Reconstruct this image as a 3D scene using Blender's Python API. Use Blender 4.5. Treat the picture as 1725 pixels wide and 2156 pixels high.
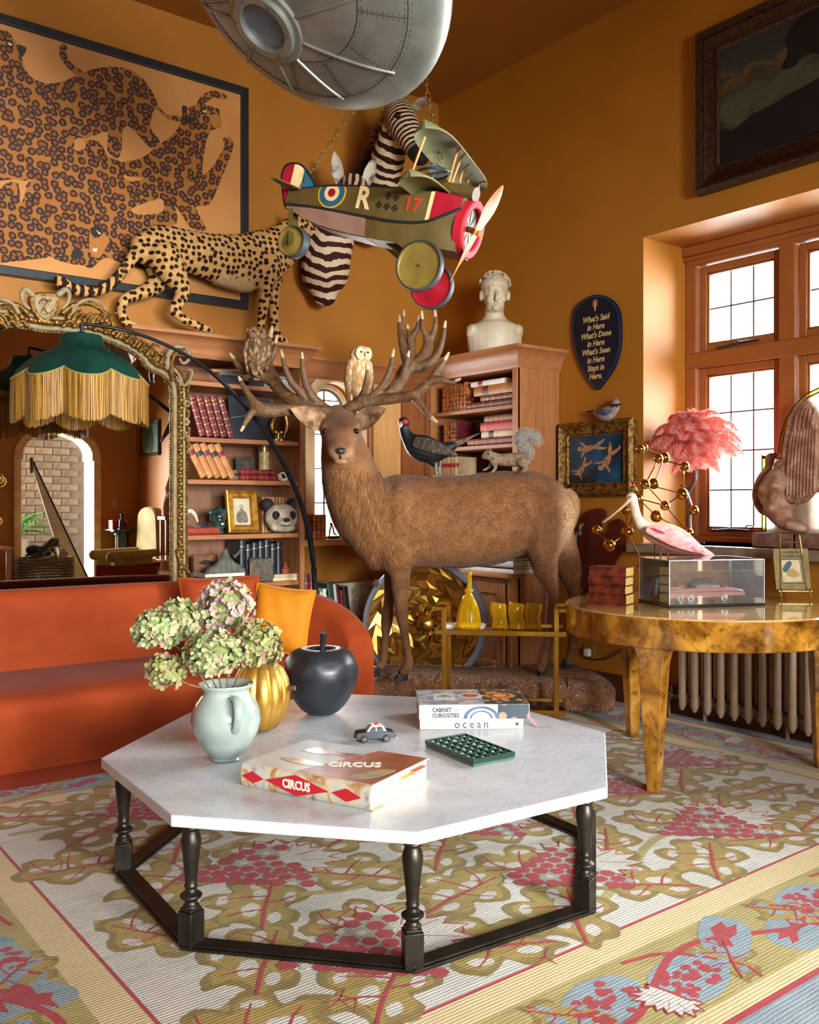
import bpy,bmesh,math,random
import numpy as np
from mathutils import Vector,Matrix,noise as mnoise
random.seed(7); RNG = np.random.default_rng(11)
for o in list(bpy.data.objects): bpy.data.objects.remove(o)
SC = bpy.context.scene; COL = SC.collection
# ---------------------------------------------------------------- camera
FPX,CX,HY,CAMH = 1959.0,862.5,1060.0,1.2      # focal length in pixels of the 1725 wide frame, horizon row, eye height
YAW = math.radians(52.3)
FR = Vector((math.cos(YAW),math.sin(YAW),0)); RT = Vector((math.sin(YAW),-math.cos(YAW),0)); UP = Vector((0,0,1))
CAM = Vector((0,0,CAMH))
cd = bpy.data.cameras.new('camera'); cam = bpy.data.objects.new('camera',cd); COL.objects.link(cam)
cam.location = CAM; cam.rotation_euler = (math.pi/2,0,YAW-math.pi/2)
cd.sensor_fit = 'HORIZONTAL'; cd.sensor_width = 36; cd.lens = 36*FPX/1725; cd.shift_y = -(1078-HY)/1725
cd.clip_start = .02
SC.camera = cam
# ---------------------------------------------------------------- world, daylight and added fill, exposure
W = bpy.data.worlds.new('sky'); SC.world = W; W.use_nodes = True
bg = W.node_tree.nodes['Background']; bg.inputs[0].default_value = (.86,.93,1,1); bg.inputs[1].default_value = 2.6
def area(name,loc,direction,sx,sy,power,col=(1,.97,.92)):
    l = bpy.data.lights.new(name,'AREA'); l.shape = 'RECTANGLE'; l.size = sx; l.size_y = sy; l.energy = power; l.color = col
    o = bpy.data.objects.new(name,l); COL.objects.link(o); o.location = loc
    o.rotation_euler = Vector(direction).to_track_quat('-Z','Z').to_euler(); return o
area('daylight_main_window',(5.85,1.7,2.15),(-.80,.55,-.16),2.7,2.4,720,(.92,.96,1))
area('daylight_main_window_far_side',(5.75,3.6,2.1),(-.5,-.86,-.06),1.8,2.4,430,(.92,.96,1))  # second panel at the same window, added to brighten the back wall
area('daylight_arched_window',(3.52,6.1,1.6),(0,-1,0),.7,1.5,140,(1,.98,.95))
area('daylight_doorway',(2.1,-3.3,1.7),(.62,.78,-.05),1.5,2.2,420,(1,.96,.88))
area('added_frontal_fill',(-.5,-9.0,2.1),(.1,1,-.04),5.6,2.8,2100,(.90,.95,1))  # frontal fill, added to shine in through the made-up back window
vs = SC.view_settings; vs.view_transform = 'Standard'; vs.look = 'None'; vs.gamma = 1; vs.use_curve_mapping = False; vs.exposure = .56
cy = SC.cycles; cy.max_bounces = 10; cy.diffuse_bounces = 7; cy.glossy_bounces = 5; cy.transmission_bounces = 8; cy.transparent_max_bounces = 16
cy.caustics_reflective = False; cy.caustics_refractive = False; cy.sample_clamp_indirect = 6; cy.blur_glossy = .6
cy.use_denoising = True
# ---------------------------------------------------------------- helpers
def at(x,y,d=None,X=None,Y=None,Z=None):
    v = FR + RT*((x-CX)/FPX) + UP*((HY-y)/FPX)
    if d is None:
        d = X/v.x if X is not None else (Y/v.y if Y is not None else (Z-CAMH)/v.z)
    return CAM + v*d
def pxm(d): return d/FPX                       # metres that one photo pixel spans at depth d
def frame(o,x,y,z):                         # matrix from axes
    m = Matrix.Identity(4)
    for i,c in enumerate((x,y,z)): m.col[i][:3] = Vector(c).normalized()
    m.translation = Vector(o); return m
def vframe(p,turn=0):                         # upright frame: x to the right of the picture, y away, z up, turned about z
    return Matrix.Translation(Vector(p)) @ Matrix.Rotation(YAW-math.pi/2+math.radians(turn),4,'Z')
def rotz(p,deg): return Matrix.Translation(Vector(p)) @ Matrix.Rotation(math.radians(deg),4,'Z')
XWALL = lambda p: frame(p,(0,-1,0),(0,0,1),(-1,0,0))     # on the right wall: x to the right, y up, z out into the room
YWALL = lambda p: frame(p,(1,0,0),(0,0,1),(0,-1,0))      # on the left wall
FLAT = lambda p,a=0: rotz(p,a)
def cr(pts,sub):                              # catmull-rom through tuples
    P = np.array([tuple(p) for p in pts],float)
    if sub <= 1 or len(P) < 3: return P
    Q = np.vstack([2*P[0]-P[1],P,2*P[-1]-P[-2]]); out = []
    for i in range(1,len(Q)-2):
        a,b,c,d = Q[i-1],Q[i],Q[i+1],Q[i+2]
        for k in range(sub):
            t = k/sub
            out.append(.5*((2*b)+(c-a)*t+(2*a-5*b+4*c-d)*t*t+(3*b-a-3*c+d)*t**3))
    out.append(P[-1]); return np.array(out)
class MB:
    def __init__(s,M=None): s.v,s.f,s.mi,s.cur,s.M = [],[],[],0,M
    def mat(s,i): s.cur = i; return s
    def at(s,M): s.M = M; return s
    def add(s,V,F):
        n = len(s.v); M = s.M
        s.v += [tuple(M @ Vector(p)) for p in V] if M is not None else [tuple(map(float,p)) for p in V]
        s.f += [tuple(i+n for i in q) for q in F]; s.mi += [s.cur]*len(F); return s
    def box(s,lo,hi):
        (a,b,c),(d,e,f) = lo,hi
        return s.add([(a,b,c),(d,b,c),(d,e,c),(a,e,c),(a,b,f),(d,b,f),(d,e,f),(a,e,f)],
                     [(3,2,1,0),(4,5,6,7),(0,1,5,4),(1,2,6,5),(2,3,7,6),(3,0,4,7)])
    def cbox(s,c,sz): return s.box([c[i]-sz[i]/2 for i in range(3)],[c[i]+sz[i]/2 for i in range(3)])
    def bar(s,p,q,w,h=None,up=(0,0,1)):
        h = h or w; p,q = Vector(p),Vector(q); t = (q-p).normalized(); u = Vector(up)
        if abs(t.dot(u)) > .98: u = Vector((1,0,0))
        x = t.cross(u).normalized(); u = x.cross(t)
        V = [p+x*a*w/2+u*b*h/2 for a,b in ((-1,-1),(1,-1),(1,1),(-1,1))]
        V += [v+(q-p) for v in V]
        return s.add(V,[(3,2,1,0),(4,5,6,7),(0,1,5,4),(1,2,6,5),(2,3,7,6),(3,0,4,7)])
    def tube(s,pts,n=10,sub=4,up=(0,0,1),cap=True,rnd=False,closed=False):
        P = [tuple(p) if len(p) == 5 else (*p[:3],p[3],p[3]) for p in pts]
        P = cr(P,sub); c = P[:,:3]; T = np.gradient(c,axis=0); T /= np.linalg.norm(T,axis=1)[:,None]+1e-12
        u = Vector(up); V = []; rings = []
        prevx = None
        R = [(c[i],T[i],P[i,3],P[i,4]) for i in range(len(c))]
        if rnd:
            def capr(e,sgn):
                o = []
                for k in (.35,.7,.93):
                    q = e[0]+sgn*e[1]*max(e[2],e[3])*k*.9; m = math.sqrt(1-k*k); o.append((q,e[1],e[2]*m,e[3]*m))
                return o
            R = capr(R[0],-1)[::-1]+R+capr(R[-1],1)
        for (p,t,a,b) in R:
            t = Vector(t)
            x = t.cross(u)
            if x.length < .25:
                x = prevx if prevx is not None else t.orthogonal()
                x = (x-t*x.dot(t))
            x.normalize()
            if prevx is not None and x.dot(prevx) < 0: x = -x
            prevx = x; y = x.cross(t).normalized()
            for k in range(n):
                an = 2*math.pi*k/n; V.append(Vector(p)+x*math.cos(an)*a+y*math.sin(an)*b)
        m = len(R); F = []
        for i in range(m if closed else m-1):
            j = (i+1) % m
            for k in range(n): F.append((i*n+k,i*n+(k+1) % n,j*n+(k+1) % n,j*n+k))
        if cap and not closed: F += [tuple(range(n-1,-1,-1)),tuple((m-1)*n+k for k in range(n))]
        return s.add(V,[tuple(reversed(q)) for q in F])
    def lathe(s,prof,n=32,c=(0,0,0),axis=None,fn=None,cap=True):
        V = []; F = []
        for (r,z) in prof:
            for k in range(n):
                a = 2*math.pi*k/n; rr = r*(fn(a,z) if fn else 1)
                V.append((rr*math.cos(a),rr*math.sin(a),z))
        for i in range(len(prof)-1):
            for k in range(n): F.append((i*n+k,i*n+(k+1) % n,(i+1)*n+(k+1) % n,(i+1)*n+k))
        if prof[0] == prof[-1]: cap = False
        if cap and prof[0][0] > 1e-5: F.append(tuple(range(n-1,-1,-1)))
        if cap and prof[-1][0] > 1e-5: F.append(tuple((len(prof)-1)*n+k for k in range(n)))
        A = (axis or Matrix.Identity(4)); A = Matrix.Translation(Vector(c)) @ A
        return s.add([A @ Vector(v) for v in V],F)
    def prism(s,poly,z0,z1,M=None):
        M = M or Matrix.Identity(4); n = len(poly)
        ar = sum(poly[i][0]*poly[(i+1) % n][1]-poly[(i+1) % n][0]*poly[i][1] for i in range(n))
        if ar < 0: poly = poly[::-1]
        V = [M @ Vector((x,y,z0)) for x,y in poly]+[M @ Vector((x,y,z1)) for x,y in poly]
        F = [tuple(range(n-1,-1,-1)),tuple(range(n,2*n))]+[(i,(i+1) % n,n+(i+1) % n,n+i) for i in range(n)]
        return s.add(V,F)
    def ball(s,c,r,n=12,R=None):
        r = (r,r,r) if not hasattr(r,'__len__') else r; m = max(5,n//2+1); V = []; F = []
        c = Vector(c)
        for i in range(m+1):
            t = math.pi*i/m
            for k in range(n):
                a = 2*math.pi*k/n; q = Vector((math.sin(t)*math.cos(a)*r[0],math.sin(t)*math.sin(a)*r[1],-math.cos(t)*r[2]))
                V.append(c+((R @ q) if R is not None else q))
        for i in range(m):
            for k in range(n): F.append((i*n+k,i*n+(k+1) % n,(i+1)*n+(k+1) % n,(i+1)*n+k))
        return s.add(V,F)
    def poly(s,poly,z,M=None):
        M = M or Matrix.Identity(4); n = len(poly)
        ar = sum(poly[i][0]*poly[(i+1) % n][1]-poly[(i+1) % n][0]*poly[i][1] for i in range(n))
        if ar < 0: poly = poly[::-1]
        return s.add([M @ Vector((x,y,z)) for x,y in poly],[tuple(range(n))])
    def ribbon(s,pts,z,M=None,sub=4):      # pts (x, y, half width) flat strip
        P = cr(pts,sub); M = M or Matrix.Identity(4); T = np.gradient(P[:,:2],axis=0); T /= np.linalg.norm(T,axis=1)[:,None]+1e-9
        V = []
        for p,t in zip(P,T):
            V += [M @ Vector((p[0]-t[1]*p[2],p[1]+t[0]*p[2],z)),M @ Vector((p[0]+t[1]*p[2],p[1]-t[0]*p[2],z))]
        return s.add(V,[(2*i,2*i+1,2*i+3,2*i+2) for i in range(len(P)-1)])
    def mesh(s,name):
        me = bpy.data.meshes.new(name); me.from_pydata(s.v,[],s.f)
        if s.mi and max(s.mi): me.polygons.foreach_set('material_index',s.mi)
        return me
def ob(name,src,mats,parent=None,smooth=35,bevel=0,kind=None,label=None):
    me = src.mesh(name) if isinstance(src,MB) else src
    o = bpy.data.objects.new(name,me); COL.objects.link(o)
    if not me.materials:
        for m in (mats if isinstance(mats,(list,tuple)) else [mats]): me.materials.append(m)
    if smooth and isinstance(src,MB):
        me.polygons.foreach_set('use_smooth',[True]*len(me.polygons))
        if smooth < 179: me.set_sharp_from_angle(angle=math.radians(smooth))
    if bevel:
        b = o.modifiers.new('bevel','BEVEL'); b.width = bevel; b.segments = 2; b.limit_method = 'ANGLE'; b.angle_limit = math.radians(40); b.harden_normals = False
    if parent is not None:
        o.parent = parent; o.matrix_parent_inverse = PINV.get(parent.name,Matrix.Identity(4))
    if kind: o['kind'] = kind
    if label: o['label'] = label
    return o
PINV = {}
def thing(name,label,cat,loc=(0,0,0),group=None,kind=None):
    o = bpy.data.objects.new(name,None); COL.objects.link(o); o.location = Vector(loc); o.empty_display_size = .05
    PINV[o.name] = Matrix.Translation(-Vector(loc)); tag(o,label,cat,group,kind); return o
def tag(o,label,cat=None,group=None,kind=None):
    o['label'] = label
    if cat: o['category'] = cat
    if group: o['group'] = group
    if kind: o['kind'] = kind
    return o
def struct(name,src,mats,label=None,**k):
    o = ob(name,src,mats,**k); o['kind'] = 'structure'
    if label: o['label'] = label
    return o
def blob(mbs,voxel=.01,smooth=5,sub=0):     # fuse overlapping solids into one continuous surface
    if not isinstance(mbs,MB):
        m = MB()
        for q in mbs: m.add(q.v,q.f)
        mbs = m
    me = mbs.mesh('tmp'); o = bpy.data.objects.new('tmp',me); COL.objects.link(o)
    r = o.modifiers.new('r','REMESH'); r.mode = 'VOXEL'; r.voxel_size = voxel; r.adaptivity = 0; r.use_smooth_shade = True
    if smooth:
        s = o.modifiers.new('s','SMOOTH'); s.factor = .5; s.iterations = smooth
    dg = bpy.context.evaluated_depsgraph_get(); out = bpy.data.meshes.new_from_object(o.evaluated_get(dg))
    bpy.data.objects.remove(o); bpy.data.meshes.remove(me)
    out.polygons.foreach_set('use_smooth',[True]*len(out.polygons))
    return out
def vco(me):
    a = np.empty(len(me.vertices)*3); me.vertices.foreach_get('co',a); return a.reshape(-1,3)
def setco(me,c): me.vertices.foreach_set('co',np.ascontiguousarray(c).ravel()); me.update()
def vno(me):
    a = np.empty(len(me.vertices)*3); me.vertices.foreach_get('normal',a); return a.reshape(-1,3)
def rough_up(me,amp,scale,seed=0.):
    c = vco(me); n = vno(me); d = np.array([mnoise.noise(Vector(p*scale)+Vector((seed,0,0))) for p in c]); setco(me,c+n*d[:,None]*amp)
def attr(me,name,vals):
    a = me.attributes.new(name,'FLOAT','POINT'); a.data.foreach_set('value',np.ascontiguousarray(vals,dtype=np.float32))
def smst(e0,e1,x): t = np.clip((x-e0)/(e1-e0),0,1); return t*t*(3-2*t)
def fur(me,n,length,flow,width=.0015,lift=.35,mask=None,seed=3):
    rng = np.random.default_rng(seed); me.calc_loop_triangles(); t = np.empty(len(me.loop_triangles)*3,int)
    me.loop_triangles.foreach_get('vertices',t); t = t.reshape(-1,3); c = vco(me); nn = vno(me)
    A,B,Cc = c[t[:,0]],c[t[:,1]],c[t[:,2]]; ar = np.linalg.norm(np.cross(B-A,Cc-A),axis=1)
    cen = (A+B+Cc)/3
    if mask is not None: ar = ar*mask(cen)
    k = rng.choice(len(t),n,p=ar/ar.sum()); u,v = rng.random(n),rng.random(n); q = u+v > 1; u[q] = 1-u[q]; v[q] = 1-v[q]
    p = A[k]+(B[k]-A[k])*u[:,None]+(Cc[k]-A[k])*v[:,None]; N = nn[t[k,0]]
    fl = flow(p); fl = fl+rng.normal(0,.22,(n,3)); fl -= N*np.sum(fl*N,axis=1)[:,None]; fl /= np.linalg.norm(fl,axis=1)[:,None]+1e-9
    L = (length(p) if callable(length) else np.full(n,length))*(.6+.7*rng.random(n))
    dr = fl+N*lift; dr /= np.linalg.norm(dr,axis=1)[:,None]; sd = np.cross(dr,N); sd /= np.linalg.norm(sd,axis=1)[:,None]+1e-9
    b = p-N*.001; V = np.stack([b-sd*width,b+sd*width,b+dr*L[:,None]-N*(L*.12)[:,None]],1).reshape(-1,3)
    m = bpy.data.meshes.new('fur'); m.vertices.add(3*n); m.vertices.foreach_set('co',V.ravel())
    m.loops.add(3*n); m.loops.foreach_set('vertex_index',np.arange(3*n)); m.polygons.add(n); m.polygons.foreach_set('loop_start',np.arange(0,3*n,3))
    m.update(calc_edges=True); m.validate(); return m,p
# ---------------------------------------------------------------- materials
def hx(s):
    s = s.lstrip('#'); c = [int(s[i:i+2],16)/255 for i in (0,2,4)]
    return tuple(x/12.92 if x <= .04045 else ((x+.055)/1.055)**2.4 for x in c)+(1,)
MATS = {}
class NT:
    def __init__(s,name):
        s.m = bpy.data.materials.new(name); s.m.use_nodes = True; s.t = s.m.node_tree; s.b = s.t.nodes['Principled BSDF']; s.tc = None
    def n(s,typ,**kw):
        q = s.t.nodes.new('ShaderNode'+typ)
        for k,v in kw.items(): setattr(q,k,v)
        return q
    def l(s,a,b): s.t.links.new(a,b)
    def coord(s,kind='Object',sc=(1,1,1),rot=(0,0,0),loc=(0,0,0)):
        if s.tc is None: s.tc = s.n('TexCoord')
        m = s.n('Mapping'); m.inputs['Scale'].default_value = sc; m.inputs['Rotation'].default_value = rot; m.inputs['Location'].default_value = loc
        s.l(s.tc.outputs[kind],m.inputs[0]); return m.outputs[0]
    def noise(s,vec,scale,detail=4,rough=.55,dist=0):
        q = s.n('TexNoise'); q.inputs['Scale'].default_value = scale; q.inputs['Detail'].default_value = detail
        q.inputs['Roughness'].default_value = rough; q.inputs['Distortion'].default_value = dist; s.l(vec,q.inputs['Vector']); return q.outputs['Fac']
    def ramp(s,fac,stops,interp='LINEAR'):
        q = s.n('ValToRGB'); q.color_ramp.interpolation = interp; e = q.color_ramp.elements
        while len(e) < len(stops): e.new(.5)
        for el,(p,c) in zip(e,stops): el.position = p; el.color = hx(c) if isinstance(c,str) else c
        s.l(fac,q.inputs[0]); return q.outputs[0]
    def mix(s,fac,a,b,mode='MIX'):
        q = s.n('Mix'); q.data_type = 'RGBA'; q.blend_type = mode
        for inp,v in ((q.inputs[0],fac),(q.inputs[6],a),(q.inputs[7],b)):
            if isinstance(v,(int,float)): inp.default_value = v
            elif isinstance(v,str): inp.default_value = hx(v)
            elif isinstance(v,tuple): inp.default_value = v
            else: s.l(v,inp)
        return q.outputs[2]
    def math(s,op,a,b=None,c=None):
        q = s.n('Math'); q.operation = op
        for i,v in enumerate((a,b,c)):
            if v is None: continue
            if isinstance(v,(int,float)): q.inputs[i].default_value = v
            else: s.l(v,q.inputs[i])
        return q.outputs[0]
    def attr(s,name): q = s.n('Attribute'); q.attribute_name = name; return q.outputs['Fac']
    def island(s): return s.n('NewGeometry').outputs['Random Per Island']
    def objrand(s): return s.n('ObjectInfo').outputs['Random']
    def bump(s,h,strength=.3,dist=.01):
        q = s.n('Bump'); q.inputs['Strength'].default_value = strength; q.inputs['Distance'].default_value = dist
        s.l(h,q.inputs['Height']); s.l(q.outputs[0],s.b.inputs['Normal'])
    def set(s,**k):
        N = {'rough': 'Roughness','metal': 'Metallic','spec': 'Specular IOR Level','sheen': 'Sheen Weight','coat': 'Coat Weight','trans': 'Transmission Weight','ior': 'IOR','sss': 'Subsurface Weight','alpha': 'Alpha'}
        for a,v in k.items():
            i = s.b.inputs[N[a]]
            if isinstance(v,(int,float)): i.default_value = v
            else: s.l(v,i)
    def col(s,c):
        i = s.b.inputs['Base Color']
        if isinstance(c,str): i.default_value = hx(c)
        elif isinstance(c,tuple): i.default_value = c
        else: s.l(c,i)
def M(name,c,c2=None,rough=.5,metal=0.,scale=6.,detail=4,bump=0.,bs=None,bd=.004,st=(1,1,1),lo=.35,hi=.65,spec=None,sheen=0,coat=0,trans=0,emit=0,dist=0,isl=False,rnd=0.,coord='Object'):
    if name in MATS: return MATS[name]
    t = NT(name); v = t.coord(coord,st)
    if isl: col = t.ramp(t.island(),[(0,c),(1,c2 or c)])
    elif c2: col = t.ramp(t.noise(v,scale,detail,dist=dist),[(lo,c),(hi,c2)])
    else: col = None
    if rnd:
        q = t.n('HueSaturation'); t.l(t.math('MULTIPLY_ADD',t.objrand(),rnd,1-rnd/2),q.inputs['Value'])
        if col is None: q.inputs['Color'].default_value = hx(c)
        else: t.l(col,q.inputs['Color'])
        col = q.outputs[0]
    t.col(col if col is not None else c); t.set(rough=rough,metal=metal)
    if spec is not None: t.set(spec=spec)
    if sheen: t.set(sheen=sheen); t.b.inputs['Sheen Roughness'].default_value = .4
    if coat: t.set(coat=coat); t.b.inputs['Coat Roughness'].default_value = .08
    if trans: t.set(trans=trans)
    if emit: t.b.inputs['Emission Color'].default_value = hx(c); t.b.inputs['Emission Strength'].default_value = emit
    if bump: t.bump(t.noise(t.coord(coord,st),bs or scale*4,4),bump,bd)
    MATS[name] = t.m; return t.m
def wood(name,a,b,ax=2,rough=.42,sc=9,bump=.15):
    if name in MATS: return MATS[name]
    t = NT(name); st = [1.,1.,1.]; st[ax] = .07; v = t.coord('Object',tuple(s*sc for s in st))
    n1 = t.noise(v,2.2,5,.6,1.2); n2 = t.noise(t.coord('Object',tuple(s*sc*6 for s in st)),3,3)
    c = t.ramp(t.math('ADD',t.math('MULTIPLY',n1,.65),t.math('MULTIPLY',n2,.35)),[(.3,a),(.7,b)])
    t.col(c); t.set(rough=rough); t.bump(n2,bump,.002); MATS[name] = t.m; return t.m
def glass(name,col=(1,1,1,1),opac=.12,rough=.02,haze=0):        # thin sheet: mostly see-through, a little mirror-like
    if name in MATS: return MATS[name]
    t = NT(name); tr = t.n('BsdfTransparent'); tr.inputs[0].default_value = col; gl = t.n('BsdfGlossy'); gl.inputs['Roughness'].default_value = rough
    gl.inputs[0].default_value = (1,1,1,1)
    lw = t.n('LayerWeight'); lw.inputs[0].default_value = .25; fac = t.math('MULTIPLY_ADD',lw.outputs['Fresnel'],1.0,opac*.25); mx = t.n('MixShader')
    t.l(fac,mx.inputs[0]); t.l(tr.outputs[0],mx.inputs[1]); t.l(gl.outputs[0],mx.inputs[2]); out = mx.outputs[0]
    if haze:
        df = t.n('BsdfDiffuse'); df.inputs[0].default_value = (.9,.93,.95,1); m2 = t.n('MixShader'); m2.inputs[0].default_value = haze; t.l(out,m2.inputs[1]); t.l(df.outputs[0],m2.inputs[2]); out = m2.outputs[0]
    t.l(out,t.t.nodes['Material Output'].inputs[0]); MATS[name] = t.m; return t.m
def text(s,size,Mx,mat,parent,name='lettering',ext=.0006,align='CENTER',shear=0,bold=0,sx=1,sp=1):
    c = bpy.data.curves.new('t','FONT'); c.body = s; c.size = size; c.align_x = align; c.align_y = 'CENTER'; c.shear = shear; c.extrude = ext; c.offset = bold; c.space_character = sp; c.resolution_u = 2
    o = bpy.data.objects.new('t',c); COL.objects.link(o); dg = bpy.context.evaluated_depsgraph_get()
    me = bpy.data.meshes.new_from_object(o.evaluated_get(dg)); bpy.data.objects.remove(o); bpy.data.curves.remove(c)
    me.transform(Mx @ Matrix.Diagonal((sx,1,1,1))); me.materials.clear(); return ob(name,me,mat,parent)
def copy_tree(o,Mx,label=None):               # a copy of a thing with copies of its parts, moved by matrix Mx
    def rec(q,par):
        c = q.copy(); COL.objects.link(c); c.parent = par
        if par is not None: c.matrix_parent_inverse = q.matrix_parent_inverse.copy()
        for ch in [x for x in bpy.data.objects if x.parent == q]: rec(ch,c)
        return c
    r = rec(o,None); r.matrix_basis = Mx @ o.matrix_basis
    if label: r['label'] = label
    return r
def smooth_poly(pts,sub=5):
    P = np.array(pts,float); Q = np.vstack([P[-1],P,P[0],P[1]]); out = []
    for i in range(1,len(P)+1):
        a,b,c,d = Q[i-1],Q[i],Q[i+1],Q[i+2]
        for k in range(sub):
            t = k/sub; out.append(tuple(.5*((2*b)+(c-a)*t+(2*a-5*b+4*c-d)*t*t+(3*b-a-3*c+d)*t**3)))
    return out
# ================================================================ the room
XW,YW,YB,XS,ZC = 4.45,5.40,-1.5,-2.8,4.2
def plaster(name,a,b,bump=.08):
    return M(name,a,b,rough=.62,scale=2.2,detail=6,bump=bump,bs=60,bd=.002,lo=.3,hi=.7)
WALL = plaster('mustard_wall_paint','#a16410','#ab6c17'); CEIL = plaster('ceiling_paint','#925814','#9a601a')
OAK = wood('oak','#8a5330','#b87a4a',2); OAKX = wood('oak_along_x','#8a5330','#b87a4a',0); OAKY = wood('oak_along_y','#8a5330','#b87a4a',1)
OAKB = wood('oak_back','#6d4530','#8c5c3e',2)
STONE = M('pale_stone','#c7a578','#dcc096',rough=.8,scale=9,bump=.2,bs=70)
FRAMEP = M('window_frame_paint','#96582a','#a26434',rough=.38,scale=3)
LEAD = M('lead_came','#4a3a30',rough=.5,metal=.3)
PANE = glass('window_pane',(.97,.98,.98,1),.12)
struct('floor',MB().box((XS,YB,-.1),(XW+.55,YW+.4,0)),wood('dark_floor_boards','#3a2214','#553420',0,.45,6))
struct('ceiling',MB().box((XS-.4,YB-.4,ZC),(XW+.55,YW+.4,ZC+.15)),CEIL)
# right wall with the big window opening
wy0,wy1,wz0,wz1 = .32,3.5,.967,2.77
wr = MB()
wr.box((XW,YB-.4,0),(XW+.55,YW+.4,wz0)).box((XW,YB-.4,wz1),(XW+.55,YW+.4,ZC)).box((XW,wy1,wz0),(XW+.55,YW+.4,wz1)).box((XW,YB-.4,wz0),(XW+.55,wy0,wz1))
struct('wall_right',wr,WALL,smooth=0)
# left wall with the arched opening (flat strips around an arch outline)
ax0,ax1,az0,azs,azt = 3.345,3.70,.96,1.86,2.035
wl = MB(); wl.box((XS,YW,0),(XW,YW+.35,az0)).box((XS,YW,az0),(ax0,YW+.35,ZC)).box((ax1,YW,az0),(XW,YW+.35,ZC))
arch = [(ax0,azs)]+[((ax0+ax1)/2-(ax1-ax0)/2*math.cos(t),azs+(azt-azs)*math.sin(t)) for t in np.linspace(0,math.pi,15)]+[(ax1,azs)]
top = [(ax0,ZC)]+[(p[0],ZC) for p in arch[1:-1]]+[(ax1,ZC)]
for i in range(len(arch)-1):
    a,b,c,d = arch[i],arch[i+1],top[i+1],top[i]
    if abs(a[0]-b[0]) < 1e-6: continue
    wl.add([(a[0],YW,a[1]),(b[0],YW,b[1]),(c[0],YW,c[1]),(d[0],YW,d[1]),(a[0],YW+.35,a[1]),(b[0],YW+.35,b[1]),(c[0],YW+.35,c[1]),(d[0],YW+.35,d[1])],
           [(0,1,2,3),(7,6,5,4),(0,4,5,1),(3,2,6,7)])
struct('wall_left',wl,WALL,smooth=0)
# wall behind the camera, with the stone doorway that the mirror shows
dx0,dx1,dzs,dzt = 2.96,3.98,1.72,2.12
wb = MB(); wb.box((XS,YB-.3,0),(-1.6,YB,ZC)).box((2.5,YB-.3,0),(dx0,YB,ZC)).box((-1.6,YB-.3,0),(2.5,YB,.5)).box((-1.6,YB-.3,2.9),(2.5,YB,ZC)).box((dx1,YB-.3,0),(XW,YB,ZC))
da = [((dx0+dx1)/2-(dx1-dx0)/2*math.cos(t),dzs+(dzt-dzs)*math.sin(t)**.8) for t in np.linspace(0,math.pi,17)]
for i in range(len(da)-1):
    a,b = da[i],da[i+1]
    wb.add([(a[0],YB,a[1]),(b[0],YB,b[1]),(b[0],YB,ZC),(a[0],YB,ZC),(a[0],YB-.3,a[1]),(b[0],YB-.3,b[1]),(b[0],YB-.3,ZC),(a[0],YB-.3,ZC)],
           [(3,2,1,0),(4,5,6,7),(1,5,4,0)])
struct('wall_back',wb,WALL,smooth=0)
struct('wall_side',MB().box((XS-.3,YB-.3,0),(XS,YW,ZC)),WALL,smooth=0)
w3 = struct('added_window',MB(),FRAMEP); fw = MB()  # unseen window in the back wall, added to let in frontal fill light
fw.box((-1.6,YB-.2,.5),(2.5,YB-.1,.6)).box((-1.6,YB-.2,2.8),(2.5,YB-.1,2.9))
wx = [-1.55,-.55,.45,1.45,2.45]
for x in wx: fw.box((x-.05,YB-.19,.6),(x+.05,YB-.11,2.8))
ob('window_frame',fw,FRAMEP,w3,bevel=.006)
for i in range(4): ob('pane',MB().box((wx[i]+.05,YB-.155,.6),(wx[i+1]-.05,YB-.15,2.8)),PANE,w3)
# doorway stone jambs
door = MB();
for s,x in ((-1,dx0),(1,dx1)): door.box((min(x,x+s*-.09),YB-.34,0),(max(x,x+s*-.09),YB+.03,dzs))
for i in range(len(da)-1):
    a,b = da[i],da[i+1]; cx = (dx0+dx1)/2
    def inn(p): return (cx+(p[0]-cx)*.80,dzs+(p[1]-dzs)*.80) if p[1] > dzs+1e-4 else (cx+(p[0]-cx)*.786,p[1])
    c,d = inn(b),inn(a)
    door.add([(p[0],y,p[1]) for y in (YB+.03,YB-.34) for p in (a,b,c,d)],[(3,2,1,0),(4,5,6,7),(2,3,7,6),(0,1,5,4)])
struct('door_1',door,STONE,'stone arched doorway standing open to daylight',smooth=0,bevel=.01)
# skirting
sk = MB(); sk.box((XW-.022,YB,0),(XW,4.14,.15)).box((XW-.03,YB,.15),(XW,4.14,.165)); struct('baseboard_right',sk,wood('skirting','#4a2416','#5e321f',1),bevel=.004)
# ---------------------------------------------------------------- main window
gx = 4.92
c = [at(x,y,X=gx) for x,y in ((1494.6,577),(1637,543),(1494.6,727),(1494.6,792),(1494.6,1112),(1706,600),(1443,548))]
ya,yb,yn = c[0].y,c[1].y,c[5].y; pitch = ya-yn; pw = ya-yb
zu1,zu0,zl1,zl0 = c[0].z,c[2].z,c[3].z,c[4].z
w1 = struct('window_1',MB(),FRAMEP); fz1 = c[6].z; fy1 = wy1
f = MB(); nl = 4
fx0,fx1 = gx-.07,gx+.05
f.box((fx0,wy0,wz0),(fx1,wy1,zl0-.045)); f.box((fx0,wy0,zu1+.05),(fx1,wy1,wz1))
f.box((fx0,wy0,zl1+.045),(fx1,wy1,zu0-.045))
f.box((fx0+.004,ya+.05,wz0),(fx1,wy1,wz1))
for k in range(nl):
    y = yb-k*pitch; f.box((fx0+.004,y-(pitch-pw)+.05 if k < nl-1 else wy0,wz0),(fx1+.003,y-.045,wz1))
ob('window_frame',f,FRAMEP,w1,bevel=.008)
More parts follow.
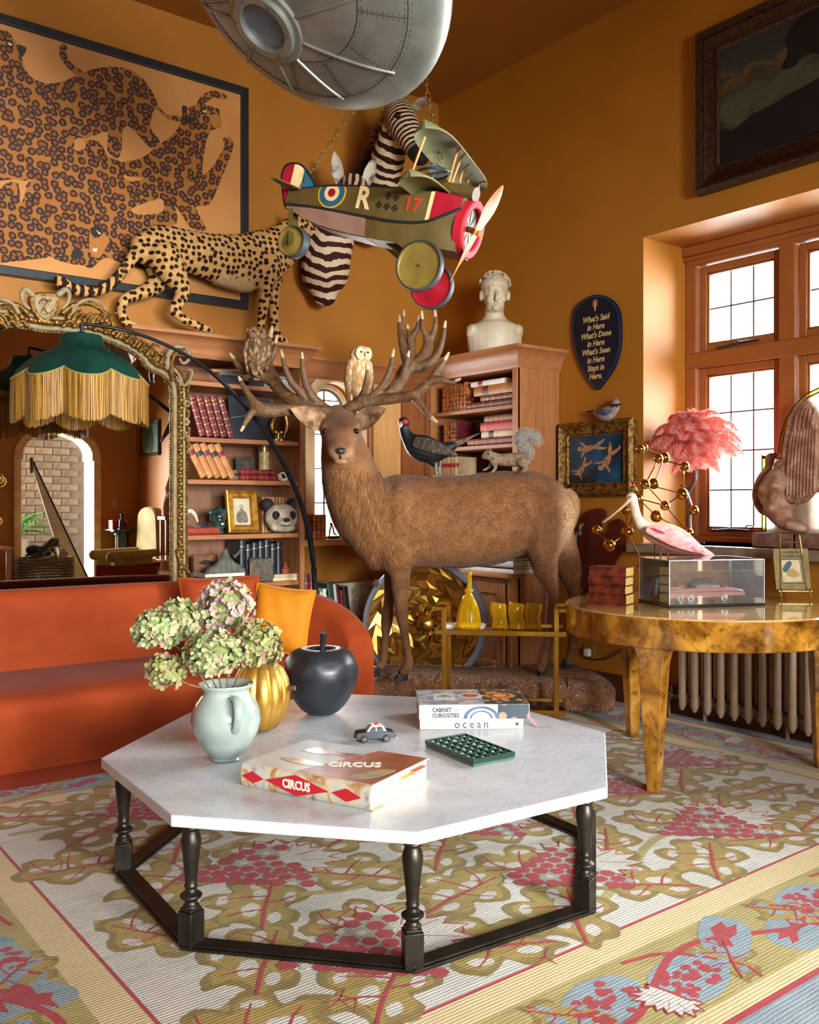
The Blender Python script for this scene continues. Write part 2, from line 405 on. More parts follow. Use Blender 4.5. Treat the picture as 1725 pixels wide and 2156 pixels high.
# moulded sill and head fillets
ob('window_head',MB().box((fx0-.03,wy0,wz1-.06),(fx0,wy1,wz1)).box((fx0-.02,wy0,wz1-.09),(fx0,wy1,wz1-.06)),FRAMEP,w1,bevel=.006)
for k in range(nl):
    for (z0,z1,rows) in ((zu0,zu1,2),(zl0,zl1,4)):
        y1 = ya-k*pitch; y0 = y1-pw
        cs = MB(); b = .045
        cs.box((gx-.035,y0-b,z0-b),(gx+.02,y0,z1+b)).box((gx-.035,y1,z0-b),(gx+.02,y1+b,z1+b)).box((gx-.035,y0,z0-b),(gx+.02,y1,z0)).box((gx-.035,y0,z1),(gx+.02,y1,z1+b))
        cs.box((gx-.022,y0,z0),(gx+.02,y0+.012,z1)).box((gx-.022,y1-.012,z0),(gx+.02,y1,z1)).box((gx-.022,y0,z0),(gx+.02,y1,z0+.012)).box((gx-.022,y0,z1-.012),(gx+.02,y1,z1))
        co = ob('casement',cs,FRAMEP,w1,bevel=.005)
        cm = MB()
        for i in (1,2): cm.tube([(gx,y0+(y1-y0)*i/3,z0,.005),(gx,y0+(y1-y0)*i/3,z1,.005)],6,1)
        for i in range(1,rows): cm.tube([(gx,y0,z0+(z1-z0)*i/rows,.005),(gx,y1,z0+(z1-z0)*i/rows,.005)],6,1)
        ob('lead_cames',cm,LEAD,co)
        for i in range(3):
            for j in range(rows):
                ob('pane',MB().box((gx-.0015,y0+(y1-y0)*i/3+.004,z0+(z1-z0)*j/rows+.004),(gx+.0015,y0+(y1-y0)*(i+1)/3-.004,z0+(z1-z0)*(j+1)/rows-.004)),PANE,co)
# iron stays
def stay(p0,p1,curl):
    m = MB(); p0,p1 = Vector(p0),Vector(p1); m.tube([(*p0,.006),(*((p0+p1)/2+Vector((-.01,0,.004))),.009),(*p1,.006)],8,4)
    d = (p1-p0).normalized()
    if curl: m.tube([(*(p1+d*.02*math.sin(t)*1.2+UP*(.018-.018*math.cos(t)*(1-t/9))),.004) for t in np.linspace(0,5.2,10)],6,2)
    m.ball(p0,.011,8); m.ball((p0+p1)/2+Vector((-.012,0,.005)),.012,8); return m
IRON = M('window_iron','#3c3d44','#55555c',rough=.4,metal=.7)
s1 = at(1500,1117,X=gx-.05); s2 = at(1578,1117,X=gx-.05)
ob('window_stay',stay(s1,s2,True),IRON,w1); s1 = at(1518,732,X=gx-.05); s2 = at(1598,715,X=gx-.05); ob('window_stay',stay(s1,s2,False),IRON,w1)
ob('window_sill',MB().box((XW-.09,wy0-.06,wz0-.055),(gx-.06,wy1+.06,wz0)),M('grey_stone_sill','#6f5c4a','#8c7a64',rough=.55,scale=14,bump=.25,bs=50),w1,bevel=.006)
# ---------------------------------------------------------------- arched window of the niche
w2 = struct('window_2',MB(),STONE)
sm = MB()
def archline(g,y):
    cx = (ax0+ax1)/2; hw = (ax1-ax0)/2-g
    return [(cx-hw,y,az0+g*.2)]+[(cx-hw*math.cos(t),y,azs+(azt-azs-g)*math.sin(t)) for t in np.linspace(0,math.pi,17)]+[(cx+hw,y,az0+g*.2)]
def archband(m,g0,g1,y0,y1):
    A,B = archline(g0,y0),archline(g1,y0); A2,B2 = archline(g0,y1),archline(g1,y1); n = len(A)
    m.add(A+B+A2+B2,[(i,i+1,n+i+1,n+i) for i in range(n-1)]+[(n+i,n+i+1,3*n+i+1,3*n+i) for i in range(n-1)]+[(i+1,i,2*n+i,2*n+i+1) for i in range(n-1)]+[(2*n+i+1,2*n+i,3*n+i,3*n+i+1) for i in range(n-1)])
archband(sm,-.075,-.002,YW-.03,YW-.002); archband(sm,0,.032,YW+.10,YW+.22)
ob('stone_surround',sm,STONE,w2,bevel=.004)
fm = MB(); archband(fm,.032,.048,YW+.13,YW+.16); ob('window_frame',fm,M('grey_window_frame','#5c6a70',rough=.5),w2)
cm = MB(); cx = (ax0+ax1)/2; cm.box((cx-.006,YW+.14,az0),(cx+.006,YW+.15,azt-.04))
for k in range(1,5): cm.box((ax0+.04,YW+.14,az0+k*.24),(ax1-.04,YW+.15,az0+k*.24+.008))
ob('lead_cames',cm,LEAD,w2)
gl = archline(.045,YW+.145); ob('pane',MB().add(gl,[tuple(range(len(gl)))]),PANE,w2)
ob('window_sill',MB().box((3.12,YW-.16,az0-.045),(3.98,YW+.12,az0)),M('mustard_sill','#b98338','#c79048',rough=.45),w2,bevel=.008)
# ================================================================ rug
def wool(name,a,b):
    if name in MATS: return MATS[name]
    t = NT(name); n1 = t.noise(t.coord('Object',(2.5,38,1)),3,4); n2 = t.noise(t.coord('Object',(1,1,1)),160,2,.8); n3 = t.noise(t.coord('Object',(1,1,1)),5,3)
    f = t.math('ADD',t.math('MULTIPLY',n1,.5),t.math('ADD',t.math('MULTIPLY',n2,.25),t.math('MULTIPLY',n3,.25)))
    t.col(t.ramp(f,[(.36,a),(.62,b)])); t.set(rough=.95,spec=.1,sheen=.2)
    w = t.n('TexWave'); w.bands_direction = 'Y'; w.inputs['Scale'].default_value = 28; w.inputs['Distortion'].default_value = 1.5; w.inputs['Detail'].default_value = 3; t.l(t.coord('Object'),w.inputs[0])
    t.bump(t.math('ADD',t.math('MULTIPLY',w.outputs['Fac'],.5),n2),.5,.004); MATS[name] = t.m; return t.m
RW = [wool('rug_ivory','#b0b0a6','#dcd8cc'),wool('rug_olive','#8a701c','#b49a48'),wool('rug_red','#8f1822','#b83038'),wool('rug_blue','#6b808c','#98a9b0'),
      wool('rug_tan','#8f8044','#b8a865'),wool('rug_cream','#c9b27e','#dcc898'),wool('rug_slate','#7d837c','#b3b2a2'),wool('rug_deep_olive','#705c1a','#968038'),wool('rug_teal','#4f7d88','#7ba2a8')]
rx0,rx1,ry0,ry1 = .85,3.83,1.70,3.77          # field
ox0,ox1,oy0,oy1 = .18,4.40,1.0,4.38           # whole rug
rug = thing('rug','large ivory floral rug with olive leaves, red clusters and blue border on the floor','rug',((ox0+ox1)/2,(oy0+oy1)/2,0))
ob('rug_base',MB().box((ox0,oy0,0),(ox1,oy1,.012)),RW[3],rug)
L = [MB() for _ in range(9)]
def rect(m,x0,y0,x1,y1,z): m.add([(x0,y0,z),(x1,y0,z),(x1,y1,z),(x0,y1,z)],[(0,1,2,3)])
def ring(m,g0,g1,z):                              # frame between inset g0 (outer) and g1 from the field edge outward
    a,b,c,d = rx0-g0,ry0-g0,rx1+g0,ry1+g0; e,f,g,h = rx0-g1,ry0-g1,rx1+g1,ry1+g1
    rect(m,a,b,c,f,z); rect(m,a,h,c,d,z); rect(m,a,f,e,h,z); rect(m,g,f,c,h,z)
rect(L[0],rx0,ry0,rx1,ry1,.0125)
ring(L[2],.011,0,.0126); ring(L[5],.11,.011,.0126); ring(L[4],.40,.11,.0126); ring(L[5],.455,.40,.0126); ring(L[2],.475,.455,.0126)
def jit(P,a=.0025): return [(x+random.uniform(-a,a),y+random.uniform(-a,a)) for x,y in P]
def T2(cx,cy,ang,s,P,fl=1):
    ca,sa = math.cos(ang),math.sin(ang); return [(cx+s*(x*ca-y*fl*sa),cy+s*(x*sa+y*fl*ca)) for x,y in P]
def T3(cx,cy,ang,s,P,fl=1):
    q = T2(cx,cy,ang,s,[(p[0],p[1]) for p in P],fl); return [(a[0],a[1],p[2]*s) for a,p in zip(q,P)]
LZ = [.0127]
def lay(i,P,cx,cy,a,s,fl,dz=0,sm=4): L[i].poly(jit(smooth_poly(T2(cx,cy,a,s,P,fl),sm)),.0128+dz+random.random()*.0003)
ACAN = [(-1.0,-.12),(-.72,.12),(-.62,.40),(-.80,.62),(-.50,.74),(-.22,.62),(-.12,.86),(.16,1.0),(.36,.82),(.40,.58),(.66,.72),(.90,.60),(.92,.32),(1.12,.10),(1.0,-.16),(.70,-.22),(.56,-.46),(.30,-.62),(.06,-.46),(-.10,-.30),(-.32,-.50),(-.62,-.46),(-.74,-.24)]
def acanthus(cx,cy,a,s,fl=1,c=1,hole=0,vein=2):
    lay(7 if c == 1 else c,ACAN,cx,cy,a,s,fl,random.uniform(0,.0002))
    if c in (1,7): lay(1,[(x*.84+.03,y*.84+.03) for x,y in ACAN],cx,cy,a,s,fl,.00035)
    for hx_,hy_,hr in ((-.2,.22,.18),(.32,.16,.15),(.66,.25,.13),(-.45,-.15,.13),(.24,-.3,.13),(.12,.68,.12)):
        e = [(hx_+hr*1.3*math.cos(t),hy_+hr*.75*math.sin(t)) for t in np.linspace(0,2*math.pi,9)[:-1]]
        lay(hole,e,cx,cy,a+.0,s,fl,.0008,3)
    if vein is not None:
        for V in ([(-.85,-.03,.022),(-.3,.02,.03),(.25,.02,.026),(.85,.02,.014)],[(-.2,.02,.022),(-.28,.3,.018),(-.42,.52,.01)],[(.25,.03,.022),(.22,.35,.018),(.14,.7,.01)],[(.0,.02,.02),(.12,-.2,.016),(.3,-.42,.01)],[(.5,.02,.018),(.68,.3,.015),(.76,.6,.01)]):
            L[vein].ribbon(T3(cx,cy,a,s,V,fl),.0128+.0013+random.random()*.0003)
def leafedge(cx,cy,a,s,fl=1):                     # white zig-zag leaf with red outline
    P = []
    for k in range(22):
        t = math.pi*(k/21)*1.25-.4; r = (.72 if k % 2 else .98)*(1+.12*math.sin(3*t)); P.append((r*math.cos(t),r*math.sin(t)))
    P += [(-.5,-.2),(.1,-.3)]
    q = jit(T2(cx,cy,a,s,P,fl)); L[0].poly(q,.0128+.0016)
    L[2].ribbon([(x,y,.0045) for x,y in q+[q[0]]],.0128+.0018,sub=1)
    for k in (4,8,12,16): L[2].ribbon(T3(cx,cy,a,s,[(.3*P[k][0],.3*P[k][1],.01),(.8*P[k][0],.8*P[k][1],.008)],fl),.0128+.0018,sub=1)
def cluster(cx,cy,a,s,fl=1):
    leafedge(cx+.55*s*math.cos(a+.9),cy+.55*s*math.sin(a+.9),a-.3,s*.95,fl)
    tri = T2(cx,cy,a,s,[(-.95,-.5),(.95,-.62),(1.1,-.3),(.35,.35),(.1,1.0),(-.25,.95),(-.5,.2),(-1.05,-.2)],fl); L[6].poly(jit(tri),.0128+.0020)
    for j in range(7):
        w = 1.0-j*.135
        for i in range(int(8*w)+1):
            x = -w+2*w*i/max(1,int(8*w))+random.uniform(-.02,.02); y = -.52+j*.24+random.uniform(-.02,.02)
            ctr = T2(cx,cy,a,s,[(x*.95,y)],fl)[0]; r = s*random.uniform(.125,.15)
            w_ = random.random() < .13
            L[0 if w_ else 2].poly([(ctr[0]+r*(.55 if w_ else 1)*math.cos(t+.5),ctr[1]+r*(.55 if w_ else 1)*math.sin(t+.5)) for t in np.linspace(0,2*math.pi,7)[:-1]],.0128+.0022+random.random()*.0004)
def twig(cx,cy,a,s,c=2):
    for V in ([(0,0,.02),(.5,.1,.02),(1.0,0,.012)],[(.4,.08,.016),(.6,.45,.012)],[(.45,.09,.016),(.75,-.3,.012)]): L[c].ribbon(T3(cx,cy,a,s,V),.0128+.0009)
def vine(P,w,c,z=.0002): L[c].ribbon([(x,y,w) for x,y in P],.0128+z,sub=6)
# field: winding tan stems, leaves either side, clusters between
for j,y0 in enumerate((1.95,2.5,3.05,3.6)):
    vine([(rx0+.05+i*.37,y0+.13*math.sin(i*1.55+j*1.3)) for i in range(9)],.016,4,.0001)
random.seed(5)
for j in range(7):
    for i in range(9):
        x = rx0+.17+i*.335+(.165 if j % 2 else 0); y = ry0+.13+j*.305
        if x > rx1-.12: continue
        a = (.5 if (i+j) % 2 else 2.6)+random.uniform(-.5,.5)
        acanthus(x,y,a,.20*random.uniform(.92,1.1),1 if (i*3+j) % 2 else -1,1 if random.random() < .7 else 7)
for (x,y) in [(1.17,1.93),(1.55,2.2),(2.05,3.45),(1.0,3.2),(2.55,2.35),(3.1,2.0),(3.45,2.6),(3.0,3.3),(1.45,2.75),(2.3,2.75),(1.9,1.8),(3.5,3.3)]:
    for k in range(2): twig(x+random.uniform(-.1,.1),y+random.uniform(-.1,.1),random.uniform(0,6.3),.12)
for p,s,a in (((540,1830),.17,-.75),((775,2000),.175,-.75),((1190,1835),.165,-.75),((1500,1738),.165,-.75),((300,1705),.15,-.8),((1000,1735),.15,-.8),((1270,1655),.16,-.7),((1440,1600),.15,-.7)):
    q = at(*p,Z=.012); cluster(q.x,q.y,a,s*1.18)
# border
def pomegranate(cx,cy,a,s):
    e = [(1.25*math.cos(t),.8*math.sin(t)) for t in np.linspace(0,2*math.pi,15)[:-1]]; lay(3,e,cx,cy,a,s,1,.0004,2)
    for k in range(34):
        r = math.sqrt(random.random())*.86; t = random.uniform(0,6.28); q = T2(cx,cy,a,s,[(1.1*r*math.cos(t),.68*r*math.sin(t))])[0]; rr = s*random.uniform(.10,.15)
        L[2].poly([(q[0]+rr*math.cos(u+k),q[1]+rr*math.sin(u+k)*.8) for u in np.linspace(0,2*math.pi,7)[:-1]],.0128+.0007+random.random()*.0005)
def lily(cx,cy,a,s):
    lay(3,[(-1,-.7),(.2,-.75),(1.2,-.3),(1.0,.7),(-.2,.6),(-1.0,.2)],cx,cy,a,s,1,.0003,3)
    L[2].poly(jit(T2(cx,cy,a,s,[(-1.1,0),(-.6,.14),(-.45,.42),(-.1,.2),(.3,.36),(.95,.2),(.6,0),(.95,-.2),(.3,-.32),(-.1,-.18),(-.45,-.4),(-.6,-.14)])),.0128+.0006)
def border_run(p0,p1,n,inward):
    p0,p1 = Vector(p0),Vector(p1); d = (p1-p0).normalized(); nrm = Vector(inward); ln = (p1-p0).length; ang = math.atan2(d.y,d.x)
    vine([tuple((p0+d*ln*i/24+nrm*.075*math.sin(i*math.pi*n/12))[:2]) for i in range(25)],.011,2,.0005)
    for k in range(n):
        c = p0+d*ln*(k+.5)/n
        pomegranate(*(c+d*.10+nrm*.03)[:2],ang+.25,.115); pomegranate(*(c-d*.16-nrm*.02)[:2],ang+.25,.115)
        leafedge(*(c-d*.02+nrm*.06)[:2],ang+1.9,.085)
        for s_ in (-1,1):
            q = c+d*.36*s_-nrm*.05*s_; lily(*q[:2],ang+(.4 if s_ > 0 else 3.4),.10)
            acanthus(*(c+d*.27*s_+nrm*.04*s_)[:2],ang+s_*.8,.12,s_,7 if s_ > 0 else 1,3,2)
        L[2].ribbon([(*(c+d*.02-nrm*.12)[:2],.006),(*(c+d*.16-nrm*.08)[:2],.008),(*(c+d*.26+nrm*.06)[:2],.006),(*(c+d*.25+nrm*.14)[:2],.005)],.0134)
        L[2].ribbon([(*(c-d*.3+nrm*.12)[:2],.006),(*(c-d*.22+nrm*.0)[:2],.007),(*(c-d*.32-nrm*.12)[:2],.005)],.0134)
        q = c-d*.36+nrm*.09; lay(3,[(-1,-.4),(0,-.6),(1,-.3),(.8,.4),(-.3,.35)],q.x,q.y,ang,.07,1,.0005)
by = .255
border_run((rx0-.35,ry0-by,0),(rx1+.35,ry0-by,0),4,(0,-1,0)); border_run((rx0-.35,ry1+by,0),(rx1+.35,ry1+by,0),4,(0,1,0))
border_run((rx0-by,ry0-.1,0),(rx0-by,ry1+.1,0),3,(-1,0,0)); border_run((rx1+by,ry0-.1,0),(rx1+by,ry1+.1,0),3,(1,0,0))
for k in range(3): acanthus(rx0-by+random.uniform(-.06,.06),ry0+.25+k*.75,1.2+k,.15,1,8,3,2)
for nm,m,w in zip(('ivory_pile','olive_pile','red_pile','blue_pile','tan_pile','cream_pile','slate_pile','dark_olive_pile','teal_pile'),L,RW):
    ob(nm,m,w,rug,smooth=0,kind='stuff')
# ================================================================ octagonal marble coffee table
tcx,tcy,tR,tz = 1.81,2.58,.86,.385
oct_ = [math.radians(153.5+45*k) for k in range(8)]
t = NT('white_marble'); v = t.coord('Object'); n1 = t.noise(v,2.2,8,.62,.6); n2 = t.noise(v,5.5,8,.6,1.8)
vein = t.ramp(t.math('ABSOLUTE',t.math('SUBTRACT',n2,.5)),[(0,'#d8dadd'),(.008,'#f4f4f4'),(.03,'#ffffff')])
t.col(t.mix(.75,t.ramp(n1,[(.3,'#b8bdc2'),(.65,'#d4d6d8')]),vein,'MULTIPLY')); t.set(rough=.22,spec=.4); MARBLE = t.m
BRONZE = M('dark_bronze','#2c2823','#453e36',rough=.38,metal=.75,scale=14,bump=.06,bs=60)
ct = thing('coffee_table','octagonal coffee table with white marble top on turned dark bronze legs','coffee table',(tcx,tcy,0))
ob('marble_top',MB().prism([(tcx+tR*math.cos(a),tcy+tR*math.sin(a)) for a in oct_],tz-.032,tz),MARBLE,ct,smooth=0,bevel=.004)
LEGP = [(.0,.118),(.021,.118),(.024,.124),(.018,.13),(.016,.138),(.029,.148),(.030,.154),(.017,.163),(.015,.172),(.019,.178),(.016,.185),(.017,.20),(.022,.25),(.027,.29),(.0275,.302),(.022,.32),(.019,.327),(.026,.332),(.026,.337),(.020,.342),(.018,.348),(.021,.353),(0,.353)]
lr = .79; LM = None
for a in oct_:
    p = Vector((tcx+lr*math.cos(a),tcy+lr*math.sin(a),0)); Mx = rotz(p,math.degrees(a)); m = MB(Mx)
    m.box((-.025,-.025,.022),(.025,.025,.112)); m.box((-.021,-.021,.112),(.021,.021,.12)); m.lathe(LEGP,20); ob('leg',m,BRONZE,ct,bevel=.002)
br = MB()
for i in range(8):
    a,b = oct_[i],oct_[(i+1) % 8]
    def rp(r_,an): return (tcx+r_*math.cos(an),tcy+r_*math.sin(an))
    q = [rp(lr+.035,a),rp(lr+.035,b),rp(lr-.035,b),rp(lr-.035,a)]
    ob('base_rail',MB().prism(q,.0158,.024).prism([rp(lr+.027,a),rp(lr+.027,b),rp(lr-.027,b),rp(lr-.027,a)],.024,.03),BRONZE,ct,smooth=0,bevel=.002)
# ================================================================ sofa
VELVET = M('rust_velvet','#87300d','#9c3f15',rough=.8,scale=3,sheen=.05,bump=.1,bs=220,bd=.001,spec=.2)
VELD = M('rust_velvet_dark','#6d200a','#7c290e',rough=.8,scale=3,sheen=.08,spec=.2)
sofa = thing('sofa','long rust orange velvet sofa with rounded end below the gilt mirror','sofa',(1.4,4.4,0))
prof = [(4.02,.091),(3.90,.34),(3.885,.375),(3.90,.405),(3.94,.425),(4.1,.432),(4.5,.425),(4.62,.42),(4.62,.09)]
SP = smooth_poly(prof[1:6],1)
def extr(prof,xs):                                   # list of (x, inset) rings of a (y, z) profile
    m = MB(); n = len(prof)
    for x,sc in xs: m.v += [(x,y+(sc if y < 4.4 else 0),z) for y,z in prof]
    F = [tuple(range(n)),tuple(range((len(xs)-1)*n+n-1,(len(xs)-1)*n-1,-1))]
    for i in range(len(xs)-1): F += [(i*n+k,(i+1)*n+k,(i+1)*n+(k+1) % n,i*n+(k+1) % n) for k in range(n)]
    m.f = F; m.mi = [0]*len(F); return m
ob('seat',extr(prof,[(.0,0),(2.35,0),(2.5,.03),(2.62,.10),(2.68,.22)]),VELVET,sofa,smooth=50)
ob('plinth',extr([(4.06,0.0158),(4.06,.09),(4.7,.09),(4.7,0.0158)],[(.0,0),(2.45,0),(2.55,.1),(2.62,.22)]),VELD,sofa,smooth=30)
def wrap(path,prof_fn,n):                            # loft along plan path, prof_fn(i)-> list of (offset outwards, z)
    m = MB(); P = np.array(path); T = np.gradient(P[:,:2],axis=0); T /= np.linalg.norm(T,axis=1)[:,None]
    rings = []
    for i in range(len(P)):
        nx,ny = -T[i][1],T[i][0]; pr = prof_fn(P[i][2]); rings.append([(P[i][0]+nx*o,P[i][1]+ny*o,z) for o,z in pr])
    k = len(rings[0])
    for r_ in rings: m.v += r_
    F = [tuple(range(k)),tuple(reversed([(len(rings)-1)*k+q for q in range(k)]))]
    for i in range(len(rings)-1): F += [(i*k+q,(i+1)*k+q,(i+1)*k+(q+1) % k,i*k+(q+1) % k) for q in range(k)]
    m.f = F; m.mi = [0]*len(F); return m
bp = [(.0,4.60,.79),(.8,4.60,.79),(1.6,4.60,.79),(2.1,4.60,.785),(2.35,4.57,.77),(2.52,4.49,.745),(2.64,4.37,.71),(2.70,4.22,.66),(2.715,4.08,.58),(2.71,4.0,.50)]
bp = [tuple(q) for q in cr(bp,4)]
def bprof(h):
    return [(-.08,.10),(-.02,h-.05),(-.005,h-.018),(.03,h),(.09,h),(.125,h-.02),(.135,h-.06),(.14,.10)]
ob('backrest',wrap(bp,bprof,8),VELVET,sofa,smooth=60)
def cushion(Mx,w,h,t,n=18):
    m = MB(Mx); V = []; F = []
    for s in (1,-1):
        for j in range(n+1):
            for i in range(n+1):
                u,v = 2*i/n-1,2*j/n-1; k = (1-u**4)*(1-v**4); k = max(0,k)**.55
                pin = 1-.07*(1-abs(v)**2)*abs(u)**3; piv = 1-.07*(1-abs(u)**2)*abs(v)**3
                V.append((u*w/2*pin,v*h/2*piv,s*t/2*k+.003*math.sin(9*u+4*v)*k))
    N = (n+1)**2
    for j in range(n):
        for i in range(n):
            a = j*(n+1)+i; q = (a,a+1,a+n+2,a+n+1); F += [q,tuple(N+x for x in reversed(q))]
    m.add(V,F); e = []
    for i in range(n+1): e.append(i)
    for j in range(1,n+1): e.append(j*(n+1)+n)
    for i in range(n-1,-1,-1): e.append(n*(n+1)+i)
    for j in range(n-1,0,-1): e.append(j*(n+1))
    pip = MB(Mx); pip.tube([(*V[k],.006) for k in e]+[(*V[e[0]],.006)],6,1,up=(0,0,1)); return m,pip
def cushion_thing(name,label,mat,pos,turn,lean,w,h,t,roll=0):
    o = thing(name,label,'cushion',pos,'cushions on the sofa')
    Mx = vframe(pos,turn) @ Matrix.Rotation(math.radians(90-lean),4,'X') @ Matrix.Rotation(math.radians(roll),4,'Z')
    a,b = cushion(Mx,w,h,t); ob('cover',a,mat,o,smooth=180); ob('piping',b,mat,o,smooth=180)
cushion_thing('cushion','rust red velvet cushion leaning on the sofa back behind the hydrangeas',VELVET,at(470,1300,d=4.66),30,16,.42,.42,.15)
cushion_thing('cushion','mustard yellow velvet cushion in the rounded corner of the sofa',M('mustard_velvet','#b56a08','#c97c12',rough=.7,scale=4,sheen=.1,spec=.2),at(592,1305,d=4.70),2,14,.30,.34,.13,-8)
# ================================================================ bookcases
def cornice(m,x0,x1,y0,y1,steps,sides=(1,1,1,0)):   # sides: -x, +x, -y, +y grow outwards
    V = []
    for z,o in steps: V += [(x0-o*sides[0],y0-o*sides[2],z),(x1+o*sides[1],y0-o*sides[2],z),(x1+o*sides[1],y1+o*sides[3],z),(x0-o*sides[0],y1+o*sides[3],z)]
    F = [(3,2,1,0),tuple(4*(len(steps)-1)+k for k in range(4))]
    for i in range(len(steps)-1): F += [(4*i+k,4*i+(k+1) % 4,4*i+4+(k+1) % 4,4*i+4+k) for k in range(4)]
    return m.add(V,F)
COVE = [(2.045,0),(2.06,.012),(2.07,.012),(2.085,.02),(2.11,.027),(2.135,.045),(2.155,.07),(2.16,.08),(2.18,.08)]
bx0,bx1,by0,by1,bt = 1.99,3.055,5.03,YW-.005,2.18
lb = thing('bookcase','tall oak bookcase behind the mirror, under the spotted cat','bookcase',((bx0+bx1)/2,5.2,0))
ob('side_panel',MB().box((bx0,by0,0),(bx0+.035,by1,2.05)),OAK,lb,bevel=.003); ob('side_panel',MB().box((bx1-.035,by0,0),(bx1,by1,2.05)),OAK,lb,bevel=.003)
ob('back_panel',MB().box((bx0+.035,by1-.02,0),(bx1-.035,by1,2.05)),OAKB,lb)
ob('cornice',cornice(MB(),bx0,bx1,by0,by1,COVE),OAKX,lb,smooth=40)
LSH = [.717,1.015,1.34,1.587,1.915]
for z in [.40]+LSH: ob('shelf',MB().box((bx0+.035,by0+.012,z-.028),(bx1-.035,by1-.02,z)),OAKX,lb,bevel=.004)
ob('plinth',MB().box((bx0+.035,by0+.03,0),(bx1-.035,by1-.02,.1)),OAKX,lb)
rb = thing('bookcase','oak bookcase against the right wall carrying the marble bust','bookcase',(4.25,4.7,0))
fx,ry_0,ry_1,yo = 4.07,4.165,5.39,5.035
ob('side_panel',MB().box((fx,ry_0,.0158),(XW-.005,ry_0+.04,2.05)),OAK,rb,bevel=.004)
ob('side_panel',MB().box((fx+.004,yo,0),(XW-.005,yo+.03,2.05)),OAK,rb)
ob('front_stile',MB().box((fx-.004,ry_0,.77),(fx+.02,ry_0+.045,2.05)),OAK,rb,bevel=.003)
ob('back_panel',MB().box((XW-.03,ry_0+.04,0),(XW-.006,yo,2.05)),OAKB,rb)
ob('front_panel',MB().box((fx+.006,yo+.002,0),(fx+.03,ry_1,2.05)),OAK,rb)
ob('front_stile',MB().box((fx-.004,yo-.02,.77),(fx+.03,yo+.04,2.05)),OAK,rb,bevel=.003)
ob('cornice',cornice(MB(),fx,XW-.002,ry_0,ry_1,COVE,(1,0,1,0)),OAKY,rb,smooth=40)
RSH = [1.32,1.58,1.825]
for z in RSH: ob('shelf',MB().box((fx+.01,ry_0+.04,z-.028),(XW-.03,yo,z)),OAKY,rb,bevel=.004)
ob('worktop',MB().box((fx-.10,ry_0-.005,.735),(XW-.03,ry_1-.03,.765)),OAKY,rb,bevel=.006)
ob('cabinet_body',MB().box((fx-.06,ry_0,.0158),(fx+.02,ry_0+.03,.735)).box((fx-.04,ry_0+.03,.05),(fx-.03,ry_1-.05,.735)),OAK,rb)
for k in range(2):
    y0 = ry_0+.06+k*.46; y1 = y0+.42; dm = MB()
    dm.box((fx-.062,y0,.12),(fx-.04,y0+.07,.70)).box((fx-.062,y1-.07,.12),(fx-.04,y1,.70)).box((fx-.062,y0+.07,.63),(fx-.04,y1-.07,.70)).box((fx-.062,y0+.07,.12),(fx-.04,y1-.07,.21))
    dm.box((fx-.05,y0+.07,.21),(fx-.04,y1-.07,.63)); dd = ob('door',dm,OAK,rb,bevel=.005)
    ob('knob',MB().ball((fx-.075,y0+.04 if k else y1-.04,.44),.014,10),OAK,dd)
# oak lining and cornice of the window niche
np_ = thing('window_panelling','oak panelling and moulding around the small arched window','panelling',(3.6,YW,0))
ob('cornice',cornice(MB(),bx1+.082,fx-.082,YW-.03,YW-.002,COVE,(0,0,1,0)),OAKX,np_,smooth=40)
ob('panel',MB().box((3.83,YW-.03,.96),(fx,YW-.002,2.05)),wood('honey_oak','#c08a50','#d9a868',2),np_)
sp = MB()
for i in range(len(arch)-1):
    a,b = arch[i],arch[i+1]
    if abs(a[0]-b[0]) < 1e-6: continue
    e = .085; cxx = (ax0+ax1)/2
    def off(p): return (cxx+(p[0]-cxx)*(1+e/((ax1-ax0)/2)),azs+(p[1]-azs)*(1+e/(azt-azs))*.97)
    a2,b2 = off(a),off(b)
    sp.add([(a2[0],YW-.025,a2[1]),(b2[0],YW-.025,b2[1]),(b2[0],YW-.025,2.05),(a2[0],YW-.025,2.05)],[(0,1,2,3)])
ob('spandrel',sp,OAKX,np_,smooth=0)
for x in (ax0-.12,ax1+.09): ob('stile',MB().box((x,YW-.028,.96),(x+.025,YW-.002,2.05)),OAK,np_,bevel=.003)
ls = thing('low_shelf','low oak shelf of books and carved stone beneath the arched window','shelf',(3.5,5.2,0))
ob('shelf',MB().box((bx1+.005,5.07,.31),(3.95,YW-.003,.345)),OAKX,ls,bevel=.004)
ob('bracket',MB().box((bx1+.005,5.06,0),(bx1+.03,YW-.003,.31)),OAK,ls); ob('bracket',MB().box((3.55,5.06,0),(3.575,YW-.003,.31)),OAK,ls)
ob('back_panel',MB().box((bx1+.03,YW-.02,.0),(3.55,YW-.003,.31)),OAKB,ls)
# ================================================================ round parchment table
rcx,rcy,rR = 3.645,2.545,.61
t = NT('lacquered_parchment'); v = t.coord('Object'); n1 = t.noise(v,4.5,6,.62,.8); n2 = t.noise(v,26,5,.7,.3)
c1 = t.ramp(n1,[(.3,'#3a2008'),(.42,'#7a4c14'),(.55,'#b57c2a'),(.68,'#d29a42')]); c2 = t.ramp(n2,[(.32,'#4a2c10'),(.46,'#ffffff')])
t.col(t.mix(.7,c1,c2,'MULTIPLY')); t.set(rough=.12,coat=.5); PARCH = t.m
t = NT('parchment_top'); v = t.coord('Object'); n1 = t.noise(v,6,6,.6,.4); t.col(t.ramp(n1,[(.3,'#a8793a'),(.5,'#cfa463'),(.7,'#dfc08a')])); t.set(rough=.06,coat=.8); PTOP = t.m
rt = thing('round_table','round table in lacquered tortoiseshell parchment with tapering legs by the radiator','table',(rcx,rcy,0))
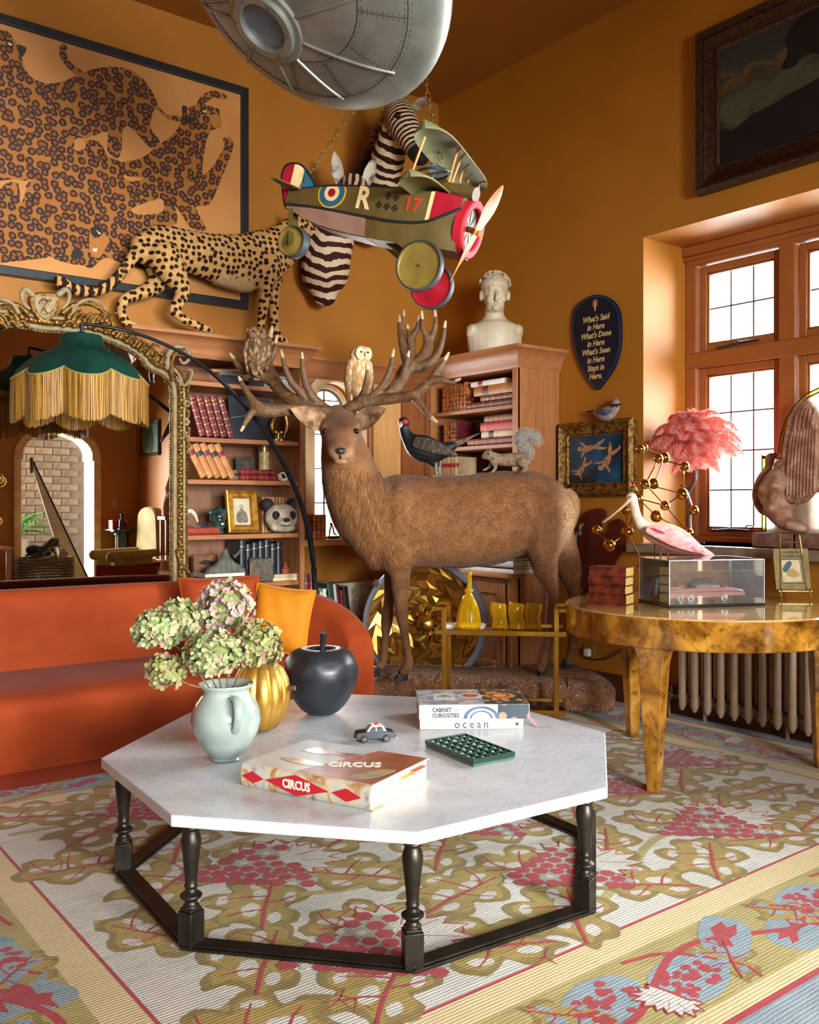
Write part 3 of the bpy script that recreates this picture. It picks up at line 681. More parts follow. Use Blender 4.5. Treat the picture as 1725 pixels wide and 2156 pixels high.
ob('table_top',MB().lathe([(0,.733),(rR-.005,.733),(rR,.737),(rR-.003,.742),(0,.742)],72,(rcx,rcy,0)),PTOP,rt)
ob('apron',MB().lathe([(rR-.05,.612),(rR-.012,.612),(rR-.008,.616),(rR-.006,.733),(rR-.05,.733)],72,(rcx,rcy,0)),PARCH,rt)
for an in (194.5,74,316):
    a = math.radians(an); d = Vector((math.cos(a),math.sin(a),0)); p = Vector((rcx,rcy,0))+d*(rR-.085); Mx = frame(p,(-d.y,d.x,0),d,(0,0,1))
    m = MB(Mx); V = []; lv = [(.612,.072,.05),(.58,.060,.046),(.54,.052,.042),(.40,.044,.038),(.20,.033,.03),(.0158,.024,.022)]
    for z,w,dp in lv: V += [(-w,-dp,z),(w,-dp,z),(w,dp*.9,z),(-w,dp*.9,z)]
    F = [(0,1,2,3),tuple(4*5+k for k in (3,2,1,0))]
    for i in range(5): F += [(4*i+k,4*i+4+k,4*i+4+(k+1) % 4,4*i+(k+1) % 4) for k in range(4)]
    m.add(V,F); ob('leg',m,PARCH,rt,smooth=25,bevel=.003)
# ================================================================ radiator
RADP = M('radiator_paint','#94795f','#a58a70',rough=.45,scale=8,bump=.12,bs=60)
rad = thing('radiator','taupe cast iron column radiator beneath the window','radiator',(4.33,2.3,0))
p0 = at(1432,1480,X=4.255); p1 = at(1458.5,1490,X=4.255); pit = p0.y-p1.y
for k in range(30):
    y = p0.y-k*pit
    if y < 1.25: break
    m = MB()
    for x in (4.275,4.365): m.tube([(x,y,.085,.013,.012),(x,y,.10,.019,.02),(x,y,.58,.019,.02),(x,y,.60,.012,.012)],10,1,up=(0,1,0),rnd=True)
    m.bar((4.275,y,.565),(4.365,y,.565),.032,.05); m.bar((4.275,y,.13),(4.365,y,.13),.032,.05)
    if k % 6 == 1: m.tube([(4.365,y,.013,.011),(4.365,y,.09,.011)],8,1)
    ob('section',m,RADP,rad,smooth=50)
m = MB(); m.tube([(4.32,p0.y+.03,.13,.018),(4.32,1.25,.13,.018)],10,1); m.tube([(4.32,p0.y+.03,.565,.018),(4.32,1.25,.565,.018)],10,1); ob('header_pipe',m,RADP,rad)
m = MB(); m.tube([(4.32,p0.y+.03,.13,.012),(4.32,p0.y+.10,.13,.012),(4.32,p0.y+.12,.10,.012),(4.32,p0.y+.12,.013,.012)],10,3); m.ball((4.32,p0.y+.10,.135),(.022,.022,.022),10); m.tube([(4.32,p0.y+.10,.15,.014),(4.32,p0.y+.10,.19,.016)],10,1)
ob('valve',m,M('valve_brass','#8d7440',rough=.35,metal=.8),rad)
# ================================================================ leopard picture on the left wall
def yp(x,y,Y): return at(x,y,Y=Y)
LPY = YW-.028
pic = thing('framed_picture','huge black framed print of tumbling leopards on the left wall','picture',yp(260,400,YW))
q = [yp(521,188,LPY),yp(521,652,LPY)]; px1,pz1,pz0 = q[0].x,q[0].z,q[1].z; px0 = .35
BLK = M('black_frame_lacquer','#15171a','#22252a',rough=.4,scale=20)
for (a,b) in (((px0,pz1-.05),(px1,pz1)),((px0,pz0),(px1,pz0+.05)),((px1-.05,pz0+.05),(px1,pz1-.05)),((px0,pz0+.05),(px0+.05,pz1-.05))):
    ob('frame_rail',MB().box((a[0],YW-.05,a[1]),(b[0],YW-.003,b[1])),BLK,pic,smooth=0,bevel=.004)
ob('canvas',MB().box((px0+.05,LPY,pz0+.05),(px1-.05,YW-.004,pz1-.05)),M('peach_canvas','#d28a45','#da9650',rough=.7,scale=4,bump=.05,bs=300),pic,smooth=0)
def flat2(t,kind='Object'):                    # x and z of the object space as a 2D vector
    if t.tc is None: t.tc = t.n('TexCoord')
    sp_ = t.n('SeparateXYZ'); t.l(t.tc.outputs[kind],sp_.inputs[0]); cb = t.n('CombineXYZ'); t.l(sp_.outputs[0],cb.inputs[0]); t.l(sp_.outputs[2],cb.inputs[1]); return cb.outputs[0]
def vor2(t,v,sc,rnd,wob=.012,wsc=30):
    dn = t.n('TexNoise'); dn.inputs['Scale'].default_value = wsc; t.l(v,dn.inputs[0]); w = t.n('TexVoronoi'); w.voronoi_dimensions = '2D'; w.inputs['Scale'].default_value = sc; w.inputs['Randomness'].default_value = rnd
    t.l(t.mix(wob,v,dn.outputs['Color'],'ADD'),w.inputs['Vector']); return w.outputs['Distance']
t = NT('leopard_coat_print'); v = flat2(t); dd = t.math('ADD',vor2(t,v,21,.72),t.math('MULTIPLY',t.math('SUBTRACT',t.noise(v,95,2),.5),.30))
t.col(t.ramp(dd,[(0,'#8a3f12'),(.20,'#94481a'),(.24,'#1a0f08'),(.44,'#1a0f08'),(.48,'#ad6820'),(1,'#b06c22')])); t.set(rough=.7); LEO = t.m
LEOD = M('leopard_print_dark','#1d140c','#2a1c10',rough=.7); LEOL = M('leopard_print_pale','#b8702a','#c07a34',rough=.7,scale=60)
def c1(P): return [(yp(x*.3478,y*.3478,LPY-.001).x,yp(x*.3478,y*.3478,LPY-.001).z) for x,y in P]
PF = YWALL((0,LPY,0))
def leo(P,z,m=LEO,sm=3):
    b = MB(); b.prism([(max(px0+.055,min(px1-.055,x)),zz) for x,zz in (smooth_poly(c1(P),sm) if sm else c1(P))],z,z+.0008,PF); return ob('printed_leopard',b,m,pic,smooth=0)
leo([(-700,1250),(120,1100),(150,1350),(290,1560),(-700,1570)],.0002)
leo([(-700,500),(0,590),(150,620),(300,680),(400,780),(450,840),(440,900),(350,940),(350,1000),(240,1070),(0,1110),(-700,1100)],.0004)
leo([(-400,300),(-60,230),(0,180),(60,200),(100,262),(160,290),(135,345),(160,430),(220,485),(330,505),(480,452),(560,420),(660,405),(780,420),(870,480),(930,570),(960,640),(1010,690),(1100,705),(1100,738),(1010,715),(950,665),(922,690),(915,780),(970,860),(910,895),(850,830),(780,765),(742,790),(738,900),(710,960),(650,910),(650,800),(560,825),(470,850),(395,825),(395,780),(250,660),(0,600),(-400,560)],.0006)
leo([(480,470),(430,430),(390,385),(360,330),(358,290),(385,265),(408,290),(405,330),(440,390),(520,450)],.0007,LEO,3)
leo([(730,985),(850,960),(960,880),(1060,800),(1100,720),(1105,640),(1135,655),(1200,628),(1260,640),(1320,665),(1340,750),(1310,780),(1270,800),(1240,900),(1228,1060),(1300,990),(1360,885),(1350,840),(1390,830),(1412,870),(1400,930),(1340,1080),(1270,1235),(1185,1255),(1250,1390),(1150,1375),(1080,1270),(900,1090),(740,1060)],.0008)
leo([(1195,628),(1220,580),(1290,548),(1368,575),(1362,602),(1290,592),(1240,625)],.0009)
leo([(140,1150),(200,1080),(330,1020),(350,940),(450,900),(520,850),(600,860),(660,950),(730,980),(740,1060),(800,1100),(900,1080),(1000,1130),(1060,1250),(1070,1350),(1000,1370),(900,1430),(870,1500),(885,1625),(780,1612),(640,1560),(560,1620),(520,1610),(400,1592),(300,1550),(200,1470),(140,1350),(130,1230)],.001)
for P in ([(800,1262),(960,1205),(990,1230),(980,1285),(840,1300)],[(455,845),(500,838),(516,870),(512,900),(456,910)],[(-50,1110),(150,1095),(125,1240),(110,1110),(30,1115),(-50,1200)]): leo(P,.0014,MATS['peach_canvas'])
for P in ([(430,1540),(470,1515),(505,1545),(470,1570),(435,1565)],[(545,1385),(600,1370),(620,1420),(570,1440)],[(1102,640),(1135,650),(1108,690)],[(100,270),(160,292),(135,345),(112,320)],[(1105,705),(1170,715),(1150,750),(1110,735)],[(1305,655),(1328,665),(1325,690)],[(515,1612),(555,1600),(545,1622)]): leo(P,.002,LEOD,2)
for P in ([(560,1505),(590,1503),(585,1525),(562,1522)],[(1225,675),(1250,665),(1245,685)],[(45,255),(78,270),(60,278)],[(580,1390),(612,1415),(600,1420)]): leo(P,.0022,M('print_white','#e8dcc4',rough=.7),0)
leo([(560,1380),(660,1440),(640,1500),(600,1560),(550,1540),(540,1440)],.0016,LEOL)
leo([(1270,700),(1330,700),(1338,770),(1290,770)],.0016,LEOL)
ob('glazing',MB().box((px0+.05,LPY-.006,pz0+.05),(px1-.05,LPY-.004,pz1-.05)),glass('picture_glass',(1,1,1,1),.02),pic)
# ================================================================ cheetah on the left bookcase
def py_(x,y,Y,r,rh=None):
    p = at(x,y,Y=Y); d = (p-CAM).dot(FR); return (*p,r*d/FPX,(rh or r)*d/FPX)
CY = 5.21; ch = thing('cheetah','spotted mounted cheetah standing on top of the left bookcase','cheetah',(2.55,CY,2.18))
b = [MB() for _ in range(8)]
b[0].tube([py_(305,525,CY,26,34),py_(340,520,CY,34,47),py_(400,530,CY,34,45),py_(460,545,CY,37,53),py_(520,552,CY,38,60),py_(565,537,CY,36,55),py_(598,520,CY,30,40)],16,4,rnd=True)
b[1].tube([py_(585,510,CY,30,34),py_(610,490,CY-.01,25,28),py_(628,478,CY-.02,24,26)],14,3,rnd=True)
b[2].ball(at(634,474,Y=CY-.03),(.075,.07,.078),14); b[2].tube([py_(640,480,CY-.04,17,17),py_(656,487,CY-.06,11,12)],12,2,rnd=True)
b[2].ball(at(616,450,Y=CY-.06),(.02,.012,.026),8); b[2].ball(at(630,452,Y=CY+.05),(.02,.012,.026),8)
b[3].tube([py_(345,540,CY-.05,34,38),py_(368,580,CY-.06,24,29),py_(385,612,CY-.06,17),py_(374,640,CY-.06,13),py_(366,655,CY-.06,11),py_(395,676,CY-.06,9),py_(428,690,CY-.06,8.5),py_(442,696,CY-.06,7)],12,3,rnd=True)
b[4].tube([py_(335,545,CY+.05,32,38),py_(335,590,CY+.06,23),py_(310,612,CY+.06,16),py_(268,627,CY+.06,12),py_(257,640,CY+.06,11),py_(258,665,CY+.06,10),py_(268,680,CY+.06,9),py_(283,683,CY+.06,7)],12,3,rnd=True)
b[5].tube([py_(560,560,CY-.06,26,34),py_(562,600,CY-.06,17),py_(556,640,CY-.06,12),py_(551,675,CY-.06,9),py_(549,702,CY-.06,8.5),py_(562,714,CY-.06,8)],12,3,rnd=True)
b[6].tube([py_(575,555,CY+.06,24,34),py_(576,605,CY+.06,15),py_(577,650,CY+.06,11),py_(580,690,CY+.06,9),py_(590,715,CY+.06,9),py_(602,718,CY+.06,8)],12,3,rnd=True)
TAILP = [py_(312,500,CY,15),py_(298,516,CY,14),py_(275,548,CY,12),py_(250,582,CY,12),py_(222,605,CY,12),py_(184,613,CY,13),py_(148,606,CY,13),py_(124,590,CY,13)]
b[7].tube(TAILP,12,4,rnd=True)
me = blob(b,.0095,5); c = vco(me); c[:,1] = np.minimum(c[:,1],YW-.06); c[:,2] = np.maximum(c[:,2],2.1805); setco(me,c)
hb = 2.18
def chmask(p):
    z = p[:,2]; bx = 1-np.clip(np.abs(p[:,0]-2.62)/.3,0,1)
    return smst(2.60,2.47,z)*smst(2.36,2.42,z)*(np.abs(p[:,0]-2.64) < .12)
attr(me,'belly',chmask(c))
tl = np.array([q[:3] for q in cr(TAILP,4)]); dist = np.min(np.linalg.norm(c[:,None]-tl[None],axis=2),axis=1); tx = smst(2.02,1.9,c[:,0])*(dist < .07)
attr(me,'tailtip',tx)
t = NT('cheetah_coat'); v = t.coord('Object'); v2 = flat2(t)
base = t.mix(t.attr('belly'),t.ramp(t.noise(v,30,4),[(.3,'#bb8a4e'),(.7,'#d6a868')]),'#dcbf94')
dd = t.math('ADD',vor2(t,v2,27,.62,.008),t.math('MULTIPLY',t.noise(v,60,2),.1)); dd = t.math('ADD',dd,t.math('MULTIPLY',t.attr('belly'),.2))
spot = t.ramp(dd,[(.36,'#ffffff'),(.41,'#000000')])
ws = t.n('TexWave'); ws.bands_direction = 'X'; ws.inputs['Scale'].default_value = 6.5; ws.inputs['Distortion'].default_value = 1; t.l(v,ws.inputs[0])
tail_ring = t.math('MULTIPLY',t.ramp(ws.outputs['Fac'],[(.45,'#000000'),(.55,'#ffffff')]),t.attr('tailtip'))
t.col(t.mix(t.math('MAXIMUM',tail_ring,spot),base,'#2a150c')); t.set(rough=.8,spec=.2); t.bump(t.noise(t.coord('Object',(40,40,160)),4,3),.25,.004); CHM = t.m
bo = ob('body',me,CHM,ch)
fm,p = fur(me,5000,.03,lambda p: np.tile((.3,-.1,-.9),(len(p),1)),.0016,.5,chmask); ob('belly_fur',fm,M('cheetah_belly_fur','#c79c66','#e2c294',rough=.9,isl=True),ch,kind='stuff')
for x,y,Y in ((648,472,CY-.095),): ob('eye',MB().ball(at(x,y,Y=Y),.009,10),M('dark_eye','#0b0806',rough=.06),ch)
ob('nose',MB().ball(at(662,484,Y=CY-.085),(.014,.012,.01),10),M('black_nose','#171211',rough=.35),ch)
# ================================================================ zebra shoulder mounts
def pt(x,y,d,r,rh=None): p = at(x,y,d=d); return (*p,r*d/FPX,(rh or r)*d/FPX)
def chainparam(c,pts,sub=6):
    P = cr([q[:3] for q in pts],sub); s = np.concatenate([[0],np.cumsum(np.linalg.norm(np.diff(P,axis=0),axis=1))])
    out = np.empty(len(c))
    for k in range(0,len(c),4000):
        D = np.linalg.norm(c[k:k+4000,None]-P[None],axis=2); i = np.argmin(D,axis=1); a = P[np.maximum(i-1,0)]; b_ = P[np.minimum(i+1,len(P)-1)]
        tt = b_-a; L2 = np.sum(tt*tt,axis=1)+1e-9; f = np.sum((c[k:k+4000]-a)*tt,axis=1)/L2
        out[k:k+4000] = s[np.maximum(i-1,0)]+f*(s[np.minimum(i+1,len(P)-1)]-s[np.maximum(i-1,0)])
    return out
def zebra_mat(name,wl,dark,pale):
    t = NT(name); n = t.noise(t.coord('Object'),7,3); s = t.math('SINE',t.math('MULTIPLY',t.math('ADD',t.attr('along'),t.math('MULTIPLY',n,.075)),2*math.pi/wl))
    m = t.ramp(s,[(.42,dark),(.56,pale)]); q = t.n('ValToRGB'); m = t.ramp(t.math('MULTIPLY_ADD',s,.5,.5),[(.44,dark),(.54,pale)])
    t.col(t.mix(t.attr('muzzle'),m,'#241c1a')); t.set(rough=.75,spec=.2); t.bump(t.noise(t.coord('Object',(60,60,160)),3,3),.2,.003); return t.m
def spikes(m,path,n,L,seed,w=.004):
    P = cr(path,8); rg = random.Random(seed)
    for k in range(n):
        i = rg.randrange(len(P)); p = Vector(P[i][:3]); d = Vector(P[i][3:6]).normalized()
        d = (d+Vector((rg.uniform(-.35,.35),rg.uniform(-.35,.35),rg.uniform(-.3,.3)))).normalized(); l = L*rg.uniform(.6,1.2); s = d.orthogonal().normalized()*w
        p = p+Vector((rg.uniform(-.012,.012),rg.uniform(-.012,.012),rg.uniform(-.012,.012)))-d*.02
        m.add([p-s,p+s,p+d*l],[(0,1,2)])
def ear(m,base,tip,wpx,nrm,cup=.25):               # leaf-shaped cupped ear
    base,tip,nrm = Vector(base),Vector(tip),Vector(nrm).normalized(); ax = tip-base; L_ = ax.length; ax.normalize(); sd = ax.cross(nrm).normalized(); nr = sd.cross(ax)
    rows = 9; V = []; F = []; nn = 7
    for th in (0,1):
        for i in range(rows):
            t_ = i/(rows-1); w = wpx*(math.sin(math.pi*min(1,.18+t_*.82))**.8)*(1 if t_ < .97 else .4)
            for k in range(nn):
                u = 2*k/(nn-1)-1; V.append(base+ax*L_*t_+sd*w*u+nr*(cup*w*(u*u)*1.2-th*.008*(1-.5*t_)))
    N = rows*nn
    for i in range(rows-1):
        for k in range(nn-1):
            a = i*nn+k; q = (a,a+1,a+nn+1,a+nn); F += [q,tuple(N+x for x in reversed(q))]
    rim = list(range(nn-1,N,nn)) ;
    for i in range(rows-1):
        F += [(i*nn,(i+1)*nn,N+(i+1)*nn,N+i*nn),(i*nn+nn-1,N+i*nn+nn-1,N+(i+1)*nn+nn-1,(i+1)*nn+nn-1)]
    F.append(tuple([(rows-1)*nn+k for k in range(nn)]+[N+(rows-1)*nn+k for k in range(nn-1,-1,-1)])); return m.add(V,F)
EYE = MATS['dark_eye']
z1 = thing('zebra_mount','adult zebra head and neck mounted on the left wall, looking right','zebra',at(795,430,d=6.45),'zebra mounts')
NK = [pt(780,470,6.42,46,48),pt(795,420,6.30,42,46),pt(808,365,6.18,38,42),pt(824,310,6.06,34,38),pt(838,262,5.98,32,34)]
HD = [pt(838,236,5.96,31,32),pt(849,260,5.89,33,34),pt(864,290,5.83,27,28),pt(879,318,5.79,22,23),pt(886,330,5.77,20,20)]
b = [MB().tube(NK,14,4,rnd=True),MB().tube(HD,14,4,rnd=True)]
me = blob(b,.0095,4); c = vco(me); c[:,1] = np.minimum(c[:,1],YW-.004); setco(me,c); attr(me,'along',np.where(np.array([min(np.linalg.norm(p-np.array(q[:3])) for q in NK[:4]) for p in c]) < np.array([min(np.linalg.norm(p-np.array(q[:3])) for q in HD) for p in c])+.03,chainparam(c,NK),chainparam(c,HD)*2.1+.01))
attr(me,'muzzle',smst(.105,.075,np.linalg.norm(c-np.array(HD[-1][:3]),axis=1))); ob('body',me,zebra_mat('zebra_coat',.062,'#2b1410','#d9bd96'),z1)
mn = MB(); spikes(mn,[(*at(846,214,d=5.98),*(RT*-.3+UP)),(*at(806,262,d=6.05),*(RT*-1+UP*.4)),(*at(788,310,d=6.14),*(RT*-1+UP*.3)),(*at(768,350,d=6.22),*(RT*-1+UP*.2)),(*at(750,385,d=6.3),*(RT*-1+UP*.1))],650,.10,3,.0045)
ob('mane',mn,M('zebra_mane','#120c0b','#2b1a15',rough=.8,isl=True),z1,smooth=0,kind='stuff')
e = MB(); ear(e,at(870,232,d=5.98),at(900,204,d=5.96),.034,-FR); ob('ear',e,M('zebra_ear','#3a2a22','#b9a084',rough=.85,scale=16),z1)
e = MB(); ear(e,at(835,218,d=5.99),at(826,180,d=5.99),.034,-FR); ob('ear',e,MATS['zebra_ear'],z1)
ob('eye',MB().ball(at(838,243,d=5.80),.022,12),EYE,z1); ob('nostril',MB().ball(at(890,322,d=5.71),(.012,.012,.01),8),MATS['black_nose'],z1)
z2 = thing('zebra_mount','small zebra foal mount with pricked pale ears behind the toy aeroplane','zebra',at(690,600,d=6.2),'zebra mounts')
NK = [pt(684,622,6.16,22,26),pt(684,590,6.15,46,48),pt(688,540,6.12,50,52),pt(702,490,6.10,46,48),pt(722,445,6.06,40,42),pt(740,405,5.99,34,36)]
HD = [pt(744,395,5.95,32,30),pt(744,410,5.85,26,26),pt(742,425,5.75,19,20),pt(741,438,5.66,15,16)]
b = [MB().tube(NK,16,4,rnd=True),MB().tube(HD,14,4,rnd=True)]
me = blob(b,.0095,4); c = vco(me); c[:,1] = np.minimum(c[:,1],YW-.004); setco(me,c)
sd_ = (c-np.array(at(690,560,d=6.1)))@np.array(RT)
al = chainparam(c,NK)-np.abs(sd_)*.35; isH = np.array([min(np.linalg.norm(p-np.array(q[:3])) for q in HD) for p in c]) < .105
sdh = (c-np.array(at(744,400,d=5.9)))@np.array(RT); al = np.where(isH,sdh*1.9+.01,al); attr(me,'along',al); attr(me,'muzzle',smst(.07,.05,np.linalg.norm(c-np.array(HD[-1][:3]),axis=1)))
ob('body',me,zebra_mat('foal_coat',.072,'#3a1a12','#dcc3a4'),z2)
for bx,by,tx_,ty in ((716,388,704,318),(770,392,790,330)):
    e = MB(); ear(e,at(bx,by,d=5.97),at(tx_,ty,d=5.98),.038,-FR,.3); ob('ear',e,M('foal_ear','#3a322c','#cfc4b4',rough=.9,scale=11,lo=.36,hi=.5),z2)
mn = MB(); spikes(mn,[(*at(742,372,d=5.97),*(UP-FR*.2)),(*at(748,380,d=6.05),*(UP*.8-RT*.3)),(*at(735,400,d=6.15),*(UP*.5-RT))],220,.07,4,.004); ob('mane',mn,M('foal_mane','#35190f','#5a2c18',rough=.85,isl=True),z2,smooth=0,kind='stuff')
# ================================================================ hanging spaceship
UD = 3.4; uc = at(648,-80,d=UD); ua = 335*UD/FPX; uk = ua*.31
th = math.radians(63); ax = (RT*(-.50*math.sin(th))+UP*(-.866*math.sin(th))-FR*math.cos(th)).normalized()
ux = (RT*.866-UP*.50); ux = (ux-ax*ux.dot(ax)).normalized(); UM = frame(uc,ux,ax.cross(ux),ax)
t = NT('brushed_hull'); v = t.coord('Object'); n = t.noise(v,5,6,.6,.3); n2 = t.noise(v,45,4)
t.col(t.ramp(n,[(.3,'#7c7f77'),(.7,'#a2a398')])); t.set(metal=.7); t.set(rough=t.math('MULTIPLY_ADD',n2,.25,.36)); t.bump(n2,.05,.003); HULL = t.m
DARKM = M('dark_seam','#3a3a36',rough=.6,metal=.4)
uf = thing('hanging_spaceship','silver riveted flying saucer with round porthole hanging from the ceiling','spaceship',uc)
def lens(r): return max(0,1-(r/ua)**2)**.58*uk
prof = [(ua*math.sin(a)**.9 if a < math.pi else 0,uk*abs(math.cos(a))**1.1*(1 if a > math.pi/2 else -1)) for a in np.linspace(0,math.pi,41)]
prof[0] = (0,prof[0][1]); prof[-1] = (0,prof[-1][1])
ob('hull',MB(UM).lathe(prof,72),HULL,uf,smooth=180)
def hz(x,y):
    r = math.hypot(x,y); s_ = min(1,r/ua)
    a = math.asin(s_**(1/.9)); return uk*math.cos(a)**1.1
def onhull(x,y,lift=0): return UM @ Vector((x,y,hz(x,y)+lift))
# porthole where the photo shows it
def hit(px_,py_2):
    best = None
    for i in range(-40,41):
        for j in range(-40,41):
            x,y = i*ua/42,j*ua/42
            if math.hypot(x,y) > ua*.95: continue
            p = onhull(x,y)-CAM; d = p.dot(FR); e = (CX+FPX*p.dot(RT)/d-px_)**2+(HY-FPX*p.z/d-py_2)**2
            if best is None or e < best[0]: best = (e,x,y)
    return best[1:]
hx0,hy0 = hit(562,52); pr = .132
nrm = (UM.to_3x3() @ Vector((-(hz(hx0+.01,hy0)-hz(hx0-.01,hy0))/.02,-(hz(hx0,hy0+.01)-hz(hx0,hy0-.01))/.02,1))).normalized()
PM = frame(onhull(hx0,hy0,-.012),ux,nrm.cross(ux),nrm)
def ringp(r0,r1,z0,z1): return [(r0,z0),(r1,z0),(r1,z1-.006),(r1-.006,z1),(r0+.006,z1),(r0,z1-.006),(r0,z0)]
ob('porthole_rim',MB(PM).lathe(ringp(pr*.72,pr*1.22,-.05,.018),48),HULL,uf); po = ob('porthole_ring',MB(PM).lathe(ringp(pr*.70,pr,0,.036),48),HULL,uf)
for k in range(6): ob('bolt',MB(PM).ball((pr*.86*math.cos(k*math.pi/3+.3),pr*.86*math.sin(k*math.pi/3+.3),.036),.006,8),DARKM,po)
ob('porthole_glass',MB(PM).lathe([(0,.014),(pr*.72,.014),(pr*.72,.010),(0,.010)],40),M('porthole_glass','#70757c','#8c9198',rough=.1,metal=.4,scale=8),uf)  # grey of a reflection is put into the glass colour
def hpath(r0,r1,ang,n=9): return [onhull(hx0+(r0+(r1-r0)*i/(n-1))*math.cos(ang),hy0+(r0+(r1-r0)*i/(n-1))*math.sin(ang),.001) for i in range(n)]
for ang,L0 in ((5,.46),(42,.42),(78,.32),(118,.26),(160,.22),(205,.2),(250,.24),(292,.32),(330,.44)):
    P = hpath(pr*1.25,pr*1.25+L0,math.radians(ang)); P = [p for p in P if (UM.inverted() @ p).xy.length < ua*.9]
    ob('rib',MB().tube([(*p,.007) for p in P],8,2,rnd=True),HULL,uf)
for rr in (.50,.80):
    ob('seam',MB(UM).tube([(ua*rr*math.cos(a),ua*rr*math.sin(a),hz(ua*rr,0),.0022) for a in np.linspace(0,2*math.pi,73)],6,1),DARKM,uf)
rv = MB(UM)
for rr in (.52,.78,.82):
    for k in range(int(150*rr)):
        a = 2*math.pi*k/int(150*rr); rv.ball((ua*rr*math.cos(a),ua*rr*math.sin(a),hz(ua*rr,0)),(.0028,.0028,.0018),6)
for k in range(12):
    a = 2*math.pi*k/12+.2; P = [UM @ Vector((ua*r_*math.cos(a),ua*r_*math.sin(a),hz(ua*r_,0)+.0002)) for r_ in np.linspace(.5,.8,6)]
    ob('seam',MB().tube([(*p,.0018) for p in P],6,1),DARKM,uf)
    for r_ in np.linspace(.53,.78,9):
        for s_ in (-.025,.025): rv.ball((ua*r_*math.cos(a+s_),ua*r_*math.sin(a+s_),hz(ua*r_,0)),(.0028,.0028,.0018),6)
ob('rivets',rv,DARKM,uf,kind='stuff')
m = MB()
for dx,dy in ((-.25,-.1),(.25,-.1),(0,.25)): q = uc+RT*dx+FR*dy; m.tube([(*q,.004),(q.x,q.y,ZC,.004)],6,1)
ob('suspension_cables',m,DARKM,uf)
# ================================================================ hanging toy biplane
PD_ = 4.08; t0 = at(612,419,d=4.24); t1 = at(985,482,d=3.90); fx_ = (t1-t0).normalized(); flen = (t1-t0).length
pn = (-FR*.93-RT*.37); pn = (pn-fx_*pn.dot(fx_)).normalized(); pzv = fx_.cross(-pn).normalized()
if pzv.z < 0: pzv = -pzv
AM = frame(t0,fx_,-pn,pzv)         # x forward, y away from camera, z up
OLIVE = M('olive_drab_paint','#54431c','#665226',rough=.55,scale=9,bump=.05); OLIVL = M('olive_underside','#66643c','#7a784e',rough=.6,scale=7)
RED = M('toy_red_paint','#8e1020','#a5182a',rough=.35,scale=9); CREAM = M('toy_cream_paint','#d8b878','#e6cc96',rough=.45,scale=12); BLUE = M('toy_blue_paint','#1f4f68','#2b6480',rough=.4,scale=9)
BLKP = M('toy_black_edge','#14181a','#20282a',rough=.4); PINK = M('toy_underpanel','#8d6a58','#a07c68',rough=.5,scale=8); YEL = M('roundel_yellow','#d9a420',rough=.45); ORG = M('seventeen_red','#c8341c',rough=.45)
TOYW = M('orange_dowel','#c87a2c','#d98e3e',rough=.45)
pl = thing('toy_biplane','olive drab pedal biplane with roundel hanging on chains in the corner','toy aeroplane',at(820,500,d=PD_))
k = flen/.86
ST = [(0,.022,.034,-.03,-.045),(.2,.065,.075,-.03,-.10),(.45,.105,.095,-.042,-.12),(.6,.125,.105,-.045,-.12),(.72,.128,.115,-.03,-.115),(.80,.125,.112,.01,-.115),(.86,.112,.112,.05,-.112)]
ST = [tuple(v*k for v in s_) for s_ in ST]; STI = cr(ST,4)
def side(x,z,lift=.002):
    hw = np.interp(x,STI[:,0],STI[:,1]); return AM @ Vector((x,-hw-lift,z))
m = MB(AM); V = []; F = []; n = 8
for x,hw,zt,zc,zb in STI: V += [(x,-hw*.55,zt),(x,-hw,zt*.8),(x,-hw,zc),(x,-hw*.72,zb),(x,hw*.72,zb),(x,hw,zc),(x,hw,zt*.8),(x,hw*.55,zt)]
for i in range(len(STI)-1): F += [(i*n+q,i*n+(q+1) % n,(i+1)*n+(q+1) % n,(i+1)*n+q) for q in range(n)]
F += [tuple(range(n)),tuple(reversed([(len(STI)-1)*n+q for q in range(n)]))]; m.add(V,F); fo = ob('fuselage',m,OLIVE,pl,smooth=30)
ch_ = MB()
for sgn in (-1,1): ch_.tube([(*(AM @ Vector((x,sgn*(hw+.001),zc))),.006*k) for x,hw,zt,zc,zb in STI],6,1); ch_.tube([(*(AM @ Vector((x,sgn*hw*.58,zt))),.004*k) for x,hw,zt,zc,zb in STI],6,1)
ob('edge_trim',ch_,BLKP,pl)
m = MB(); m.add([AM @ Vector((x,s_*hw*.73,zb-.002)) for x,hw,zt,zc,zb in STI[:9] for s_ in (-1,1)],[(2*i,2*i+1,2*i+3,2*i+2) for i in range(8)]); ob('under_panel',m,PINK,pl,smooth=30)
m = MB(); m.add([AM @ Vector((x,-(hw*(.73+(1-.73)*s_)+.0025),zb+(zc-zb)*s_)) for x,hw,zt,zc,zb in STI[:9] for s_ in (.02,.92)],[(2*i,2*i+1,2*i+3,2*i+2) for i in range(8)]); ob('under_panel',m,PINK,pl,smooth=30)
def decal(poly,mat,name,lift=.002,zclip=True):
    def zc(x,z): return min(z,float(np.interp(x,STI[:,0],STI[:,2]*.8))) if zclip else z
    b_ = MB(); V = [side(x,zc(x,z),lift) for x,z in poly]; b_.add(V,[tuple(range(len(V)))]); return ob(name,b_,mat,fo,smooth=0)
rc = (.245*k,.038*k)
for i,(r_,mt) in enumerate(((.072,YEL),(.064,BLUE),(.038,CREAM),(.019,RED))): decal([(rc[0]+r_*k*1.05*math.cos(a),rc[1]+r_*k*.92*math.sin(a)) for a in np.linspace(0,2*math.pi,33)[:-1]],mt,'roundel',.002+.0008*i)
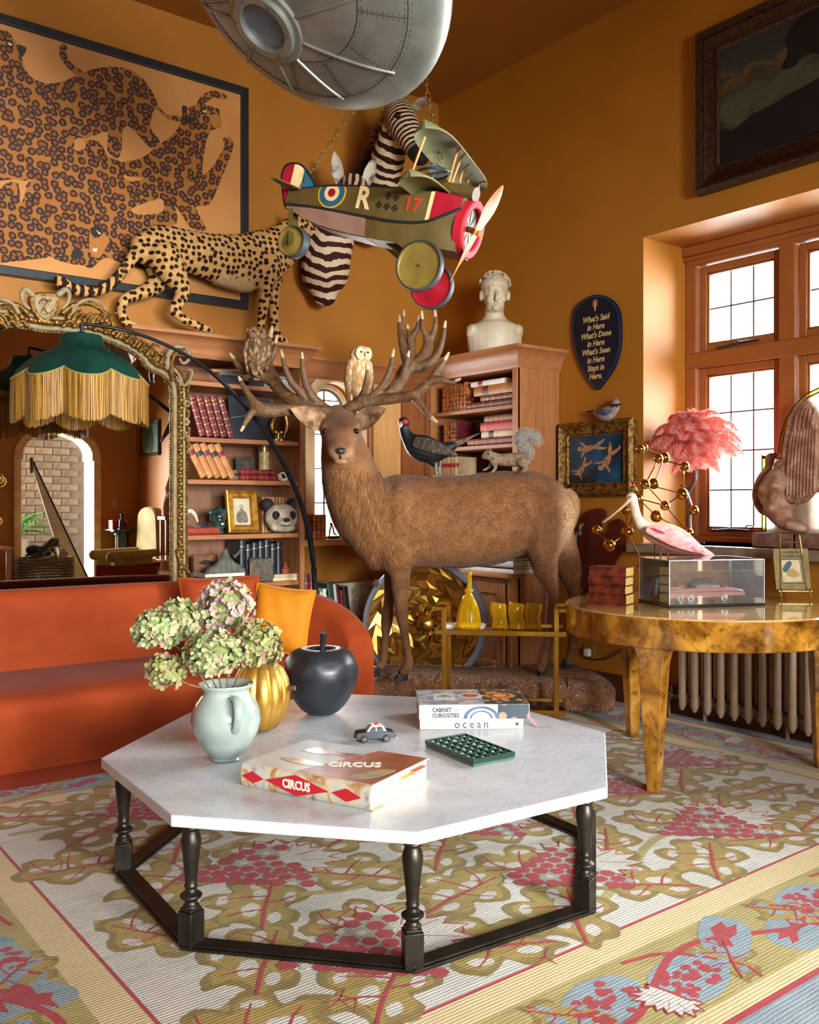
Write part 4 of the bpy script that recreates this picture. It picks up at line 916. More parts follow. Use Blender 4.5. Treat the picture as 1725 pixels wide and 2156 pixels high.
def sidetext(s_,size,x,z,mat,sx=1,shear=0,bold=0):
    c = bpy.data.curves.new('t','FONT'); c.body = s_; c.size = size; c.align_x = 'CENTER'; c.align_y = 'CENTER'; c.shear = shear; c.offset = bold; c.resolution_u = 3
    o = bpy.data.objects.new('t',c); COL.objects.link(o); dg = bpy.context.evaluated_depsgraph_get(); me = bpy.data.meshes.new_from_object(o.evaluated_get(dg)); bpy.data.objects.remove(o)
    co = vco(me); setco(me,np.array([tuple(side(x+p[0]*sx,z+p[1],.0035)) for p in co])); me.materials.clear(); ob('lettering',me,mat,fo)
sidetext('R',.125*k,.415*k,.028*k,CREAM,.95,0,.004); sidetext('17',.075*k,.655*k,.028*k,ORG,1,0,.002)
for i,(x,z) in enumerate(((.535,.052),(.575,.05),(.50,.012),(.54,.010),(.58,.006))):
    s_ = .013
    for ang in range(4):
        a = ang*math.pi/2; P = [(0,0),(.9*s_,-.55*s_),(1.1*s_,-.5*s_),(1.1*s_,.5*s_),(.9*s_,.55*s_)]
        decal([((x+p[0]*math.cos(a)-p[1]*math.sin(a))*k,(z+p[0]*math.sin(a)+p[1]*math.cos(a))*k) for p in P],BLKP,'cross_mark',.0024)
for x0,x1,mt,lf in ((.725,.742,CREAM,.003),(.742,.858,RED,.003)):
    xs = np.linspace(x0*k,x1*k,6); b_ = MB(); V = []
    for x in xs:
        zt = float(np.interp(x,STI[:,0],STI[:,2])); zc_ = float(np.interp(x,STI[:,0],STI[:,3])); hw = float(np.interp(x,STI[:,0],STI[:,1]))
        V += [AM @ Vector((x,-hw-lf,zc_+.004)),AM @ Vector((x,-hw-lf,zt*.8+.001)),AM @ Vector((x,-hw*.55,zt+lf)),AM @ Vector((x,0,zt+lf))]
    b_.add(V,[(4*i+j,4*i+j+1,4*i+4+j+1,4*i+4+j) for i in range(5) for j in range(3)]); ob('cowling_paint' if mt is RED else 'cream_stripe',b_,mt,fo,smooth=30)
# nose ring, spokes, propeller
NM = AM @ Matrix.Translation((.86*k,0,0)) @ Matrix.Rotation(math.pi/2,4,'Y')
ob('nose_ring',MB(NM).lathe(ringp(.082*k,.118*k,-.015,.028),40),M('nose_red','#a81424','#b81e2e',rough=.6,spec=.3),pl)
m = MB(NM).lathe([(0,-.002),(.09*k,-.002),(.09*k,.004),(0,.004)],32); nd = ob('nose_disc',m,M('nose_gold','#6c5a22','#84702e',rough=.75,spec=.2),pl)
m = MB(NM)
for i in range(8): a = i*math.pi/4; m.add([(r_*k*math.cos(a+s_),r_*k*math.sin(a+s_),.006) for r_,s_ in ((.0,0),(.085,-.2),(.085,.2))],[(0,1,2)])
ob('nose_pattern',m,BLKP,nd,smooth=0)
pa,pb = at(1059,391,d=3.78),at(948,591,d=3.86); pc = (pa+pb)/2; pdn = (pb-pa).normalized(); pw_ = pdn.cross(fx_).normalized(); LL = (pb-pa).length/2
m = MB(frame(pc,pdn,pw_,fx_)); V = []
for i in range(13):
    u = -1+i/6; w = .032*(1-abs(u)**3)*(.55+.6*min(1,abs(u)*2))+.005; tw = u*.5; V += [(u*LL,w*math.cos(tw)*s1,w*math.sin(tw)*s1+s2*.004) for s1,s2 in ((-1,0),(0,-1),(1,0),(0,1))]
m.add(V,[(4*i+q,4*i+(q+1) % 4,4*i+4+(q+1) % 4,4*i+4+q) for i in range(12) for q in range(4)]+[(0,1,2,3),(51,50,49,48)]); m.at(None)
m.tube([(*(t1+fx_*.0),.012),(*(pc+fx_*.02),.012)],10,1); ob('propeller',m,M('propeller_wood','#a85a2a','#c27438',rough=.4,scale=12),pl,smooth=50)
# fin, tailplane
def xz(x,y):                          # pixel on the plane of the fuselage centre line
    v = FR+RT*((x-CX)/FPX)+UP*((HY-y)/FPX); n_ = AM.to_3x3().col[1]; d = (t0-CAM).dot(n_)/v.dot(n_); p = AM.inverted() @ (CAM+v*d); return (p.x,p.z)
FP = [xz(*p) for p in smooth_poly([(594,400),(592,370),(600,349),(617,342),(636,346),(652,364),(670,396),(660,404),(612,404),(606,440),(598,430)],3)]
ob('fin',MB(AM @ Matrix.Rotation(math.pi/2,4,'X')).prism([(x,z) for x,z in FP],-.004,.004),BLKP,pl,smooth=0)
def clipx(P,a,b): return [(min(max(x,a),b),z) for x,z in P]
cxm = sum(p[0] for p in FP)/len(FP); czm = sum(p[1] for p in FP)/len(FP); FI = [(cxm+(x-cxm)*.86,czm+(z-czm)*.9) for x,z in FP]; xa = xz(617,370)[0]; xb = xz(640,370)[0]
for a,b_,mt in ((-9,xa,RED),(xa,xb,CREAM),(xb,9,BLUE)): ob('fin_stripe',MB(AM @ Matrix.Rotation(math.pi/2,4,'X')).prism(clipx(FI,a,b_),.004,.0055),mt,pl,smooth=0)
m = MB(AM).prism([(-.02,-.16),(.03,-.17),(.07,-.05),(.07,.05),(.03,.17),(-.02,.16)],.036*k,.042*k); ob('tailplane',m,OLIVE,pl,smooth=0,bevel=.002)
# wings
def wing(name,P,z,th_,mat,camber=.02):
    m = MB(); n_ = len(P); V = [Vector(p) for p in P]; m.add([p+UP*th_/2 for p in V]+[p-UP*th_/2 for p in V],[tuple(range(n_)),tuple(range(2*n_-1,n_-1,-1))]+[(i,n_+i,n_+(i+1) % n_,(i+1) % n_) for i in range(n_)]); return m
yd = -pn; yd = Vector((yd.x,yd.y,0)).normalized(); fd = Vector((fx_.x,fx_.y,0)).normalized()
def plate(c0,c1,chord,th_,camb,n1=28,n2=8,tipround=True):   # c0 near tip, c1 far tip, centre line
    m = MB(); V = []; F = []
    for s_ in (1,-1):
        for i in range(n1+1):
            u = i/n1; c = c0.lerp(c1,u); ch2 = chord*max(.06,math.sqrt(max(0,1-(2*abs(u-.5))**5)))
            for j in range(n2+1):
                w_ = 2*j/n2-1; V.append(c+fd*ch2/2*w_+UP*(camb*(1-w_*w_)+s_*th_/2))
    N = (n1+1)*(n2+1)
    for i in range(n1):
        for j in range(n2): a = i*(n2+1)+j; q = (a,a+1,a+n2+2,a+n2+1); F += [q,tuple(N+x for x in reversed(q))]
    for j in range(n2): F += [(j,N+j,N+j+1,j+1),(n1*(n2+1)+j,n1*(n2+1)+j+1,N+n1*(n2+1)+j+1,N+n1*(n2+1)+j)]
    for i in range(n1): F += [(i*(n2+1),(i+1)*(n2+1),N+(i+1)*(n2+1),N+i*(n2+1)),(i*(n2+1)+n2,N+i*(n2+1)+n2,N+(i+1)*(n2+1)+n2,(i+1)*(n2+1)+n2)]
    return m.add(V,F)
u0,u1 = at(893,268,d=3.66),at(1006,381,d=4.42); u1.z = u0.z
ob('upper_wing',plate(u0,u1,.17,.008,.03),[OLIVL],pl,smooth=40)
l0,l1 = at(862,370,d=3.66),at(940,425,d=4.0); l1.z = l0.z-.01; ob('lower_wing',plate(l0,l1,.15,.008,.025),OLIVL,pl,smooth=40)
l2 = at(990,395,d=4.44); l3 = at(962,410,d=4.12); l2.z = l3.z = l0.z; ob('lower_wing',plate(l3,l2,.15,.008,.025),OLIVL,pl,smooth=40)
for a,b_,da,db in (((895,288),(868,362),3.72,3.72),((967,305),(940,400),3.95,3.95),((971,332),(948,395),4.05,4.05),((976,350),(968,385),4.2,4.2),((1010,385),(1005,412),4.35,4.35),((988,360),(985,385),4.3,4.3)):
    ob('strut',MB().tube([(*at(*a,d=da),.005),(*at(*b_,d=db),.005)],8,1),TOYW,pl)
# wheels
def wheel(name,x,y,d,rpx,mat,w=.028):
    r_ = rpx*d/FPX; c = at(x,y,d=d); Mx = frame(c,fd,UP,-yd)
    ob(name,MB(Mx).lathe([(0,w*.35),(r_*.4,w*.30),(r_*.86,w*.12),(r_*.90,w*.2),(r_*.93,w*.5),(r_*.99,w*.35),(r_,0),(r_*.99,-w*.35),(r_*.93,-w*.5),(r_*.90,-w*.2),(0,-w*.2)],40),mat,pl,smooth=50)
    w_ = pl.children[-1]; ob('tyre',MB(Mx).lathe([(r_*.91,w*.3),(r_*.94,w*.56),(r_*1.0,w*.45),(r_*1.03,0),(r_*1.0,-w*.45),(r_*.94,-w*.56),(r_*.91,-w*.3)],40,cap=False),M('toy_tyre','#2b3034','#3d4448',rough=.5),w_); ob('hub_cap',MB(Mx).ball((0,0,w*.4),(.006,.006,.006),8),MATS['toy_tyre'],w_)
WOL = M('olive_wheel','#6b5724','#7d682e',rough=.35,scale=12); wheel('wheel',884,560,3.82,53,WOL); wheel('wheel',910,603,4.25,48,RED); wheel('tail_wheel',619,510,4.1,33,WOL,.05)
m = MB()
for (a,da),(b_,db) in (((( 775,475),4.05),((884,560),3.95)),(((800,470),4.0),((860,525),3.9)),(((795,500),4.2),((905,598),4.25)),(((900,480),4.0),((893,550),3.95)),(((884,560),3.82),((910,603),4.25))):
    m.bar(at(*a,d=da),at(*b_,d=db),.028,.01,up=-FR)
ob('undercarriage',m,OLIVE,pl,smooth=0,bevel=.002)
m = MB(); m.bar(at(612,440,d=4.2),at(613,512,d=4.05),.022,.008,up=-FR); m.bar(at(622,445,d=4.25),at(624,510,d=4.2),.022,.008,up=-FR); ob('tail_fork',m,OLIVE,pl,smooth=0)
m = MB(); g0,g1 = at(938,398,d=3.9),at(1003,410,d=3.82); m.tube([(*g0,.03),(*g1,.03)],14,1); gun = ob('gun_drum',m,OLIVE,pl,smooth=50)
m = MB(); gd = (g1-g0).normalized(); gs = gd.cross(UP).normalized(); gu = gs.cross(gd)
for i in range(8):
    for an in (150,185,215,245): a = math.radians(an); m.ball(g0.lerp(g1,.08+i*.12)+(gs*math.cos(a)+gu*math.sin(a))*.0295,.0055,6)
ob('vent_holes',m,BLKP,gun)
sc_ = at(912,366,d=3.95); ob('steering_wheel',MB(frame(sc_,fd,yd,UP)).tube([(.072*math.cos(a),.072*math.sin(a),0,.006) for a in np.linspace(0,2*math.pi,33)],8,1,up=(0,0,1)),BLKP,pl)
m = MB(); m.tube([(*sc_,.006),(*at(905,388,d=3.98),.006)],8,1); m.bar(sc_-fd*.07,sc_+fd*.07,.012,.006); m.bar(at(905,345,d=4.05),at(935,375,d=4.05),.05,.006,up=-FR); ob('steering_column',m,M('old_chrome','#8a8e8c',rough=.25,metal=.9),pl)
# chains
def link_mesh():
    m = MB(); m.tube([(.009*math.cos(a),0,.013*math.sin(a)+(.006 if math.sin(a) > 0 else -.006),.0022) for a in np.linspace(0,2*math.pi,17)],6,1,up=(0,1,0)); me = m.mesh('link'); me.polygons.foreach_set('use_smooth',[True]*len(me.polygons)); return me
LINK = link_mesh(); CHM_ = M('chain_brass','#6b5a34','#857044',rough=.4,metal=.8); LINK.materials.append(CHM_)
def chain(label,p,q,step=.033):
    o = thing('chain',label,'chain',q,'chains of the toy biplane'); p,q = Vector(p),Vector(q); n_ = int((q-p).length/step); d = (q-p).normalized(); rot = d.to_track_quat('Z','Y').to_matrix().to_4x4()
    for i in range(n_+1):
        l = bpy.data.objects.new('link',LINK); COL.objects.link(l); l.parent = o; l.matrix_parent_inverse = PINV[o.name]; l.matrix_world = Matrix.Translation(p+d*step*i) @ rot @ Matrix.Rotation(math.pi/2*(i % 2),4,'Z')
        l.matrix_basis = Matrix.Translation(p+d*step*i) @ rot @ Matrix.Rotation(math.pi/2*(i % 2),4,'Z')
ca = at(637,388,d=4.2); cdir = at(745,230,d=4.28)-ca; ctop = ca+cdir*((ZC-ca.z)/cdir.z); chain('brass chain holding the tail of the toy biplane',ctop,ca)
cb = at(930,345,d=3.97); cdir = at(905,220,d=3.97)-cb; ctop = cb+cdir*((ZC-cb.z)/cdir.z); chain('brass chain holding the cockpit end of the toy biplane',ctop,cb)
# ================================================================ stag
stag = thing('stag','life size mounted red deer stag with spreading antlers in the middle of the room','stag',at(960,1423,d=5.45))
B = []
B.append(MB().tube([pt(800,1100,5.34,60,76),pt(835,1096,5.37,66,98),pt(900,1099,5.40,72,97),pt(980,1097,5.43,76,97),pt(1060,1085,5.47,76,94),pt(1120,1076,5.50,74,85),pt(1148,1077,5.52,66,74),pt(1166,1082,5.53,50,60)],20,4,rnd=True))
B.append(MB().tube([pt(812,1130,5.36,58,62),pt(790,1110,5.33,66,66),pt(762,1065,5.28,68,70),pt(741,1015,5.24,61,63),pt(728,965,5.20,53,55),pt(720,925,5.17,43,45)],18,4,rnd=True))
B.append(MB().ball(at(798,1155,d=5.32),(.11,.11,.11),12)); B.append(MB().ball(at(835,1150,d=5.28),(.12,.12,.17),12)); B.append(MB().ball(at(850,1085,d=5.27),(.14,.12,.19),12))
B.append(MB().tube([pt(716,888,5.17,42,36),pt(717,902,5.12,46,40),pt(717,920,5.03,39,35),pt(717,940,4.94,31,28),pt(717,953,4.88,25,22)],16,4,up=(0,0,1),rnd=True))
B.append(MB().tube([pt(717,945,5.05,24,18),pt(717,962,4.95,18,13),pt(717,968,4.90,13,9)],12,3,rnd=True))
for x in (690,746): B.append(MB().ball(at(x,898,d=5.03),(.040,.034,.020),10))
def leg(ch): B.append(MB().tube([pt(*q) for q in ch],12,4,rnd=True))
leg([(832,1175,5.44,30),(824,1215,5.46,15),(820,1262,5.46,13),(815,1300,5.46,12.5),(812,1340,5.46,8.5),(808,1382,5.46,9),(803,1398,5.45,10),(791,1412,5.42,8.5)])
leg([(845,1150,5.28,36,40),(842,1200,5.27,24),(844,1250,5.27,17),(847,1298,5.27,13.5),(852,1335,5.27,9),(859,1378,5.27,9.5),(860,1398,5.26,11),(848,1416,5.23,9)])
leg([(1152,1086,5.45,62,72),(1146,1132,5.41,52,56),(1146,1180,5.40,31,36),(1156,1222,5.40,20),(1163,1246,5.40,15),(1159,1285,5.40,10.5),(1151,1345,5.40,9.5),(1144,1385,5.40,11),(1139,1408,5.39,10)])
leg([(1150,1100,5.56,46,56),(1176,1145,5.61,36,42),(1195,1190,5.64,26,30),(1207,1235,5.64,16),(1210,1252,5.64,14),(1208,1300,5.64,9.5),(1206,1350,5.64,9.5),(1203,1375,5.64,11),(1196,1394,5.63,9.5)])
B.append(MB().tube([pt(1198,1038,5.53,12),pt(1211,1055,5.53,11),pt(1219,1078,5.53,5)],10,3,rnd=True))
B.append(MB().tube([pt(960,1185,5.43,16,12),pt(1040,1180,5.46,16,12),pt(1085,1160,5.47,18,14)],10,3,rnd=True))
me = blob(B,.0125,5); rough_up(me,.006,9.)
c = vco(me); rel = c-np.array(CAM); dd = rel@np.array(FR); sx = CX+FPX*(rel@np.array(RT))/dd; sy = HY-FPX*rel[:,2]/dd
rump = smst(1168,1200,sx)*smst(1190,1130,sy)*smst(1005,1030,sy)
hd_m = (sy < 985)*(sx < 775); attr(me,'rump',rump); attr(me,'dark',np.clip(hd_m*(np.exp(-((sx-717)**2/26**2+(sy-888)**2/16**2))*.75+np.exp(-((np.abs(sx-717)-33)**2/9**2+(sy-908)**2/7**2))*.6+np.exp(-((np.abs(sx-717)-14)**2/6**2+(sy-930)**2/16**2))*.4)+smst(1150,1200,sy)*.4+smst(835,800,sx)*smst(1200,1100,sy)*.15+np.exp(-((sy-990)/18)**2)*smst(800,850,sx)*.5*smst(1150,1080,sx),0,1)); attr(me,'pale',np.clip(np.exp(-((sx-790)**2/60**2+(sy-1040)**2/60**2))*.2+hd_m*(np.exp(-((sx-717)**2/20**2+(sy-966)**2/11**2))*.9+np.exp(-((np.abs(sx-717)-38)**2/8**2+(sy-897)**2/5**2))*.7+np.exp(-((np.abs(sx-717)-22)**2/7**2+(sy-952)**2/9**2))*.8),0,1))
def furmat(name,isl):
    t = NT(name); v = t.coord('Object'); n = t.noise(v,14,5,.65,.4); n2 = t.noise(t.coord('Object',(130,130,30)),2,3)
    f = t.math('ADD',t.math('MULTIPLY',n,.6),t.math('MULTIPLY',n2,.4)); base = t.ramp(f,[(.32,'#54341c'),(.5,'#7e5230'),(.68,'#9a6a40')])
    if isl: base = t.mix(.75,base,t.ramp(t.island(),[(0,'#3e2210'),(.5,'#8a5428'),(1,'#cf9a62')]))
    else:
        base = t.mix(t.attr('dark'),base,'#54301a'); base = t.mix(t.attr('rump'),base,'#d6a97c'); base = t.mix(t.attr('pale'),base,'#b98a62'); t.bump(t.noise(t.coord('Object',(90,90,35)),3,4),.5,.006)
    t.col(base); t.set(rough=.75,spec=.2,sheen=.1); return t.m
ob('body',me,furmat('stag_coat',False),stag)
dirB = np.array(RT)
def sflow(p):
    r_ = p-np.array(CAM); d_ = r_@np.array(FR); x = CX+FPX*(r_@np.array(RT))/d_
    k = smst(860,780,x)[:,None]; return (dirB*.8+np.array((0,0,-.55)))*(1-k)+np.array((0,0,-1.))*k
def slen(p):
    r_ = p-np.array(CAM); d_ = r_@np.array(FR); x = CX+FPX*(r_@np.array(RT))/d_; y = HY-FPX*r_[:,2]/d_
    L_ = .022+smst(850,770,x)*smst(965,1000,y)*.042; return np.where(y < 985,np.where(x < 780,.010,.020),np.where(y > 1215,.007,L_))
fm,p = fur(me,110000,slen,sflow,.0014,.22,seed=9); ob('coat_fur',fm,furmat('stag_fur',True),stag,kind='stuff')
e = MB(); ear(e,at(682,894,d=5.10),at(611,860,d=4.90),.058,-FR+UP*.1,.4); ob('ear',e,M('stag_ear','#6a4226','#c8a078',rough=.9,scale=16,detail=6,bump=.5,bs=70),stag)
e = MB(); ear(e,at(752,894,d=5.10),at(814,860,d=4.92),.056,-FR+UP*.1,.4); ob('ear',e,MATS['stag_ear'],stag)
for x in (684,750): ob('eye',MB().ball(at(x,908,d=4.995),(.017,.017,.015),12),EYE,stag)
NOSE = M('stag_nose','#25201f','#3a3432',rough=.3,scale=60,bump=.2); B = [MB().tube([pt(707,949,4.855,6.5,6.5),pt(717,950,4.835,9,8),pt(727,949,4.855,6.5,6.5)],10,3,up=(0,0,1),rnd=True),MB().ball(at(717,957,d=4.85),(.021,.02,.028),10)]
ob('nose',blob(B,.005,3),NOSE,stag); ob('chin',MB().ball(at(717,972,d=4.875),(.036,.036,.018),12,None),M('stag_chin','#92704e','#a98460',rough=.8,scale=30),stag)
ob('mouth_line',MB().tube([pt(701,966,4.865,1.2),pt(717,963,4.845,1.2),pt(733,966,4.865,1.2)],6,3),NOSE,stag)
HOOF = M('stag_hoof','#1c1b1d','#38363a',rough=.3,scale=20,bump=.1)
def hoof(x,y,d,ang):
    p = at(x,y,d=d); m = MB(vframe(p,ang))
    for s_ in (-1,1):
        V = [(s_*.004,.012,0),(s_*.034,.012,0),(s_*.030,-.05,0),(s_*.008,-.085,0),(s_*.004,.012,.055),(s_*.028,.012,.055),(s_*.024,-.02,.048),(s_*.006,-.05,.03)]
        m.add(V,[(0,1,2,3),(4,7,6,5),(0,4,5,1),(1,5,6,2),(2,6,7,3),(3,7,4,0)])
    ob('hoof',m,HOOF,stag,smooth=30,bevel=.004)
hz_ = .205
def hp(x,y): q = at(x,y,Z=hz_); return (x,y,(q-CAM).dot(FR))
hoof(*hp(792,1423),-48); hoof(*hp(848,1431),-42); hoof(*hp(1139,1418),-20); hoof(*hp(1195,1405),-35)
# antlers
t = NT('antler'); v = t.coord('Object'); n = t.noise(t.coord('Object',(1,1,1)),22,5,.7,.6); t.col(t.ramp(n,[(.3,'#3c2714'),(.55,'#6b4a2a'),(.75,'#8f6a42')])); t.set(rough=.6); t.bump(t.noise(v,70,4),.6,.005); ANT = t.m
t = NT('antler_tip'); v = t.coord('Object'); t.col(t.ramp(t.noise(v,20,4),[(.3,'#a58458'),(.7,'#d8bd92')])); t.set(rough=.45); TIP = t.m
def antler(branches):
    B = []; tips = []
    for br in branches:
        P = [pt(*q) for q in br]; B.append(MB().tube(P,10,4,rnd=True)); tips.append(br)
    return blob(B,.0052,2),tips
def antler_thing(brs):
    me,tips = antler(brs); o = ob('antler',me,ANT,stag)
    for br in brs:
        q1,q0 = br[-1],br[-2]; f = .45; a = tuple(q1[i]+(q0[i]-q1[i])*f for i in range(4)); mid = tuple(q1[i]+(q0[i]-q1[i])*f*.5 for i in range(4))
        ob('tine_tip',MB().tube([pt(*a[:3],a[3]*1.03),pt(*mid[:3],mid[3]*1.06),pt(*q1[:3],q1[3]*1.05)],10,3,rnd=True),TIP,o)
antler_thing([
 [(700,880,5.16,11),(692,866,5.14,13),(660,856,5.12,13),(619,843,5.14,14),(595,826,5.2,14),(576,800,5.26,15),(563,765,5.3,11),(564,735,5.32,8.5),(573,688,5.34,3)],
 [(692,868,5.12,12),(640,862,5.02,12),(590,864,4.96,14),(548,862,4.93,16),(526,835,4.94,8),(512,812,4.95,6),(503,794,4.96,2.5)],
 [(560,864,4.94,13),(532,868,4.92,9),(518,888,4.9,6),(508,907,4.88,2.5)],
 [(580,806,5.25,13),(553,792,5.28,12),(524,779,5.3,10),(502,768,5.3,8),(485,745,5.3,2.5)],
 [(530,783,5.3,9),(520,758,5.36,6),(523,720,5.4,5),(522,694,5.42,2)],
 [(566,760,5.3,9),(578,740,5.3,6),(583,708,5.3,2.5)],
 [(650,848,5.13,11),(634,826,5.1,9),(613,803,5.08,8),(600,772,5.07,6),(592,738,5.07,2.5)],
 [(684,860,5.13,11),(656,832,5.1,9),(642,800,5.08,8),(637,770,5.07,6),(636,743,5.07,2.5)]])
antler_thing([
 [(724,880,5.16,11),(730,865,5.14,13),(757,850,5.12,14),(799,840,5.12,14),(832,817,5.16,14),(848,790,5.22,15),(860,768,5.26,15),(850,735,5.3,10),(844,695,5.34,8),(841,666,5.36,3)],
 [(846,705,5.33,6),(848,680,5.35,4.5),(851,654,5.37,2)],
 [(860,770,5.26,13),(867,735,5.28,10),(868,710,5.3,8),(880,690,5.3,6),(882,665,5.3,2.5)],
 [(866,726,5.28,7),(860,700,5.3,5),(858,684,5.3,2.5)],
 [(856,782,5.24,14),(880,765,5.26,15),(898,740,5.27,13),(901,716,5.28,10),(891,690,5.28,6),(888,656,5.28,2.5)],
 [(900,722,5.28,10),(911,705,5.28,7),(917,680,5.28,5),(916,654,5.28,2.5)],
 [(880,774,5.24,13),(908,762,5.24,10),(926,736,5.24,7),(934,705,5.24,5.5),(938,677,5.24,2.5)],
 [(790,842,5.12,14),(835,838,5.06,12),(874,830,5.02,12),(905,804,5.0,9),(925,776,5.0,8),(945,743,5.0,2.5)],
 [(898,808,5.0,9),(925,799,4.98,8),(950,805,4.97,6),(969,798,4.96,2.5)],
 [(868,832,5.02,10),(882,848,4.98,7),(898,868,4.95,6),(919,888,4.92,2.5)],
 [(752,850,5.11,10),(765,828,5.06,7),(772,800,5.03,6),(774,764,5.02,2.5)],
 [(765,848,5.12,11),(793,826,5.1,8),(812,800,5.08,7),(823,770,5.08,6),(829,736,5.08,2.5)],
 [(838,812,5.17,9),(848,790,5.14,7),(856,765,5.12,5.5),(861,740,5.12,2.5)]])
# ---------------------------------------------------------------- earth base on castors
sb = thing('earth_mound','low wheeled mound of earth and wood shavings under the stag','base',at(1040,1480,d=5.5))
pb_ = [at(x,y,Z=.05) for x,y in ((700,1472),(820,1474),(980,1484),(1120,1495),(1230,1499),(1300,1490))]
bk = [p+FR*q for p,q in zip(pb_[::-1],(.62,.64,.60,.40,.33,.33))]; bk = [Vector((min(p.x,3.93 if p.y > 4.1 else 4.36),min(p.y,4.95),0)) for p in bk]
pol = smooth_poly([(p.x,p.y) for p in pb_]+[(p.x,p.y) for p in bk],4); ccx = sum(p[0] for p in pol)/len(pol); ccy = sum(p[1] for p in pol)/len(pol)
m = MB(); n = len(pol); V = []
for s_,z in ((.985,.05),(1.0,.065),(1.0,.14),(.985,.175),(.95,.195),(.85,.203),(.6,.205),(.3,.205)): V += [(ccx+(x-ccx)*s_,ccy+(y-ccy)*s_,z) for x,y in pol]
F = [tuple(range(n-1,-1,-1)),tuple(7*n+k for k in range(n))]+[(i*n+k,i*n+(k+1) % n,(i+1)*n+(k+1) % n,(i+1)*n+k) for i in range(7) for k in range(n)]
m.add(V,F); bm_ = blob(m,.018,1); rough_up(bm_,.010,22.); rough_up(bm_,.014,6.,4.)
c = vco(bm_); c[:,2] = np.where(c[:,2] > .19,.205+(c[:,2]-.205)*.35,c[:,2]); setco(bm_,c)
ob('mound',bm_,M('earth','#5a3822','#86593a',rough=.95,scale=16,bump=.8,bs=90,bd=.01),sb)
fm,p = fur(bm_,30000,.018,lambda p: np.random.default_rng(1).normal(0,1,(len(p),3)),.0022,.25,lambda c_: smst(.17,.2,c_[:,2])+.04,seed=2)
ob('wood_shavings',fm,M('wood_shavings','#9a7254','#e6cfb4',rough=.9,isl=True),sb,kind='stuff')
for x,y in ((1272,1498),(1130,1500),(760,1476)):
    q = at(x,y,Z=.028); q += FR*.10; ob('castor',MB(vframe(q)).at(vframe(q) @ Matrix.Rotation(math.pi/2,4,'Y')).lathe([(0,-.012),(.016,-.012),(.016,.012),(0,.012)],14).at(vframe(q)).box((-.016,-.012,.0),(.016,.012,.045)),M('castor','#8a857c',rough=.4),sb)
# ---------------------------------------------------------------- birds and squirrel on the stag
def feathers(name,a,b_,c_,sc=34,st=(1,1,.5)):
    t = NT(name); v = t.coord('Object',st); w = t.n('TexVoronoi'); w.inputs['Scale'].default_value = sc*1.6; t.l(v,w.inputs[0]); n = t.noise(v,sc,4)
    t.col(t.mix(t.ramp(w.outputs['Distance'],[(.15,'#ffffff'),(.55,'#000000')]),t.ramp(n,[(.35,a),(.65,b_)]),c_)); t.set(rough=.8); t.bump(w.outputs['Distance'],.4,.004); return t.m
def owl(name,label,x,ytop,ybot,d,wpx,coat,face,group,turn=0):
    o = thing(name,label,'owl',at(x,ybot,d=d),group); k = d/FPX; H_ = (ybot-ytop)*k; w = wpx*k; Mx = vframe(at(x,ybot,d=d),turn)
    B = [MB(Mx).tube([(0,.01,.02*H_,w*.35),(0,.01,.18*H_,w*.72,w*.66),(0,.005,.40*H_,w*.96,w*.9),(0,0,.60*H_,w*.95,w*.9),(0,0,.72*H_,w*.82,w*.8)],16,4,up=(0,1,0),rnd=True),MB(Mx).ball((0,-.012,.82*H_),(w*.82,w*.78,.175*H_),16)]
    B.append(MB(Mx).tube([(0,w*.5,.25*H_,w*.4,.015),(0,w*.55,.05*H_,w*.4,.012),(0,w*.55,-.12*H_,w*.35,.008)],10,3,up=(0,1,0)))
    me = blob(B,.007,3); rough_up(me,.004,40.); ob('body',me,coat,o)
    for s_ in (-1,1):
        ob('wing',blob(MB(Mx).tube([(s_*w*.80,.0,.64*H_,w*.28,w*.5),(s_*w*.92,.01,.40*H_,w*.25,w*.6),(s_*w*.75,.03,.14*H_,w*.17,w*.42),(s_*w*.5,.05,-.02*H_,w*.08,w*.15)],12,4,up=(0,1,0),rnd=True),.006,3),coat,o)
        fd_ = ob('facial_disc',MB(Mx).ball((s_*w*.30,-.012-w*.68,.83*H_),(w*.40,w*.12,.125*H_),14),face,o)
        ob('eye',MB(Mx).ball((s_*w*.28,-.012-w*.79,.85*H_),(w*.12,w*.08,w*.07),10),EYE,o)
        ob('foot',MB(Mx).tube([(s_*w*.3,-.01,.05*H_,.012),(s_*w*.3,-.03,-.01*H_,.009),(s_*w*.32,-.05,-.02*H_,.005)],8,2,rnd=True),M('owl_foot','#8a7350','#a88e66',rough=.7),o)
    ob('beak',MB(Mx).tube([(0,-.012-w*.74,.84*H_,w*.10),(0,-.012-w*.92,.79*H_,w*.07),(0,-.012-w*.90,.755*H_,w*.015)],8,3),M('owl_beak','#b99a5c',rough=.4),o); return o
owl('tawny_owl','brown streaked tawny owl perched on the left antler',541,688,788,5.22,27,feathers('tawny_feathers','#4a2f18','#7a5530','#b89a70',42,(1,1,.35)),feathers('tawny_face','#5a3c22','#7c5a38','#94724a',60),'stuffed owls',12)
owl('barn_owl','pale barn owl with heart shaped face perched on the right antler base',757,728,842,5.24,27,feathers('barn_owl_feathers','#c08a4a','#d9b07a','#ecd9b8',36),M('barn_owl_face','#d9b08a','#e8cba8',rough=.8,scale=40),'stuffed owls',28)
